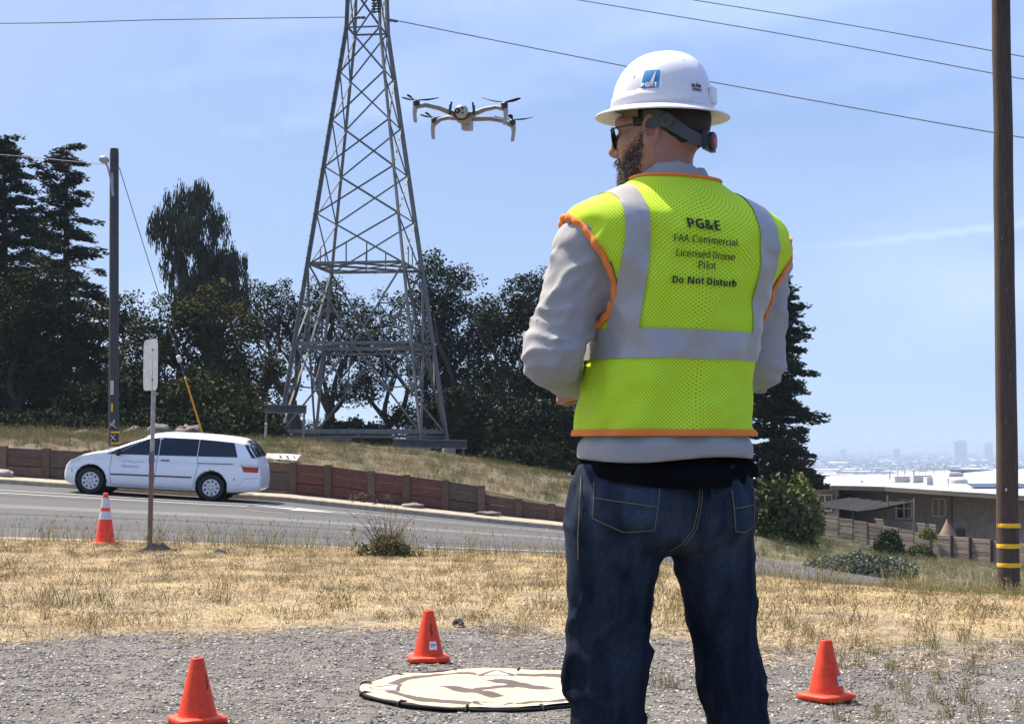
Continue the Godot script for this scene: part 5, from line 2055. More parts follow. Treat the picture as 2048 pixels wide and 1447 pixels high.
func build_pad_and_cones() -> void:
	var d := 6.94
	var t := thing("landing_pad", "round tan drone landing pad printed with a brown ring and H", "landing pad", Vector3((990.0 - 1024.0) * d / F, 0.006, -d))
	var m := mat("pad_print", Color.WHITE, 0.75)
	m.albedo_texture = pad_print()
	var mb := MB.new()
	var R := 0.548
	var n := 72
	var rings := 14
	for k in rings + 1:
		for s in n:
			var a := TAU * s / n
			var r := R * k / rings
			var h := 0.012 + 0.012 * soft.get_noise_2d(cos(a) * r * 4.0, sin(a) * r * 3.0) + 0.002 * pow(float(k) / rings, 6.0)
			mb.vert(Vector3(cos(a) * r, h, sin(a) * r), Vector2(0.5 + cos(a) * r / R * 0.5, 0.5 + sin(a) * r / R * 0.5))
	for k in rings:
		for s in n:
			var s2 := (s + 1) % n
			var a := k * n + s
			var b := k * n + s2
			mb.tri(a, b, a + n)
			mb.tri(b, b + n, a + n)
	made("mat", mb, "pad_print", t)
	var pts := []
	var rad := []
	for k in 73:
		var a := TAU * k / 72.0
		pts.push_back(Vector3(cos(a) * R, 0.008 + 0.003 * sin(a * 3.0), sin(a) * R))
		rad.push_back(0.0062)
	mb = MB.new()
	mb.tube(pts, rad, 8, false)
	made("rim", mb, "rubber", t)
	for k in 12:
		var a := TAU * (k + 0.35) / 12.0
		var p := Vector3(cos(a), 0, sin(a))
		mb = MB.new()
		mb.tube([p * (R - 0.035) + Vector3(0, 0.015, 0), p * (R - 0.005) + Vector3(0, 0.020, 0), p * (R + 0.010) + Vector3(0, 0.014, 0), p * (R + 0.016) + Vector3(0, 0.002, 0)], [0.003, 0.005, 0.005, 0.004], 6)
		made("peg_loop", mb, "rubber", t)

	small_cone(400, 1441, "small orange cone with a faint scuff, set apart on bare gravel", 0.5, "scuff faint", 0.01)
	small_cone(858, 1319, "small orange cone with a black scuff and a white label behind the pad", 0.15, "label scuff")
	small_cone(1648, 1395, "small orange cone with a white label on its side beyond the pilot", 0.7, "label side", 0.0)

	# tall cone by the road
	d = 25.6
	t = thing("traffic_cone", "tall orange cone with two white collars by the road", "traffic cone", on_ground(213, d, 0.015))
	t.rotation.y = 0.35
	mb = MB.new()
	mb.lathe([[0.0, 0.0], [0.185, 0.0], [0.195, 0.006], [0.195, 0.028], [0.18, 0.036], [0.0, 0.04]], 40, Transform3D.IDENTITY, 6.0)
	made("base", mb, "tall_cone", t)
	var prof := func(y: float) -> float: return lerpf(0.145, 0.036, (y - 0.03) / 0.73)
	for q in [[0.03, 0.37, "body", "tall_cone", 0.0], [0.37, 0.495, "collar", "collar_white", 0.004], [0.495, 0.545, "body", "tall_cone", 0.0], [0.545, 0.695, "collar", "collar_white", 0.004], [0.695, 0.76, "body", "tall_cone", 0.0]]:
		mb = MB.new()
		var pr := []
		for k in 5:
			var y := lerpf(q[0], q[1], k / 4.0)
			pr.push_back([prof.call(y) + q[4], y])
		if q[0] < 0.04:
			pr.push_front([0.165, 0.026])
		if q[1] > 0.75:
			pr.append_array([[0.03, 0.768], [0.022, 0.765], [0.02, 0.70]])
		mb.lathe(pr, 36)
		made(q[2], mb, q[3], t)


# ------------------------------------------------------------------ the drone
func build_drone() -> void:
	var d := 10.7
	var t := thing("quadcopter_drone", "grey quadcopter drone with black propellers hovering in the air", "drone", at(929, 236, d))
	t.rotation = Vector3(0.13, -0.10, -0.045)
	# local axes: +z toward the pilot (the camera end), +y up
	var mb := MB.new()
	# hull: rounded loft along z
	var st := [[-0.165, 0.022, 0.016, -0.006], [-0.15, 0.034, 0.026, -0.006], [-0.05, 0.042, 0.034, -0.004], [0.05, 0.045, 0.036, 0.0], [0.10, 0.044, 0.032, 0.004], [0.135, 0.030, 0.020, 0.008]]
	mb.grid(24, 5, func(u: float, v: float) -> Vector3:
		var q: Array = st[int(round(v * 5.0))]
		var a := u * TAU
		var sx := signf(cos(a)) * pow(absf(cos(a)), 0.6)
		var sy := signf(sin(a)) * pow(absf(sin(a)), 0.6)
		return Vector3(sx * q[1], sy * q[2] + q[3], q[0]), true)
	for e in [0, 5]:
		var q: Array = st[e]
		var ci := mb.vert(Vector3(0, q[3], q[0]))
		var ring := []
		for k in 24:
			var a := TAU * k / 24
			ring.push_back(mb.vert(Vector3(signf(cos(a)) * pow(absf(cos(a)), 0.6) * q[1], signf(sin(a)) * pow(absf(sin(a)), 0.6) * q[2] + q[3], q[0])))
		for k in 24:
			if e == 0:
				mb.tri(ci, ring[k], ring[(k + 1) % 24])
			else:
				mb.tri(ci, ring[(k + 1) % 24], ring[k])
	made("hull", mb, "drone_grey", t)
	mb = MB.new()
	mb.lathe([[0.0, -0.075], [0.036, -0.074], [0.041, -0.068], [0.041, -0.02], [0.036, -0.01]], 28, Transform3D(Basis().scaled(Vector3(0.85, 1, 1.9)), Vector3(0.01, 0, -0.07)), 4.0)
	var bat := made("battery", mb, "drone_light", t)
	mb = MB.new()
	mb.box(Vector3(0.01, -0.0755, -0.06), Vector3(0.034, 0.003, 0.012))
	made("marking", mb, "drone_dark", bat)
	# camera head on the nose
	var cam := Node3D.new()
	cam.name = "camera_head"
	cam.position = Vector3(0, 0.030, 0.155)
	t.add_child(cam, true)
	mb = MB.new()
	mb.lathe([[0.0, -0.040], [0.020, -0.038], [0.036, -0.025], [0.044, 0.0], [0.042, 0.02], [0.030, 0.036], [0.0, 0.042]], 24, Transform3D(Basis().scaled(Vector3(0.92, 1.05, 0.8)), Vector3.ZERO))
	made("housing", mb, "drone_light", cam)
	for q in [[-0.022, 0.004, 0.018], [0.008, 0.022, 0.008], [0.012, -0.008, 0.006]]:
		mb = MB.new()
		mb.lathe([[q[2], -0.012], [q[2], 0.004], [q[2] * 0.8, 0.006], [0.0, 0.003]], 20, Transform3D(Basis(Vector3.RIGHT, PI / 2), Vector3(q[0], q[1], 0.034)))
		made("lens", mb, "lens", cam)
	mb = MB.new()
	mb.lathe([[0.0, 0.003], [0.006, 0.0]], 12, Transform3D(Basis(Vector3.RIGHT, PI / 2), Vector3(-0.022, 0.004, 0.042)))
	made("inner_lens", mb, "drone_light", cam)
	mb = MB.new()
	var yoke := []
	for k in 13:
		var a := PI + PI * k / 12.0
		yoke.push_back(Vector3(cos(a) * 0.050, sin(a) * 0.048 + 0.0, 0.0))
	var yr := []
	yr.resize(13)
	yr.fill(0.007)
	mb.tube(yoke, yr, 8)
	made("gimbal_yoke", mb, "drone_dark", cam)
	# upright antenna fins beside the head
	for s in [-1.0, 1.0]:
		mb = MB.new()
		mb.box(Vector3(s * 0.072, 0.05, 0.135), Vector3(0.010, 0.085, 0.022), Basis(Vector3.BACK, s * 0.12))
		var fin := made("antenna_fin", mb, "drone_dark", t)
		mb = MB.new()
		mb.box(Vector3(s * 0.080, 0.05, 0.135), Vector3(0.006, 0.05, 0.016), Basis(Vector3.BACK, s * 0.12))
		made("fin_stripe", mb, "led_green", fin)
		mb = MB.new()
		mb.tube([Vector3(s * 0.068, 0.03, 0.135), Vector3(s * 0.04, 0.02, 0.12)], [0.006, 0.007], 8)
		made("fin_arm", mb, "drone_dark", t)
	# arms, legs, motors, propellers
	var k := 0
	for q in [[-0.285, 0.075, 0.165, 0.32], [0.270, 0.075, 0.165, 1.35], [-0.215, -0.012, -0.155, 2.4], [0.290, -0.012, -0.155, 0.55]]:
		var hub := Vector3(q[0], q[1], q[2])
		var s := signf(q[0])
		var root := Vector3(s * 0.038, 0.004 if q[2] < 0.0 else 0.012, 0.07 if q[2] > 0.0 else -0.10)
		mb = MB.new()
		var mid := root.lerp(hub, 0.45) + Vector3(0, 0.012, 0)
		mb.tube([root, root.lerp(mid, 0.5), mid, mid.lerp(hub, 0.6), hub + Vector3(0, -0.022, 0), hub + Vector3(s * 0.012, -0.026, 0)], [0.024, 0.022, 0.020, 0.0185, 0.018, 0.012], 12, true, 0.75)
		made("arm", mb, "drone_grey", t)
		mb = MB.new()
		mb.tube([hub + Vector3(s * 0.008, -0.02, 0), hub + Vector3(s * 0.010, -0.07, 0), hub + Vector3(s * 0.004, -0.115, 0), hub + Vector3(s * 0.004, -0.120, 0)], [0.017, 0.013, 0.012, 0.008], 10)
		made("leg", mb, "drone_light", t)
		mb = MB.new()
		mb.lathe([[0.0, -0.016], [0.02, -0.016], [0.022, -0.01], [0.022, 0.012], [0.018, 0.018], [0.008, 0.022], [0.0, 0.023]], 18, Transform3D(Basis.IDENTITY, hub))
		made("motor", mb, "drone_dark", t)
		var prop := Node3D.new()
		prop.name = "propeller"
		prop.position = hub + Vector3(0, 0.022, 0)
		prop.rotation.y = q[3]
		t.add_child(prop, true)
		for b in 3:
			mb = MB.new()
			mb.grid(10, 4, func(u: float, v: float) -> Vector3:
				var r := lerpf(0.014, 0.142, u)
				var chord := 0.006 + 0.011 * sin(clampf(u * 1.25, 0.0, 1.0) * PI * 0.62) * (1.0 - 0.45 * smoothstep(0.85, 1.0, u))
				var a := v * TAU
				var tw := lerpf(0.45, 0.16, u)
				var cx := cos(a) * chord
				var cy := sin(a) * 0.0022
				return Vector3(r, cy * cos(tw) + cx * sin(tw) + 0.020 * u * u, cx * cos(tw) - cy * sin(tw) + 0.006 * sin(u * 3.0)))
			var bl := made("blade", mb, "blade", prop)
			bl.rotation.y = TAU * b / 3.0
		k += 1


# ------------------------------------------------------------------ the pilot
const YAW := 0.36
const NEXP := 2.5
var lut_a := PackedFloat64Array()
var lut_b := PackedFloat64Array()
var lut_c := PackedFloat64Array()
var head_xf := Transform3D(Basis(Vector3.UP, 1.134), Vector3(-0.017, 1.695, -0.02))
var sl := Vector3(-0.196, 1.413, 0.076)
var el := Vector3(-0.268, 1.195, 0.10)
var wl_ := Vector3(-0.205, 1.135, -0.195)
var sr := Vector3(0.205, 1.396, -0.074)
var er := Vector3(0.202, 1.188, -0.095)
var wr := Vector3(0.015, 1.135, -0.295)


func make_lut() -> void:
	var y := PackedFloat64Array([0.86, 0.93, 0.97, 1.02, 1.10, 1.20, 1.30, 1.38, 1.44, 1.48, 1.51, 1.535, 1.555, 1.575, 1.595, 1.63])
	var a := PackedFloat64Array([0.19, 0.190, 0.190, 0.189, 0.179, 0.175, 0.190, 0.224, 0.254, 0.262, 0.246, 0.198, 0.150, 0.110, 0.084, 0.070])
	var b := PackedFloat64Array([0.14, 0.140, 0.142, 0.148, 0.146, 0.144, 0.147, 0.151, 0.149, 0.140, 0.126, 0.110, 0.097, 0.086, 0.078, 0.072])
	var c := PackedFloat64Array([0.0, 0.0, 0.0, 0.0, 0.0, 0.0, 0.004, 0.008, 0.010, 0.009, 0.007, 0.003, 0.0, -0.004, -0.008, -0.012])
	for k in 90:
		var t := 0.80 + k * 0.01
		lut_a.push_back(interp(y, a, t))
		lut_b.push_back(interp(y, b, t))
		lut_c.push_back(interp(y, c, t))
	for pass_ in 1:
		for l in [lut_a, lut_b, lut_c]:
			var q: PackedFloat64Array = l.duplicate()
			for k in range(1, 89):
				l[k] = (q[k - 1] + q[k] * 2.0 + q[k + 1]) / 4.0


func lut(l: PackedFloat64Array, y: float) -> float:
	var f := clampf((y - 0.80) * 100.0, 0.0, 88.99)
	var k := int(f)
	return l[k] + (l[k + 1] - l[k]) * (f - k)


func from_torso(p: Vector3) -> Vector3:
	# the pilot's trunk is turned, its shoulders slightly tilted, its upper part shifted
	var q := p
	q.y -= 0.035 * p.x * smoothstep(1.05, 1.42, p.y)
	q = q.rotated(Vector3.UP, YAW)
	q.x += lerpf(-0.014, 0.012, clampf((p.y - 1.08) / 0.35, 0.0, 1.0))
	return q


func to_torso(p: Vector3) -> Vector3:
	var q := p
	q.x -= lerpf(-0.014, 0.012, clampf((p.y - 1.08) / 0.35, 0.0, 1.0))
	q = q.rotated(Vector3.UP, -YAW)
	q.y += 0.035 * q.x * smoothstep(1.05, 1.42, p.y)
	return q


func torso_pt(th: float, y: float, off: float) -> Vector3:
	var ct := cos(th)
	var st := sin(th)
	var a := lut(lut_a, y) + off
	var b := lut(lut_b, y) + off
	var p := Vector3(a * signf(ct) * pow(absf(ct), 2.0 / NEXP), y, lut(lut_c, y) + b * signf(st) * pow(absf(st), 2.0 / NEXP))
	# cloth folds
	var w := soft.get_noise_3d(p.x * 5.0, p.y * 3.2, p.z * 5.0) * 0.021 * (1.0 - smoothstep(1.42, 1.5, y))
	w += fold_at(p) * 0.007 * (1.0 - 0.6 * smoothstep(1.45, 1.55, y))
	w += 0.004 * sin(th * 9.0 + soft.get_noise_1d(y * 6.0) * 4.0) * (1.0 - smoothstep(1.03, 1.2, y))
	var n := Vector3(ct / a, 0, st / b).normalized()
	return from_torso(p + n * w)


func fold_at(p: Vector3) -> float:
	return fold.get_noise_3d(p.x * 4.0 + p.y * 3.0, p.y * 4.5 - p.x * 2.0, p.z * 4.0)


# the angle at which the back of the trunk reaches x
func back_theta(x: float, y: float, off: float, front := false) -> float:
	var a := lut(lut_a, y) + off
	var c := pow(minf(absf(x) / a, 1.0), NEXP / 2.0)
	var th := acos(clampf(signf(x) * c, -1.0, 1.0))
	return -th if front else th


func torso_sdf(p: Vector3, grow: float) -> float:
	var q := to_torso(p)
	var a := lut(lut_a, q.y) + grow
	var b := lut(lut_b, q.y) + grow
	var rho := pow(pow(absf(q.x) / a, NEXP) + pow(absf(q.z - lut(lut_c, q.y)) / b, NEXP), 1.0 / NEXP)
	return (rho - 1.0) * minf(a, b) * (0.85 if q.y < 1.42 else 0.55)


func shirt_field(p: Vector3) -> float:
	var d := torso_sdf(p, -0.013 + 0.018 * smoothstep(1.035, 0.99, p.y))
	var al := minf(capsule(p, sl, el, 0.070, 0.057), 9.0)
	al = smin(al, capsule(p, el, el.lerp(wl_, 0.70), 0.056, 0.046), 0.03)
	var ar := capsule(p, sr, er, 0.070, 0.057)
	ar = smin(ar, capsule(p, er, er.lerp(wr, 0.72), 0.056, 0.046), 0.03)
	var arm := minf(al, ar)
	if arm < 0.05:
		# rings of gathered cloth round the sleeves, tightest at the elbow
		var left := al < ar
		var e := el if left else er
		var far := (p - e).length()
		var axis := ((sl - el) if left else (sr - er)).normalized()
		var along := (p - e).dot(axis)
		var ph := along * 185.0 + 5.0 * wrinkle.get_noise_3d(p.x * 7.0, p.y * 7.0, p.z * 7.0) + atan2(p.z - e.z, p.x - e.x) * 1.3
		var ridge := 1.0 - absf(sin(ph * 0.5))
		arm -= 0.013 * ridge * exp(-far * far / 0.014) * (0.55 + 0.8 * wrinkle.get_noise_3d(p.x * 5.0, p.y * 9.0, p.z * 5.0))
		var f1 := maxf(0.0, fold.get_noise_3d(p.x * 5.0 + p.y * 2.0, p.y * 6.0 - p.x * 4.0, p.z * 5.0))
		arm -= 0.013 * f1 * f1 + 0.003 * wrinkle.get_noise_3d(p.x * 9.0, p.y * 12.0, p.z * 9.0)
	d = smin(d, arm, 0.035)
	d = smin(d, capsule(p, Vector3(0.004, 1.55, -0.006), Vector3(-0.008, 1.612, -0.022), 0.080, 0.0735), 0.03)
	d -= 0.002 * wrinkle.get_noise_3d(p.x * 14.0, p.y * 14.0, p.z * 14.0)
	d = maxf(d, 0.966 + 0.006 * sin(p.x * 16.0) - p.y)
	return maxf(d, p.y - 1.622 - 0.25 * (p.z - 0.05) + 0.01 * wrinkle.get_noise_2d(p.x * 20.0, p.z * 20.0))


func jeans_field(pp: Vector3) -> float:
	var p := pp + Vector3(0.022, 0, 0)
	var q := p.rotated(Vector3.UP, -YAW * 0.8)
	var d := capsule(q, Vector3(-0.084, 0.935, 0.0), Vector3(0.080, 0.935, 0.0), 0.094, 0.094)
	d = smin(d, capsule(q, Vector3(-0.096, 0.868, 0.008), Vector3(0.092, 0.868, 0.008), 0.118, 0.118), 0.05)
	d = smin(d, (q - Vector3(-0.086, 0.858, 0.050)).length() - 0.092, 0.03)
	d = smin(d, (q - Vector3(0.084, 0.858, 0.050)).length() - 0.092, 0.03)
	var l := capsule(p, Vector3(-0.112, 0.82, 0.030), Vector3(-0.121, 0.50, 0.010), 0.106, 0.084)
	l = smin(l, capsule(p, Vector3(-0.123, 0.50, 0.010), Vector3(-0.130, 0.07, 0.03), 0.082, 0.080), 0.03)
	var r := capsule(p, Vector3(0.110, 0.82, -0.030), Vector3(0.154, 0.50, -0.055), 0.098, 0.067)
	r = smin(r, capsule(p, Vector3(0.154, 0.50, -0.055), Vector3(0.235, 0.07, -0.05), 0.067, 0.058), 0.03)
	d = smin(d, minf(l, r), 0.022)
	var g := 0.35 + 0.65 * smoothstep(0.72, 0.55, p.y)
	var f1 := maxf(0.0, fold.get_noise_3d(p.x * 3.5 + p.y * 3.0, p.y * 4.2 - p.x * 3.0, p.z * 3.5))
	d -= 0.016 * g * f1 * f1 + 0.0045 * wrinkle.get_noise_3d(p.x * 8.0, p.y * 11.0, p.z * 8.0)
	# folds that radiate from the crotch
	d -= 0.005 * sin((p.y - 0.79 + absf(p.x) * 0.55) * 75.0) * smoothstep(0.11, 0.02, absf(p.y - 0.76 + absf(p.x) * 0.2)) * smoothstep(0.2, 0.05, absf(p.x))
	d = maxf(d, 0.045 - p.y)
	return maxf(d, p.y - 0.957)


func denim_paint(p: Vector3) -> Color:
	var worn := clampf(0.32 + 0.75 * soft.get_noise_3d(p.x * 5.0, p.y * 2.2, p.z * 5.0) + 0.5 * soft.get_noise_3d(p.x * 26.0, p.y * 2.5, p.z * 26.0), 0.0, 1.0)
	var seat := exp(-pow((p.y - 0.83) / 0.13, 2.0)) * (0.5 + 0.6 * soft.get_noise_3d(p.x * 18.0, p.y * 6.0, p.z * 18.0))
	return Color(0.012, 0.018, 0.034).lerp(Color(0.092, 0.125, 0.178), clampf(worn * 0.5 + seat * 0.8, 0.0, 1.0))


func cast_z(field: Callable, x: float, y: float) -> float:
	var z := 0.30
	for k in 60:
		var d: float = field.call(Vector3(x, y, z))
		if d < 0.0008:
			return z
		z -= maxf(d * 0.7, 0.0008)
		if z < -0.2:
			return -9.0
	return z


func head_field(p: Vector3) -> float:
	var d := ellipsoid(p, Vector3(0, 0.030, 0.010), Vector3(0.077, 0.092, 0.098))
	d = smin(d, ellipsoid(p, Vector3(0, -0.045, -0.032), Vector3(0.061, 0.082, 0.066)), 0.03)
	d = smin(d, capsule(p, Vector3(0, -0.100, -0.066), Vector3(0, -0.104, -0.078), 0.024, 0.020), 0.03)
	var s := Vector3(absf(p.x), p.y, p.z)
	d = smin(d, capsule(s, Vector3(0.060, -0.050, 0.000), Vector3(0.030, -0.098, -0.062), 0.018, 0.018), 0.03)
	d = smin(d, (s - Vector3(0.046, -0.022, -0.064)).length() - 0.024, 0.02)
	d = smin(d, capsule(p, Vector3(-0.040, 0.026, -0.080), Vector3(0.040, 0.026, -0.080), 0.017, 0.017), 0.015)
	d = smin(d, capsule(p, Vector3(0, 0.010, -0.096), Vector3(0, -0.030, -0.116), 0.009, 0.013), 0.012)
	d = smin(d, capsule(s, Vector3(0.0, -0.036, -0.106), Vector3(0.014, -0.037, -0.100), 0.010, 0.007), 0.008)
	d = smin(d, capsule(s, Vector3(0.0, -0.066, -0.096), Vector3(0.020, -0.069, -0.088), 0.008, 0.005), 0.008)
	# ears: a curled rim round a hollow, with a lobe
	if s.x > 0.055:
		var e := s - Vector3(0.081, 0.0, 0.004)
		var a := 0.30
		var ez := e.z * cos(a) - e.x * sin(a)
		var ex := e.x * cos(a) + e.z * sin(a)
		var rim := Vector2(ez / 0.0155, (e.y - 0.003) / 0.026)
		var ring := Vector2((rim.length() - 1.0) * 0.017, ex - 0.005).length() - 0.0042
		var shell := maxf((rim.length() - 1.0) * 0.016, absf(ex + 0.004) - 0.003)
		var ear := smin(ring, shell, 0.006)
		ear = smin(ear, (e - Vector3(0.0, -0.027, -0.006)).length() - 0.0075, 0.006)
		ear = smin(ear, (e - Vector3(-0.004, -0.002, -0.017)).length() - 0.006, 0.005)
		d = smin(d, ear, 0.004)
	# neck, down into the collar
	var np := head_xf * p
	var neck := capsule(np, Vector3(0.0, 1.53, -0.002), Vector3(-0.022, 1.665, -0.012), 0.068, 0.0635)
	d = smin(d, neck, 0.03)
	# folds at the nape
	return d


func body_field(p: Vector3) -> float:
	var d := maxf(torso_sdf(p, -0.035), 0.86 - p.y)
	d = maxf(d, p.y - 1.56)
	d = smin(d, capsule(p, sl, el, 0.055, 0.040), 0.02)
	d = smin(d, capsule(p, el, wl_, 0.040, 0.030), 0.02)
	d = smin(d, capsule(p, sr, er, 0.055, 0.040), 0.02)
	d = smin(d, capsule(p, er, wr, 0.040, 0.030), 0.02)
	d = smin(d, capsule(p, Vector3(0.0, 1.5, 0.0), Vector3(-0.015, 1.62, -0.012), 0.055, 0.052), 0.03)
	d = smin(d, capsule(p, Vector3(-0.09, 0.84, 0.02), Vector3(-0.141, 0.50, 0.010), 0.080, 0.055), 0.03)
	d = smin(d, capsule(p, Vector3(-0.141, 0.50, 0.010), Vector3(-0.148, 0.09, 0.03), 0.055, 0.042), 0.02)
	d = smin(d, capsule(p, Vector3(0.085, 0.84, -0.02), Vector3(0.132, 0.50, -0.055), 0.078, 0.045), 0.03)
	return smin(d, capsule(p, Vector3(0.132, 0.50, -0.055), Vector3(0.213, 0.09, -0.05), 0.045, 0.036), 0.02)


func hand_bones(w: Vector3, s: float) -> Array:
	# bones in the trunk's axes, s = -1 for the pilot's own left; fingers close under the controller, thumb on top
	var o := to_torso(w)
	var B := []
	var P := func(x: float, y: float, z: float) -> Vector3: return from_torso(Vector3(o.x + s * x, o.y + y, o.z + z))
	B.push_back([P.call(0, 0, 0.05), P.call(0, 0, 0), 0.030, 0.025])
	B.push_back([P.call(0, 0, 0), P.call(0.004, -0.006, -0.06), 0.024, 0.021])
	B.push_back([P.call(0.0, 0.016, -0.02), P.call(0.003, 0.012, -0.078), 0.014, 0.012])
	B.push_back([P.call(0.0, -0.018, -0.02), P.call(0.003, -0.024, -0.070), 0.014, 0.012])
	for k in 4:
		var y := 0.014 - k * 0.0135
		var l: float = [0.92, 1.0, 0.94, 0.78][k]
		var z := -0.080 - 0.002 * k
		var a: Vector3 = P.call(0.003, y, z + 0.012)
		var b: Vector3 = P.call(-0.006 * l, y - 0.004, z - 0.022 * l)
		var c: Vector3 = P.call(-0.030 * l, y - 0.008, z - 0.030 * l)
		var e: Vector3 = P.call(-0.050 * l, y - 0.008, z - 0.022 * l)
		B.append_array([[a, b, 0.0098, 0.0092], [b, c, 0.0092, 0.0084], [c, e, 0.0084, 0.0074]])
	var t0: Vector3 = P.call(-0.006, 0.018, -0.022)
	var t1: Vector3 = P.call(-0.024, 0.034, -0.046)
	var t2: Vector3 = P.call(-0.034, 0.037, -0.074)
	B.append_array([[t0, t1, 0.013, 0.0105], [t1, t2, 0.0105, 0.0085]])
	return B


func text_on(parent: Node, called: String, words: String, bold: bool, width: float, at_x: float, at_y: float, place: Callable, m: String) -> void:
	var f := SystemFont.new()
	f.font_names = PackedStringArray(["Droid Sans"])
	f.font_weight = 700 if bold else 400
	var tm := TextMesh.new()
	tm.text = words
	tm.font = f
	tm.font_size = 32
	tm.pixel_size = 0.01
	tm.depth = 0.02
	tm.curve_step = 2.0
	var arr := tm.get_mesh_arrays()
	var v: PackedVector3Array = arr[Mesh.ARRAY_VERTEX]
	var lo := Vector3(1e9, 1e9, 0)
	var hi := -lo
	for p in v:
		lo = lo.min(p)
		hi = hi.max(p)
	var k := width / (hi.x - lo.x)
	var mid := (lo + hi) * 0.5
	var out := PackedVector3Array()
	for p in v:
		out.push_back(place.call(at_x + (p.x - mid.x) * k, at_y + (p.y - mid.y) * k, 0.0006 if p.z < 0.0 else 0.0014))
	var a2 := []
	a2.resize(Mesh.ARRAY_MAX)
	a2[Mesh.ARRAY_VERTEX] = out
	a2[Mesh.ARRAY_NORMAL] = arr[Mesh.ARRAY_NORMAL]
	a2[Mesh.ARRAY_INDEX] = arr[Mesh.ARRAY_INDEX]
	var am := ArrayMesh.new()
	am.add_surface_from_arrays(Mesh.PRIMITIVE_TRIANGLES, a2)
	var st := SurfaceTool.new()
	st.create_from(am, 0)
	st.deindex()
	st.generate_normals()
	var o := put(called, st.commit(), parent)
	o.material_override = M[m]


func stitch(parent: Node, pts: Array, r := 0.0011) -> void:
	# a thread laid along the jeans
	var path := []
	var rad := []
	for k in pts.size() - 1:
		var steps := 8
		for s in steps + (1 if k == pts.size() - 2 else 0):
			var p: Vector2 = pts[k].lerp(pts[k + 1], float(s) / steps)
			var z := cast_z(jeans_field, p.x, p.y)
			if z > -1.0:
				path.push_back(Vector3(p.x, p.y, z + 0.0055))
				rad.push_back(r)
	if path.size() < 3:
		return
	var mb := MB.new()
	mb.tube(path, rad, 5, false)
	made("stitching", mb, "stitch", parent)


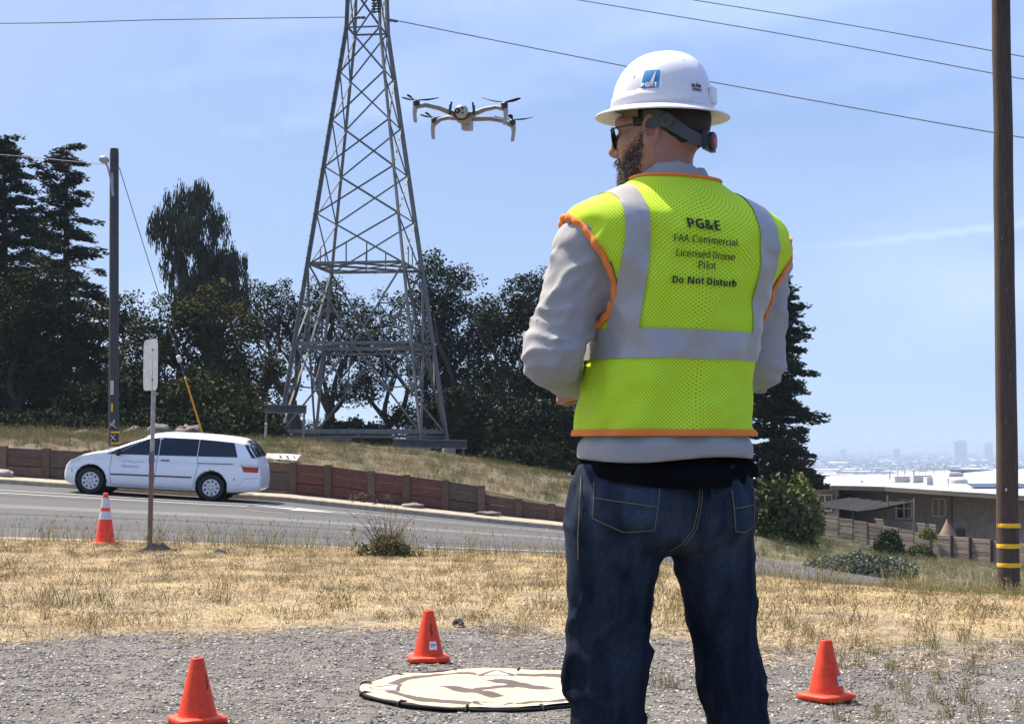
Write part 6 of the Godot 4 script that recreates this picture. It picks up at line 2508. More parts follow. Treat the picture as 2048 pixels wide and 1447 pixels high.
func build_person() -> void:
	make_lut()
	var pos := Vector3((1343.0 - 1024.0) * 3.78 / F, 0, -3.78)
	var man := thing("person", "person in white hard hat and yellow vest seen from behind, holding a controller", "person", pos)

	# --- skin
	var mb := MB.new()
	surface_net(mb, body_field, Vector3(-0.42, 0.05, -0.36), Vector3(0.36, 1.66, 0.26), 0.02)
	var hb := MB.new()
	surface_net(hb, head_field, Vector3(-0.11, -0.20, -0.15), Vector3(0.11, 0.13, 0.12), 0.0042)
	var o := mb.v.size()
	for k in hb.v.size():
		mb.vert(head_xf * hb.v[k])
	for k in hb.i:
		mb.i.push_back(k + o)
	for s in [-1.0, 1.0]:
		var w: Vector3 = wl_ if s < 0.0 else wr
		var bones := hand_bones(w, s)
		var lo := Vector3(9, 9, 9)
		var hi := -lo
		for b in bones:
			lo = lo.min(b[0]).min(b[1])
			hi = hi.max(b[0]).max(b[1])
		surface_net(mb, func(p: Vector3) -> float:
			var d := 9.0
			for k in bones.size():
				var b: Array = bones[k]
				var c := capsule(p, b[0], b[1], b[2], b[3])
				d = smin(d, c, 0.012 if k < 4 else 0.004)
			return d, lo - Vector3.ONE * 0.035, hi + Vector3.ONE * 0.035, 0.004)
	made("body", mb, "skin", man)

	# --- hair under the hat, cropped
	mb = MB.new()
	surface_net(mb, func(p: Vector3) -> float:
		var d := ellipsoid(p, Vector3(0, 0.030, 0.012), Vector3(0.0805, 0.096, 0.102)) - 0.001 * wrinkle.get_noise_3dv(p * 60.0)
		var nape := -0.030 - 0.012 * wrinkle.get_noise_2d(p.x * 30.0, 3.0) + 0.10 * maxf(0.0, 0.02 - p.z)
		d = maxf(d, nape - p.y)
		return maxf(d, -0.045 - p.z), Vector3(-0.10, -0.06, -0.06), Vector3(0.10, 0.14, 0.13), 0.0055)
	var hair := made("hair", mb, "hair", man)
	hair.transform = head_xf

	# --- beard: a soft mass along the jaw with single hairs standing off it
	mb = MB.new()
	var jaw := [[Vector3(0.036, -0.100, -0.052), Vector3(0.0, -0.120, -0.076), 0.014, 0.023], [Vector3(0.044, -0.060, -0.058), Vector3(0.02, -0.104, -0.080), 0.008, 0.015], [Vector3(0.0, -0.054, -0.103), Vector3(0.028, -0.064, -0.092), 0.008, 0.007]]
	var beard_f := func(p: Vector3) -> float:
		var s := Vector3(absf(p.x), p.y, p.z)
		var d := 9.0
		for b in jaw:
			d = smin(d, capsule(s, b[0], b[1], b[2], b[3]), 0.018)
		return d - 0.001 * wrinkle.get_noise_3d(p.x * 90.0, p.y * 30.0, p.z * 90.0) - 0.0008 * wrinkle.get_noise_3dv(p * 40.0)
	surface_net(mb, beard_f, Vector3(-0.10, -0.17, -0.13), Vector3(0.10, 0.03, 0.02), 0.0045, func(_p: Vector3) -> Color: return Color(0.075, 0.05, 0.037))
	var r := RandomNumberGenerator.new()
	r.seed = 77
	# roots: on the mass itself, and over cheek and jaw, thinning out toward ear, cheek and throat
	var roots := []
	for k in 2600:
		roots.push_back([mb.v[r.randi() % mb.v.size()], 1.0])
	var tries := 0
	while roots.size() < 11000 and tries < 400000:
		tries += 1
		var p: Vector3 = hb.v[r.randi() % hb.v.size()]
		if p.y > 0.012 or p.y < -0.135 or p.z > 0.004:
			continue
		p += Vector3(r.randf_range(-1, 1), r.randf_range(-1, 1), r.randf_range(-1, 1)) * 0.0026
		var line := minf(0.006, -0.022 + (p.z + 0.045) * 0.85)
		var back := -0.006 - maxf(0.0, -p.y - 0.05) * 0.35
		var dense := smoothstep(0.010, -0.022, p.y - line) * smoothstep(0.004, -0.022, p.z - back)
		if r.randf() < dense:
			roots.push_back([p, dense])
	for q in roots:
		var p: Vector3 = q[0]
		var out := (p - Vector3(0, -0.05, -0.03)).normalized()
		var dir := (out * 0.35 + Vector3(0, -0.9, -0.15) + Vector3(r.randfn(), r.randfn(), r.randfn()) * 0.28).normalized()
		var side := dir.cross(out).normalized() * 0.0005
		var l: float = r.randf_range(0.004, 0.011) * (0.45 + 0.55 * q[1])
		var t := r.randf()
		mb.color = Color(0.36, 0.30, 0.25) if t < 0.15 else Color(0.13, 0.08, 0.05) if t < 0.5 else Color(0.03, 0.022, 0.017)
		p += out * 0.0008
		mb.quad(p - side, p + side, p + dir * l + out * 0.0015 + side * 0.3, p + dir * l + out * 0.0015 - side * 0.3)
	var beard := made("beard", mb, "beard", man)
	beard.transform = head_xf

	# --- shirt
	mb = MB.new()
	surface_net(mb, shirt_field, Vector3(-0.40, 0.95, -0.34), Vector3(0.34, 1.66, 0.26), 0.0065)
	made("shirt", mb, "shirt_grey", man)
	var path := []
	var rad := []

	# --- black undershirt showing below
	mb = MB.new()
	for side in 2:
		mb.grid(72, 8, func(u: float, v: float) -> Vector3:
			var th := u * TAU
			var low := 0.934 - 0.026 * maxf(0.0, sin(th)) + 0.003 * sin(th * 3.0)
			var y := lerpf(low, 1.0, v)
			return torso_pt(th, y, (0.008 - 0.085 * maxf(0.0, v - 0.3)) - side * 0.004), side == 1)
	made("undershirt", mb, "shirt_black", man)

	# --- jeans
	mb = MB.new()
	surface_net(mb, jeans_field, Vector3(-0.27, 0.03, -0.22), Vector3(0.32, 0.97, 0.22), 0.0075, denim_paint)
	var jeans := made("jeans", mb, "denim", man)
	for q in [[[-0.186, 0.921], [-0.032, 0.905], [-0.045, 0.812], [-0.190, 0.840]], [[0.116, 0.902], [0.182, 0.906], [0.176, 0.815], [0.128, 0.806]]]:
		var c := []
		for e in q:
			c.push_back(Vector2(e[0], e[1]))
		var pk := MB.new()
		var bottom: float = 0.018 if q[0][0] < 0.0 else 0.006
		pk.grid(16, 14, func(u: float, v: float) -> Vector3:
			var p: Vector2 = c[0].lerp(c[1], u).lerp(c[3].lerp(c[2], u), v)
			p.y -= bottom * v * (1.0 - absf(u * 2.0 - 1.0))
			var z := cast_z(jeans_field, p.x, p.y)
			var e := minf(minf(u, 1.0 - u), minf(v, 1.0 - v)) * 16.0
			pk.color = denim_paint(Vector3(p.x, p.y, z)) * 1.1
			return Vector3(p.x, p.y, z + 0.0045 * minf(e, 1.0) - 0.001), true)
		var pocket := made("pocket", pk, "denim", jeans)
		var rim := []
		for e in [[0.05, 0.0], [0.05, 0.94], [0.5, 0.95], [0.95, 0.94], [0.95, 0.0]]:
			var p: Vector2 = c[0].lerp(c[1], e[0]).lerp(c[3].lerp(c[2], e[0]), e[1])
			p.y -= bottom * e[1] * (1.0 - absf(e[0] * 2.0 - 1.0))
			rim.push_back(p)
		stitch(pocket, rim)
		var top_line := []
		for e in [0.05, 0.5, 0.95]:
			top_line.push_back(c[0].lerp(c[1], e).lerp(c[3].lerp(c[2], e), 0.42))
		stitch(pocket, top_line)
	stitch(jeans, [Vector2(0.050, 0.915), Vector2(0.046, 0.87), Vector2(0.036, 0.82), Vector2(0.012, 0.785), Vector2(-0.012, 0.768)], 0.001)
	stitch(jeans, [Vector2(0.056, 0.915), Vector2(0.052, 0.87), Vector2(0.042, 0.818), Vector2(0.018, 0.782)], 0.0009)
	stitch(jeans, [Vector2(-0.205, 0.93), Vector2(-0.209, 0.87), Vector2(-0.213, 0.80), Vector2(-0.212, 0.75)], 0.0013)
	for q in [[0.078, 0.912]]:
		var bl := MB.new()
		var z := cast_z(jeans_field, q[0], q[1] - 0.012)
		bl.box(Vector3(q[0], q[1] - 0.008, z + 0.006), Vector3(0.013, 0.05, 0.005), Basis(Vector3.UP, -0.6 if q[0] < 0.0 else 0.2))
		bl.color = Color(0.04, 0.06, 0.1)
		bl.c.fill(bl.color)
		made("belt_loop", bl, "denim", jeans)

	# --- boots
	for q in [[Vector3(-0.148, 0, 0.03), -0.15], [Vector3(0.213, 0, -0.05), -0.75]]:
		mb = MB.new()
		var b := Basis(Vector3.UP, -q[1] + 0.35)
		surface_net(mb, func(p: Vector3) -> float:
			var s: Vector3 = b.inverse() * (p - q[0])
			var d := capsule(s, Vector3(0, 0.05, 0.035), Vector3(0, 0.045, -0.16), 0.048, 0.044)
			d = smin(d, capsule(s, Vector3(0, 0.06, 0.01), Vector3(0, 0.16, 0.015), 0.052, 0.05), 0.03)
			return maxf(d, 0.004 - p.y), q[0] + Vector3(-0.26, -0.01, -0.26), q[0] + Vector3(0.26, 0.24, 0.2), 0.014)
		made("boot", mb, "boot", man)

	# --- vest
	mb = MB.new()
	var nu := 150
	var nv := 84
	var keep := PackedByteArray()
	for b in nv + 1:
		var y := lerpf(1.026, 1.590, float(b) / nv)
		for a in nu + 1:
			var th := TAU * a / nu
			mb.vert(torso_pt(th, y, 0.004), Vector2(th * 0.19 / 0.0088, y / 0.0088))
			var ct := cos(th)
			var st := sin(th)
			var x := lut(lut_a, y) * signf(ct) * pow(absf(ct), 2.0 / NEXP)
			var z := lut(lut_c, y) + lut(lut_b, y) * signf(st) * pow(absf(st), 2.0 / NEXP)
			var hole := pow((y - 1.368) / 0.116, 2.0) + pow(z / 0.098, 2.0) < 1.0 and absf(x) > 0.09
			var neck := z < 0.0 and absf(x) < 0.10 * clampf((y - 1.32) / 0.24, 0.0, 1.0)
			keep.push_back(0 if hole or neck else 1)
	for b in nv:
		for a in nu:
			var p := b * (nu + 1) + a
			var q := p + nu + 1
			if keep[p] + keep[p + 1] + keep[q] + keep[q + 1] >= 3:
				mb.tri(p, p + 1, q)
				mb.tri(p + 1, q + 1, q)
	var vest := made("vest", mb, "vest_yellow", man)
	# armhole binding
	for s in [-1.0, 1.0]:
		mb = MB.new()
		path = []
		rad = []
		for k in 73:
			var a := TAU * k / 72.0
			var z := 0.098 * cos(a)
			var y := 1.368 + 0.116 * sin(a)
			var th := 0.0
			var bb := lut(lut_b, y) + 0.006
			var sn := signf(z) * pow(minf(absf(z - lut(lut_c, y)) / bb, 1.0), NEXP / 2.0)
			th = asin(clampf(sn, -1.0, 1.0))
			if s < 0.0:
				th = PI - th
			path.push_back(torso_pt(th, y, 0.007 + 0.002 * sin(k * 1.7)))
			rad.push_back(0.0085)
		mb.tube(path, rad, 10, false, 0.6)
		made("armhole_binding", mb, "vest_orange", vest)
	mb = MB.new()
	mb.grid(120, 2, func(u: float, v: float) -> Vector3: return torso_pt(u * TAU, lerpf(1.018, 1.032, v), 0.0065 + 0.002 * sin(v * PI)), true)
	made("hem_binding", mb, "vest_orange", vest)
	mb = MB.new()
	path = []
	rad = []
	for k in 37:
		path.push_back(torso_pt(lerpf(-0.15, PI + 0.15, k / 36.0), 1.588, 0.006))
		rad.push_back(0.0052)
	mb.tube(path, rad, 8, true, 0.8)
	made("neck_binding", mb, "vest_orange", vest)
	# silver bands
	mb = MB.new()
	mb.grid(140, 6, func(u: float, v: float) -> Vector3: return torso_pt(u * TAU, lerpf(1.183, 1.245, v), 0.0075), true)
	made("waist_band", mb, "reflective", vest)
	for xc in [-0.159, 0.152]:
		mb = MB.new()
		mb.grid(8, 80, func(u: float, v: float) -> Vector3:
			var x: float = xc + (u - 0.5) * 0.051
			var top := 1.49
			while lut(lut_a, top) + 0.008 > absf(x) and top < 1.59:
				top += 0.002
			var q := v * 1.5
			var y := 1.243 + (top - 1.243) * sin(minf(q, 2.0 - q) * PI / 2)
			return torso_pt(back_theta(x, y, 0.008, q > 1.0), y, 0.008), true)
		made("shoulder_band", mb, "reflective", vest)
	# print
	var on_back := func(x: float, y: float, off: float) -> Vector3: return torso_pt(back_theta(x, y, 0.004), y, 0.0088 + off)
	text_on(vest, "lettering", "PG&E", true, 0.077, -0.014, 1.470, on_back, "ink")
	text_on(vest, "lettering", "FAA Commercial", false, 0.146, -0.010, 1.436, on_back, "ink")
	text_on(vest, "lettering", "Licensed Drone", false, 0.136, -0.008, 1.405, on_back, "ink")
	text_on(vest, "lettering", "Pilot", false, 0.040, -0.006, 1.382, on_back, "ink")
	text_on(vest, "lettering", "Do Not Disturb", true, 0.147, -0.006, 1.348, on_back, "ink")
	# a small black arrowhead mark low on the vest's side
	mb = MB.new()
	var mark := [[0.0, 0.010], [0.005, -0.006], [0.0, -0.003], [-0.005, -0.006]]
	var ids := []
	for q in mark:
		ids.push_back(mb.vert(on_back.call(-0.182 + q[0], 1.300 + q[1], 0.002)))
	mb.tri(ids[0], ids[2], ids[1])
	mb.tri(ids[0], ids[3], ids[2])
	made("emblem", mb, "print_grey", vest)

	build_helmet(man)
	build_glasses(man)

	# --- the controller in the hands, a thing of its own
	var cc := from_torso(Vector3(-0.005, 1.135, -0.352))
	var ct2 := thing("drone_controller", "dark handheld drone controller held in both hands before the vest", "controller", pos + cc)
	ct2.rotation = Vector3(0, YAW, 0)
	mb = MB.new()
	mb.lathe([[0.0, -0.014], [0.068, -0.013], [0.072, -0.008], [0.072, 0.008], [0.068, 0.013], [0.0, 0.014]], 40, Transform3D(Basis().scaled(Vector3(1.55, 1, 0.85)), Vector3.ZERO), 6.0)
	made("case", mb, "black_plastic", ct2)
	mb = MB.new()
	mb.box(Vector3(0, 0.0145, 0), Vector3(0.13, 0.002, 0.085))
	made("screen", mb, "lens", ct2)
	for s in [-1.0, 1.0]:
		mb = MB.new()
		mb.lathe([[0.009, 0.0], [0.004, 0.006], [0.0035, 0.018], [0.008, 0.021], [0.0, 0.023]], 12, Transform3D(Basis.IDENTITY, Vector3(s * 0.088, 0.013, -0.012)))
		made("stick", mb, "rubber", ct2)


const DOME_X := 0.100
const DOME_Z := 0.117
const DOME_H := 0.130


# point on the hard hat: azimuth from the wearer's left (0) toward the rear (PI / 2), height over the brim
func dome(az: float, y: float, off: float) -> Vector3:
	var t := clampf(y / DOME_H, 0.0, 1.0)
	var k := pow(1.0 - pow(t, 2.35), 1.0 / 2.35)
	var x := -cos(az) * (DOME_X * k + off)
	var z := sin(az) * (DOME_Z * k + off)
	var crest := 0.008 * exp(-pow(x / 0.017, 2.0)) * smoothstep(0.45, 0.75, t)
	var rib := 0.0022 * smoothstep(0.030, 0.024, y) * smoothstep(0.0, 0.004, y)
	x -= cos(az) * rib
	z += sin(az) * rib
	return Vector3(x, y + crest + 0.053, z)


func build_helmet(man: Node3D) -> void:
	var hat := Node3D.new()
	hat.name = "hard_hat"
	hat.set_meta("label", "scuffed white full brim hard hat")
	hat.transform = head_xf * Transform3D(Basis(Vector3.RIGHT, 0.03), Vector3(0, 0.0, 0.0))
	man.add_child(hat, true)
	var mb := MB.new()
	mb.grid(96, 40, func(u: float, v: float) -> Vector3:
		var az := u * TAU
		var y := DOME_H * sin(v * PI / 2)
		var p := dome(az, y, 0.0)
		return p)
	made("shell", mb, "helmet_white", hat)
	# brim: outer top, rolled lip, underside
	mb = MB.new()
	var prof := [[-0.004, 0.004], [0.004, 0.002], [0.018, -0.003], [0.034, -0.010], [0.0385, -0.0125], [0.0395, -0.0150], [0.0375, -0.0165], [0.033, -0.0140], [0.018, -0.0065], [0.0, 0.0], [-0.004, 0.01], [-0.006, 0.05]]
	mb.grid(96, prof.size() - 1, func(u: float, v: float) -> Vector3:
		var q: Array = prof[int(round(v * (prof.size() - 1)))]
		var az := u * TAU
		var wide := 0.88 + 0.08 * absf(sin(az))
		return Vector3(-cos(az) * (DOME_X + q[0] * wide), 0.053 + q[1], sin(az) * (DOME_Z + q[0] * wide)), true)
	made("brim", mb, "helmet_white", hat)
	# side rail with its accessory slot
	for s in [1.0, -1.0]:
		mb = MB.new()
		mb.grid(30, 5, func(u: float, v: float) -> Vector3:
			var az := lerpf(-1.0, 0.85, u)
			var y := 0.026 + 0.005 * sin(u * 5.0) + (0.007 if u > 0.42 and u < 0.66 else 0.0)
			var p := dome(az, lerpf(0.008, y, v), 0.0028 * sin(clampf(v, 0.02, 0.98) * PI))
			p.x *= s
			return p, s < 0.0)
		made("rail", mb, "helmet_white", hat)
	# raised tab at the rear
	mb = MB.new()
	mb.box(dome(PI / 2, 0.030, 0.004), Vector3(0.030, 0.036, 0.008), Basis(Vector3.RIGHT, -0.06))
	made("rear_tab", mb, "helmet_white", hat)
	# head band, ratchet strap and knob
	mb = MB.new()
	for side in 2:
		mb.grid(40, 4, func(u: float, v: float) -> Vector3:
			var az := lerpf(-0.25, PI + 0.25, u)
			var drop := smoothstep(0.1, 1.0, sin(clampf(az, 0.0, PI)))
			var mid := lerpf(0.022, -0.022, drop)
			var h := lerpf(0.024, 0.017, drop)
			var k := 1.0 + side * 0.012
			return Vector3(-cos(az) * 0.0875 * k, mid + (v - 0.5) * 2.0 * h * 0.8, 0.012 + sin(az) * 0.100 * k), side == 0)
	made("ratchet_strap", mb, "strap_grey", hat)
	for s in [-1.0, 1.0]:
		mb = MB.new()
		mb.lathe([[0.0165, -0.003], [0.0165, 0.003], [0.007, 0.004], [0.0065, 0.001], [0.0, 0.001]], 20, Transform3D(Basis(Vector3.BACK, s * PI / 2), Vector3(-s * 0.0885, 0.018, 0.042)))
		made("pivot", mb, "strap_grey", hat)
	mb = MB.new()
	mb.box(Vector3(0, -0.020, 0.112), Vector3(0.062, 0.040, 0.012))
	made("ratchet_case", mb, "black_plastic", hat)
	mb = MB.new()
	mb.lathe([[0.022, 0.0], [0.022, 0.008], [0.019, 0.0115], [0.0, 0.0115]], 20, Transform3D(Basis(Vector3.RIGHT, PI / 2), Vector3(0, -0.020, 0.114)))
	var knob := made("ratchet_knob", mb, "black_plastic", hat)
	mb = MB.new()
	mb.lathe([[0.011, 0.0], [0.010, 0.003], [0.0, 0.004]], 20, Transform3D(Basis(Vector3.RIGHT, PI / 2), Vector3(0, -0.020, 0.1255)))
	made("knob_insert", mb, "knob_red", knob)
	# brow pad
	mb = MB.new()
	mb.grid(24, 2, func(u: float, v: float) -> Vector3:
		var az := lerpf(PI + 0.35, TAU - 0.35, u)
		return Vector3(-cos(az) * 0.088, 0.030 + v * 0.022, 0.008 + sin(az) * 0.101), true)
	made("brow_pad", mb, "rusty", hat)

	# --- the badge: blue square, white beam, letters along its foot
	var on_hat := func(x: float, y: float, off: float) -> Vector3: return dome(0.06 + x / 0.098, 0.056 + y, 0.0006 + off)
	var patch := func(c: Array, m: String, off: float, called: String) -> void:
		var q := MB.new()
		q.grid(8, 8, func(u: float, v: float) -> Vector3:
			var p: Vector2 = c[0].lerp(c[1], u).lerp(c[3].lerp(c[2], u), v)
			return on_hat.call(p.x, p.y, off))
		made(called, q, m, hat)
	patch.call([Vector2(-0.024, -0.024), Vector2(0.022, -0.024), Vector2(0.022, 0.024), Vector2(-0.024, 0.024)], "label_white", 0.0, "sticker")
	patch.call([Vector2(-0.019, -0.017), Vector2(0.016, -0.017), Vector2(0.018, 0.021), Vector2(-0.017, 0.021)], "logo_blue", 0.0005, "badge_field")
	patch.call([Vector2(-0.005, -0.017), Vector2(0.005, -0.017), Vector2(0.0085, 0.018), Vector2(0.0075, 0.018)], "label_white", 0.001, "badge_beam")
	patch.call([Vector2(-0.019, -0.021), Vector2(0.016, -0.021), Vector2(0.016, -0.006), Vector2(-0.019, -0.006)], "logo_blue", 0.0008, "badge_foot")
	text_on(hat, "badge_lettering", "PG", true, 0.0155, -0.0105, -0.0135, on_hat, "label_white")
	text_on(hat, "badge_lettering", "&", true, 0.0080, 0.0025, -0.0135, on_hat, "logo_orange")
	text_on(hat, "badge_lettering", "E", true, 0.0060, 0.0115, -0.0135, on_hat, "label_white")
	var on_rear := func(x: float, y: float, off: float) -> Vector3: return dome(1.02 + x / 0.11, 0.040 + y, 0.0006 + off)
	text_on(hat, "maker_lettering", "KLEIN", true, 0.026, 0.0, 0.004, on_rear, "ink")
	text_on(hat, "maker_lettering", "TOOLS", true, 0.026, 0.0, -0.005, on_rear, "ink")
	# scuffs
	var r := RandomNumberGenerator.new()
	r.seed = 5
	for k in 9:
		var az := r.randf_range(-0.9, 1.5)
		var y := r.randf_range(0.045, 0.105)
		var s := r.randf_range(0.0012, 0.003)
		mb = MB.new()
		mb.grid(4, 4, func(u: float, v: float) -> Vector3:
			var a := u * TAU
			return dome(az + cos(a) * v * s * (1.0 + 0.8 * sin(a * 3.0 + k)) / 0.1, y + sin(a) * v * s * (0.4 + (k % 3) * 0.9) + cos(a) * v * s * 0.6, 0.0005))
		made("scuff", mb, "hat_scuff", hat)


func build_glasses(man: Node3D) -> void:
	var g := Node3D.new()
	g.name = "sunglasses"
	g.set_meta("label", "dark round sunglasses with thin black arms")
	g.transform = head_xf
	man.add_child(g, true)
	for s in [-1.0, 1.0]:
		var b := Basis(Vector3.UP, -s * 0.22) * Basis(Vector3.RIGHT, -0.08)
		var c := Vector3(s * 0.035, -0.004, -0.107)
		var mb := MB.new()
		mb.grid(20, 5, func(u: float, v: float) -> Vector3:
			var a := u * TAU
			return c + b * Vector3(cos(a) * v * 0.029, sin(a) * v * 0.025 * (1.0 if sin(a) < 0.0 else 0.88), 0.004 * v * v), true)
		made("lens", mb, "lens", g)
		var path := []
		var rad := []
		for k in 25:
			var a := TAU * k / 24.0
			path.push_back(c + b * Vector3(cos(a) * 0.029, sin(a) * 0.025 * (1.0 if sin(a) < 0.0 else 0.88), 0.004))
			rad.push_back(0.0017)
		mb = MB.new()
		mb.tube(path, rad, 6, false)
		made("rim", mb, "black_plastic", g)
		mb = MB.new()
		mb.tube([c + b * Vector3(s * 0.028, 0.012, 0.003), Vector3(s * 0.074, 0.010, -0.085), Vector3(s * 0.083, 0.016, -0.02), Vector3(s * 0.084, 0.014, 0.012)], [0.0022, 0.002, 0.002, 0.002], 6)
		made("arm", mb, "black_plastic", g)
	var mb2 := MB.new()
	mb2.tube([Vector3(-0.008, 0.006, -0.110), Vector3(0, 0.009, -0.114), Vector3(0.008, 0.006, -0.110)], [0.0016, 0.0016, 0.0016], 6)
	made("bridge", mb2, "black_plastic", g)


# ------------------------------------------------------------------ gravel, straw and grass
func tuft_mesh(n: int, h: float, spread: float, lean: float, seed_: int, width := 0.0022, heads := 0.0) -> ArrayMesh:
	var r := RandomNumberGenerator.new()
	r.seed = seed_
	var mb := MB.new()
	for k in n:
		var a := r.randf() * TAU
		var root := Vector3(r.randfn() * spread, 0, r.randfn() * spread)
		var l := h * r.randf_range(0.45, 1.15)
		var out := Vector3(cos(a), 0, sin(a)) * l * lean * r.randf_range(0.3, 1.3)
		var p1 := root + Vector3(0, l * 0.5, 0) + out * 0.35
		var p2 := root + Vector3(0, l * r.randf_range(0.8, 1.0), 0) + out
		var b := r.randf() * TAU
		var side := Vector3(cos(b), 0, sin(b)) * width * r.randf_range(0.6, 1.3)
		var v := r.randf_range(0.7, 1.3)
		mb.color = Color(v, v * r.randf_range(0.92, 1.05), v * r.randf_range(0.8, 1.05))
		mb.quad(root - side, root + side, p1 + side * 0.8, p1 - side * 0.8)
		mb.quad(p1 - side * 0.8, p1 + side * 0.8, p2 + side * 0.15, p2 - side * 0.15)
		if r.randf() < heads:
			var up := (p2 - p1).normalized()
			var w := Vector3(cos(b), 0, sin(b)) * width * 2.6
			mb.quad(p2 - up * h * 0.10, p2 - up * h * 0.04 + w, p2 + up * h * 0.07, p2 - up * h * 0.04 - w)
	return mb.mesh(M["straw"])


func litter_mesh(n: int, size: float, seed_: int) -> ArrayMesh:
	var r := RandomNumberGenerator.new()
	r.seed = seed_
	var mb := MB.new()
	for k in n:
		var a := r.randf() * TAU
		var p := Vector3(r.randf_range(-1, 1) * size, r.randf_range(0.002, 0.018), r.randf_range(-1, 1) * size)
		var d := Vector3(cos(a), r.randf_range(-0.1, 0.22), sin(a)) * r.randf_range(0.03, 0.10)
		var side := d.cross(Vector3.UP).normalized() * r.randf_range(0.0012, 0.0026)
		var v := r.randf_range(0.6, 1.3)
		mb.color = Color(v, v * r.randf_range(0.9, 1.0), v * r.randf_range(0.75, 1.0))
		mb.quad(p - side, p + side, p + d + side * 0.5, p + d - side * 0.5)
	return mb.mesh(M["straw"])


func stone_mesh(seed_: int) -> ArrayMesh:
	var r := RandomNumberGenerator.new()
	r.seed = seed_
	var mb := MB.new()
	var pts := []
	var n := 7
	for ring in 2:
		for k in n:
			var a := TAU * (k + ring * 0.5) / n
			var rr := r.randf_range(0.65, 1.05) * (1.0 if ring == 0 else 0.72)
			pts.push_back(Vector3(cos(a) * rr, (-0.15 if ring == 0 else r.randf_range(0.35, 0.6)), sin(a) * rr))
	var top := Vector3(r.randf_range(-0.2, 0.2), 0.62, r.randf_range(-0.2, 0.2))
	for k in n:
		var k2 := (k + 1) % n
		var t := [[pts[k], pts[k2], pts[n + k]], [pts[k2], pts[n + k2], pts[n + k]], [pts[n + k], pts[n + k2], top]]
		for q in t:
			var a := mb.vert(q[0])
			var b := mb.vert(q[1])
			var c := mb.vert(q[2])
			mb.tri(a, b, c)
	return mb.mesh(M["stone"])


func tilt_at(k: float) -> Basis:
	return Basis(Vector3.UP, rng.randf() * TAU) * Basis(Vector3.RIGHT, rng.randf_range(-k, k))


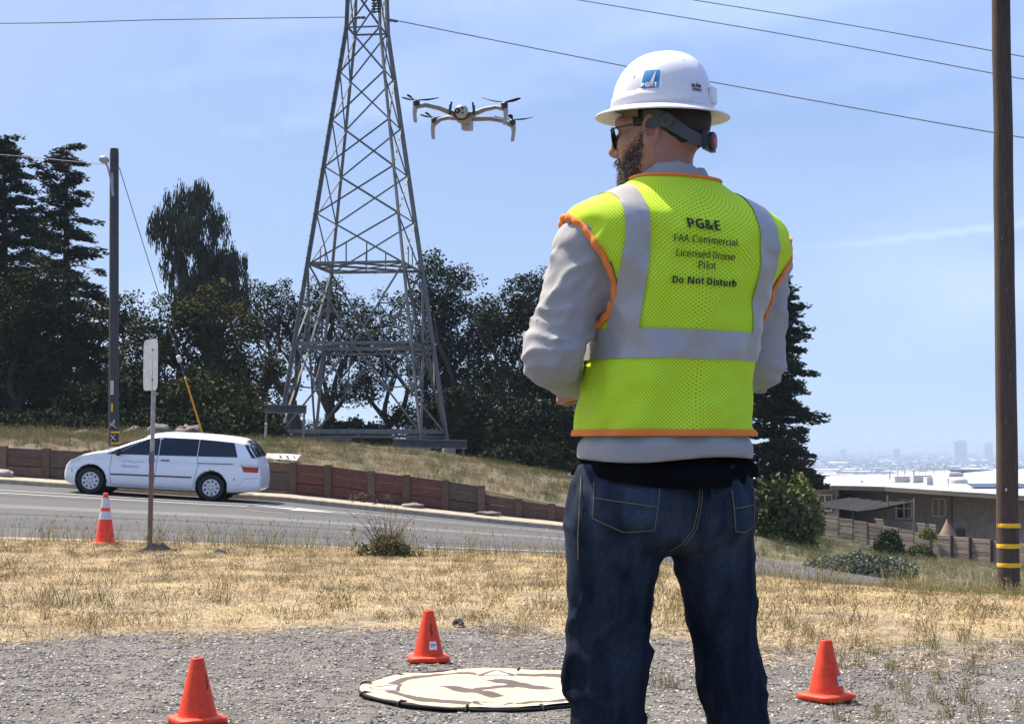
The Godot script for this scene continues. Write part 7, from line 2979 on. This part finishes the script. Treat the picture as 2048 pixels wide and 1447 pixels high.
func build_ground_cover() -> void:
	rng.seed = 99
	# --- gravel, three stone shapes
	for shape in 3:
		var xfs := []
		var cols := []
		for k in 56000:
			var d := sqrt(lerpf(4.9 * 4.9, 10.2 * 10.2, rng.randf()))
			var x := rng.randf_range(-0.43, 0.43) * d
			var e := gravel_edge(x, d)
			if d > e + rng.randf_range(-0.7, 0.45):
				continue
			var pd := Vector2(x + 0.0694, d - 6.94).length()
			if pd < 0.575:
				continue
			var bare := soft.get_noise_2d(x * 1.1 + 7.0, d * 1.1)
			if bare < -0.2 and rng.randf() < 0.35:
				continue
			var s := 0.0027 + 0.0065 * pow(rng.randf(), 2.6) + (0.008 * rng.randf() if rng.randf() < 0.008 else 0.0)
			var y := ground_h(x, d) + soft.get_noise_2d(x * 2.2, d * 2.2) * 0.012 + soft.get_noise_2d(x * 9.0, d * 9.0) * 0.005
			xfs.push_back(Transform3D((tilt_at(0.5)).scaled_local(Vector3(s * rng.randf_range(0.9, 1.5), s * rng.randf_range(0.6, 1.0), s)), Vector3(x, y + s * 0.05, -d)))
			var v := rng.randf_range(0.05, 0.25) if rng.randf() < 0.80 else rng.randf_range(0.30, 0.52)
			cols.push_back(Color(v * 1.06, v * rng.randf_range(0.93, 1.0), v * rng.randf_range(0.78, 0.92)))
		var o := scatter("gravel" if shape == 0 else "gravel_%03d" % shape, stone_mesh(40 + shape), xfs, cols)
		tag(o, "loose grey crushed stone covering the lot", "gravel", "gravel of the lot", "stuff")

	# --- straw lying on the field
	var lit := litter_mesh(26, 0.13, 61)
	var xfs := []
	var cols := []
	for k in 22000:
		var d := sqrt(lerpf(7.5 * 7.5, 27.0 * 27.0, rng.randf()))
		var x := rng.randf_range(-0.44, 0.45) * d
		var e := gravel_edge(x, d)
		if d < e - 0.35 + rng.randf_range(-0.9, 0.5) * (1.0 if x > 0.8 else 0.35):
			continue
		var patch := soft.get_noise_2d(x * 0.8, d * 0.8)
		if patch < -0.25 and rng.randf() < 0.6:
			continue
		xfs.push_back(Transform3D(tilt_at(0.05), Vector3(x, ground_h(x, d) + soft.get_noise_2d(x * 0.5, d * 0.5) * 0.04 * smoothstep(9.0, 12.0, d) * (1.0 - smoothstep(25.0, 27.0, d)) + 0.004, -d)))
		var v := rng.randf_range(0.8, 1.15)
		var dk := 0.55 + 0.9 * clampf(0.5 + soft.get_noise_2d(x * 0.7 + 9.0, d * 0.7) * 1.2, 0.0, 0.5)
		v *= dk
		cols.push_back(Color(0.62 * v, 0.485 * v, 0.285 * v))
	tag(scatter("dry_straw", lit, xfs, cols), "pale flattened straw lying over the field", "straw", "", "stuff")

	# --- standing dry grass
	var short := tuft_mesh(16, 0.072, 0.034, 0.75, 62, 0.0017, 0.25)
	var tall := tuft_mesh(13, 0.14, 0.03, 0.55, 63, 0.0019, 0.5)
	var kinds := [[short, 12300, 8.3, 27.0, 0.02], [tall, 1750, 8.6, 27.0, 0.16]]
	for q in kinds:
		xfs = []
		cols = []
		for k in q[1]:
			var d := sqrt(lerpf(q[2] * q[2], q[3] * q[3], rng.randf()))
			var x := rng.randf_range(-0.44, 0.45) * d
			var e := gravel_edge(x, d)
			if d < e + rng.randf_range(-0.3, 0.5):
				continue
			var n := soft.get_noise_2d(x * 0.9 + 30.0, d * 0.9)
			if n < q[4] - 0.18 + rng.randf_range(-0.25, 0.1):
				continue
			var s := rng.randf_range(0.6, 1.3)
			xfs.push_back(Transform3D(tilt_at(0.15).scaled(Vector3(s, s * rng.randf_range(0.7, 1.2), s)), Vector3(x, ground_h(x, d) - 0.005, -d)))
			var v := rng.randf_range(0.7, 1.25)
			var c := Color(0.30, 0.225, 0.115).lerp(Color(0.17, 0.155, 0.065), clampf(0.45 + 1.3 * soft.get_noise_2d(x * 0.6, d * 0.6 + 50.0), 0.0, 1.0))
			if rng.randf() < 0.25:
				c = Color(0.50, 0.39, 0.21)
			cols.push_back(Color(c.r * v, c.g * v, c.b * v))
		var o := scatter("dry_grass" if q[0] == short else "dry_grass_001", q[0], xfs, cols)
		tag(o, "short dry brown grass standing over the straw" if q[0] == short else "knee high dry grass stalks with seed heads in the field", "grass", "", "stuff")

	# --- tufts on the gravel, by the foot of the field
	var green := tuft_mesh(18, 0.12, 0.022, 0.55, 64, 0.0016, 0.2)
	xfs = []
	cols = []
	for q in [[1725, 1300, 14, 0.5], [1745, 1335, 6, 0.2], [1930, 1340, 10, 0.5], [1980, 1400, 12, 0.4], [1560, 1300, 16, 0.4], [1600, 1255, 12, 0.4], [1350, 1370, 7, 0.18], [40, 1235, 14, 0.5], [1040, 1268, 10, 0.2], [750, 1225, 8, 0.3], [1880, 1310, 10, 0.6], [1730, 1430, 6, 0.2], [2000, 1290, 14, 0.6], [330, 1240, 10, 0.4], [545, 1215, 12, 0.4], [1830, 1370, 8, 0.5], [1690, 1290, 10, 0.4], [1925, 1425, 8, 0.3]]:
		for k in q[2]:
			var d: float = 3400.0 / (q[1] - 888.0) + rng.randfn() * q[3] * 0.35
			var x: float = (q[0] - 1024.0) * d / F + rng.randfn() * q[3] * 0.5
			var s := rng.randf_range(0.35, 1.0)
			xfs.push_back(Transform3D(tilt_at(0.2).scaled(Vector3(s, s, s)), Vector3(x, ground_h(x, d) - 0.003, -d)))
			var v := rng.randf_range(0.7, 1.2)
			cols.push_back(Color(0.22 * v, 0.205 * v, 0.085 * v) if rng.randf() < 0.6 else Color(0.42 * v, 0.33 * v, 0.18 * v))
	tag(scatter("grass_tufts", green, xfs, cols), "thin olive grass tufts growing out of the gravel edge", "grass", "", "stuff")

	# --- tall wispy grass along the verge and on the slope toward the fence
	var wisp := tuft_mesh(12, 0.42, 0.05, 0.35, 65, 0.0026, 0.8)
	xfs = []
	cols = []
	for k in 1500:
		var d := rng.randf_range(24.3, 27.2)
		var px := rng.randf_range(-150, 2200)
		if px < 1760.0 and soft.get_noise_2d(px * 0.011, d) < rng.randf_range(-0.15, 0.35):
			continue
		var x := (px - 1024.0) * d / F
		var s := rng.randf_range(0.35, 1.1)
		xfs.push_back(Transform3D(tilt_at(0.15).scaled(Vector3(s, s, s)), Vector3(x, ground_h(x, d) - 0.01, -d)))
		var v := rng.randf_range(0.7, 1.25)
		cols.push_back(Color(0.21 * v, 0.20 * v, 0.085 * v) if rng.randf() < 0.6 else Color(0.40 * v, 0.33 * v, 0.18 * v))
	for k in 2600:
		var d := rng.randf_range(15.0, 27.5)
		var px := rng.randf_range(1640, 2300)
		var x := (px - 1024.0) * d / F
		if x < 4.6 + rng.randf() * 1.5 or d < 19.0 - (px - 1640.0) * 0.004:
			continue
		var s := rng.randf_range(0.25, 0.6)
		xfs.push_back(Transform3D(tilt_at(0.15).scaled(Vector3(s, s, s)), Vector3(x, ground_h(x, d) - 0.01, -d)))
		var v := rng.randf_range(0.75, 1.25)
		cols.push_back(Color(0.25 * v, 0.25 * v, 0.11 * v) if rng.randf() < 0.6 else Color(0.42 * v, 0.36 * v, 0.20 * v))
	tag(scatter("verge_grass", wisp, xfs, cols), "tall wispy seeding grass along the road's verge", "grass", "", "stuff")
	var weed := tuft_mesh(26, 0.75, 0.16, 0.45, 66, 0.005, 0.5)
	xfs = []
	cols = []
	for k in 4200:
		var d := rng.randf_range(46.5, 84.0)
		var px := rng.randf_range(1490, 2350)
		var x := (px - 1024.0) * d / F
		if d > 80.0 and px < 1600.0:
			continue
		var s := rng.randf_range(0.15, 0.5)
		xfs.push_back(Transform3D(tilt_at(0.12).scaled(Vector3(s, s, s)), Vector3(x, ground_h(x, d) - 0.02, -d)))
		var v := rng.randf_range(0.75, 1.25)
		var c := Color(0.16, 0.175, 0.075) if px < 1660.0 or rng.randf() < 0.45 else Color(0.36, 0.33, 0.19)
		cols.push_back(Color(c.r * v, c.g * v, c.b * v))
	tag(scatter("slope_weeds", weed, xfs, cols), "tall yellow green weeds on the slope above the fence", "weeds", "", "stuff")
	# --- grass of the hill behind the wall
	xfs = []
	cols = []
	for k in 7500:
		var d := rng.randf_range(47.9, 68.0)
		var px := rng.randf_range(-250, 1420)
		var x := (px - 1024.0) * d / F
		var n := soft.get_noise_2d(x * 0.35, d * 0.35)
		if n < -0.3 and rng.randf() < 0.6:
			continue
		var s := rng.randf_range(0.14, 0.42) * (1.5 if px < 350.0 and d > 54.0 else 1.0)
		xfs.push_back(Transform3D(tilt_at(0.15).scaled(Vector3(s * 1.4, s, s * 1.4)), Vector3(x, ground_h(x, d) - 0.02 + (n * 0.18 + soft.get_noise_2d(x * 1.4, d * 1.4) * 0.1) * smoothstep(47.7, 50.0, d), -d)))
		var v := rng.randf_range(0.7, 1.25)
		var c := Color(0.34, 0.275, 0.155).lerp(Color(0.12, 0.14, 0.05), clampf(0.25 + n * 1.7, 0.0, 0.9))
		cols.push_back(Color(c.r * v, c.g * v, c.b * v))
	tag(scatter("hill_grass", weed, xfs, cols), "dry and green grass tufts over the hill behind the wall", "grass", "", "stuff")
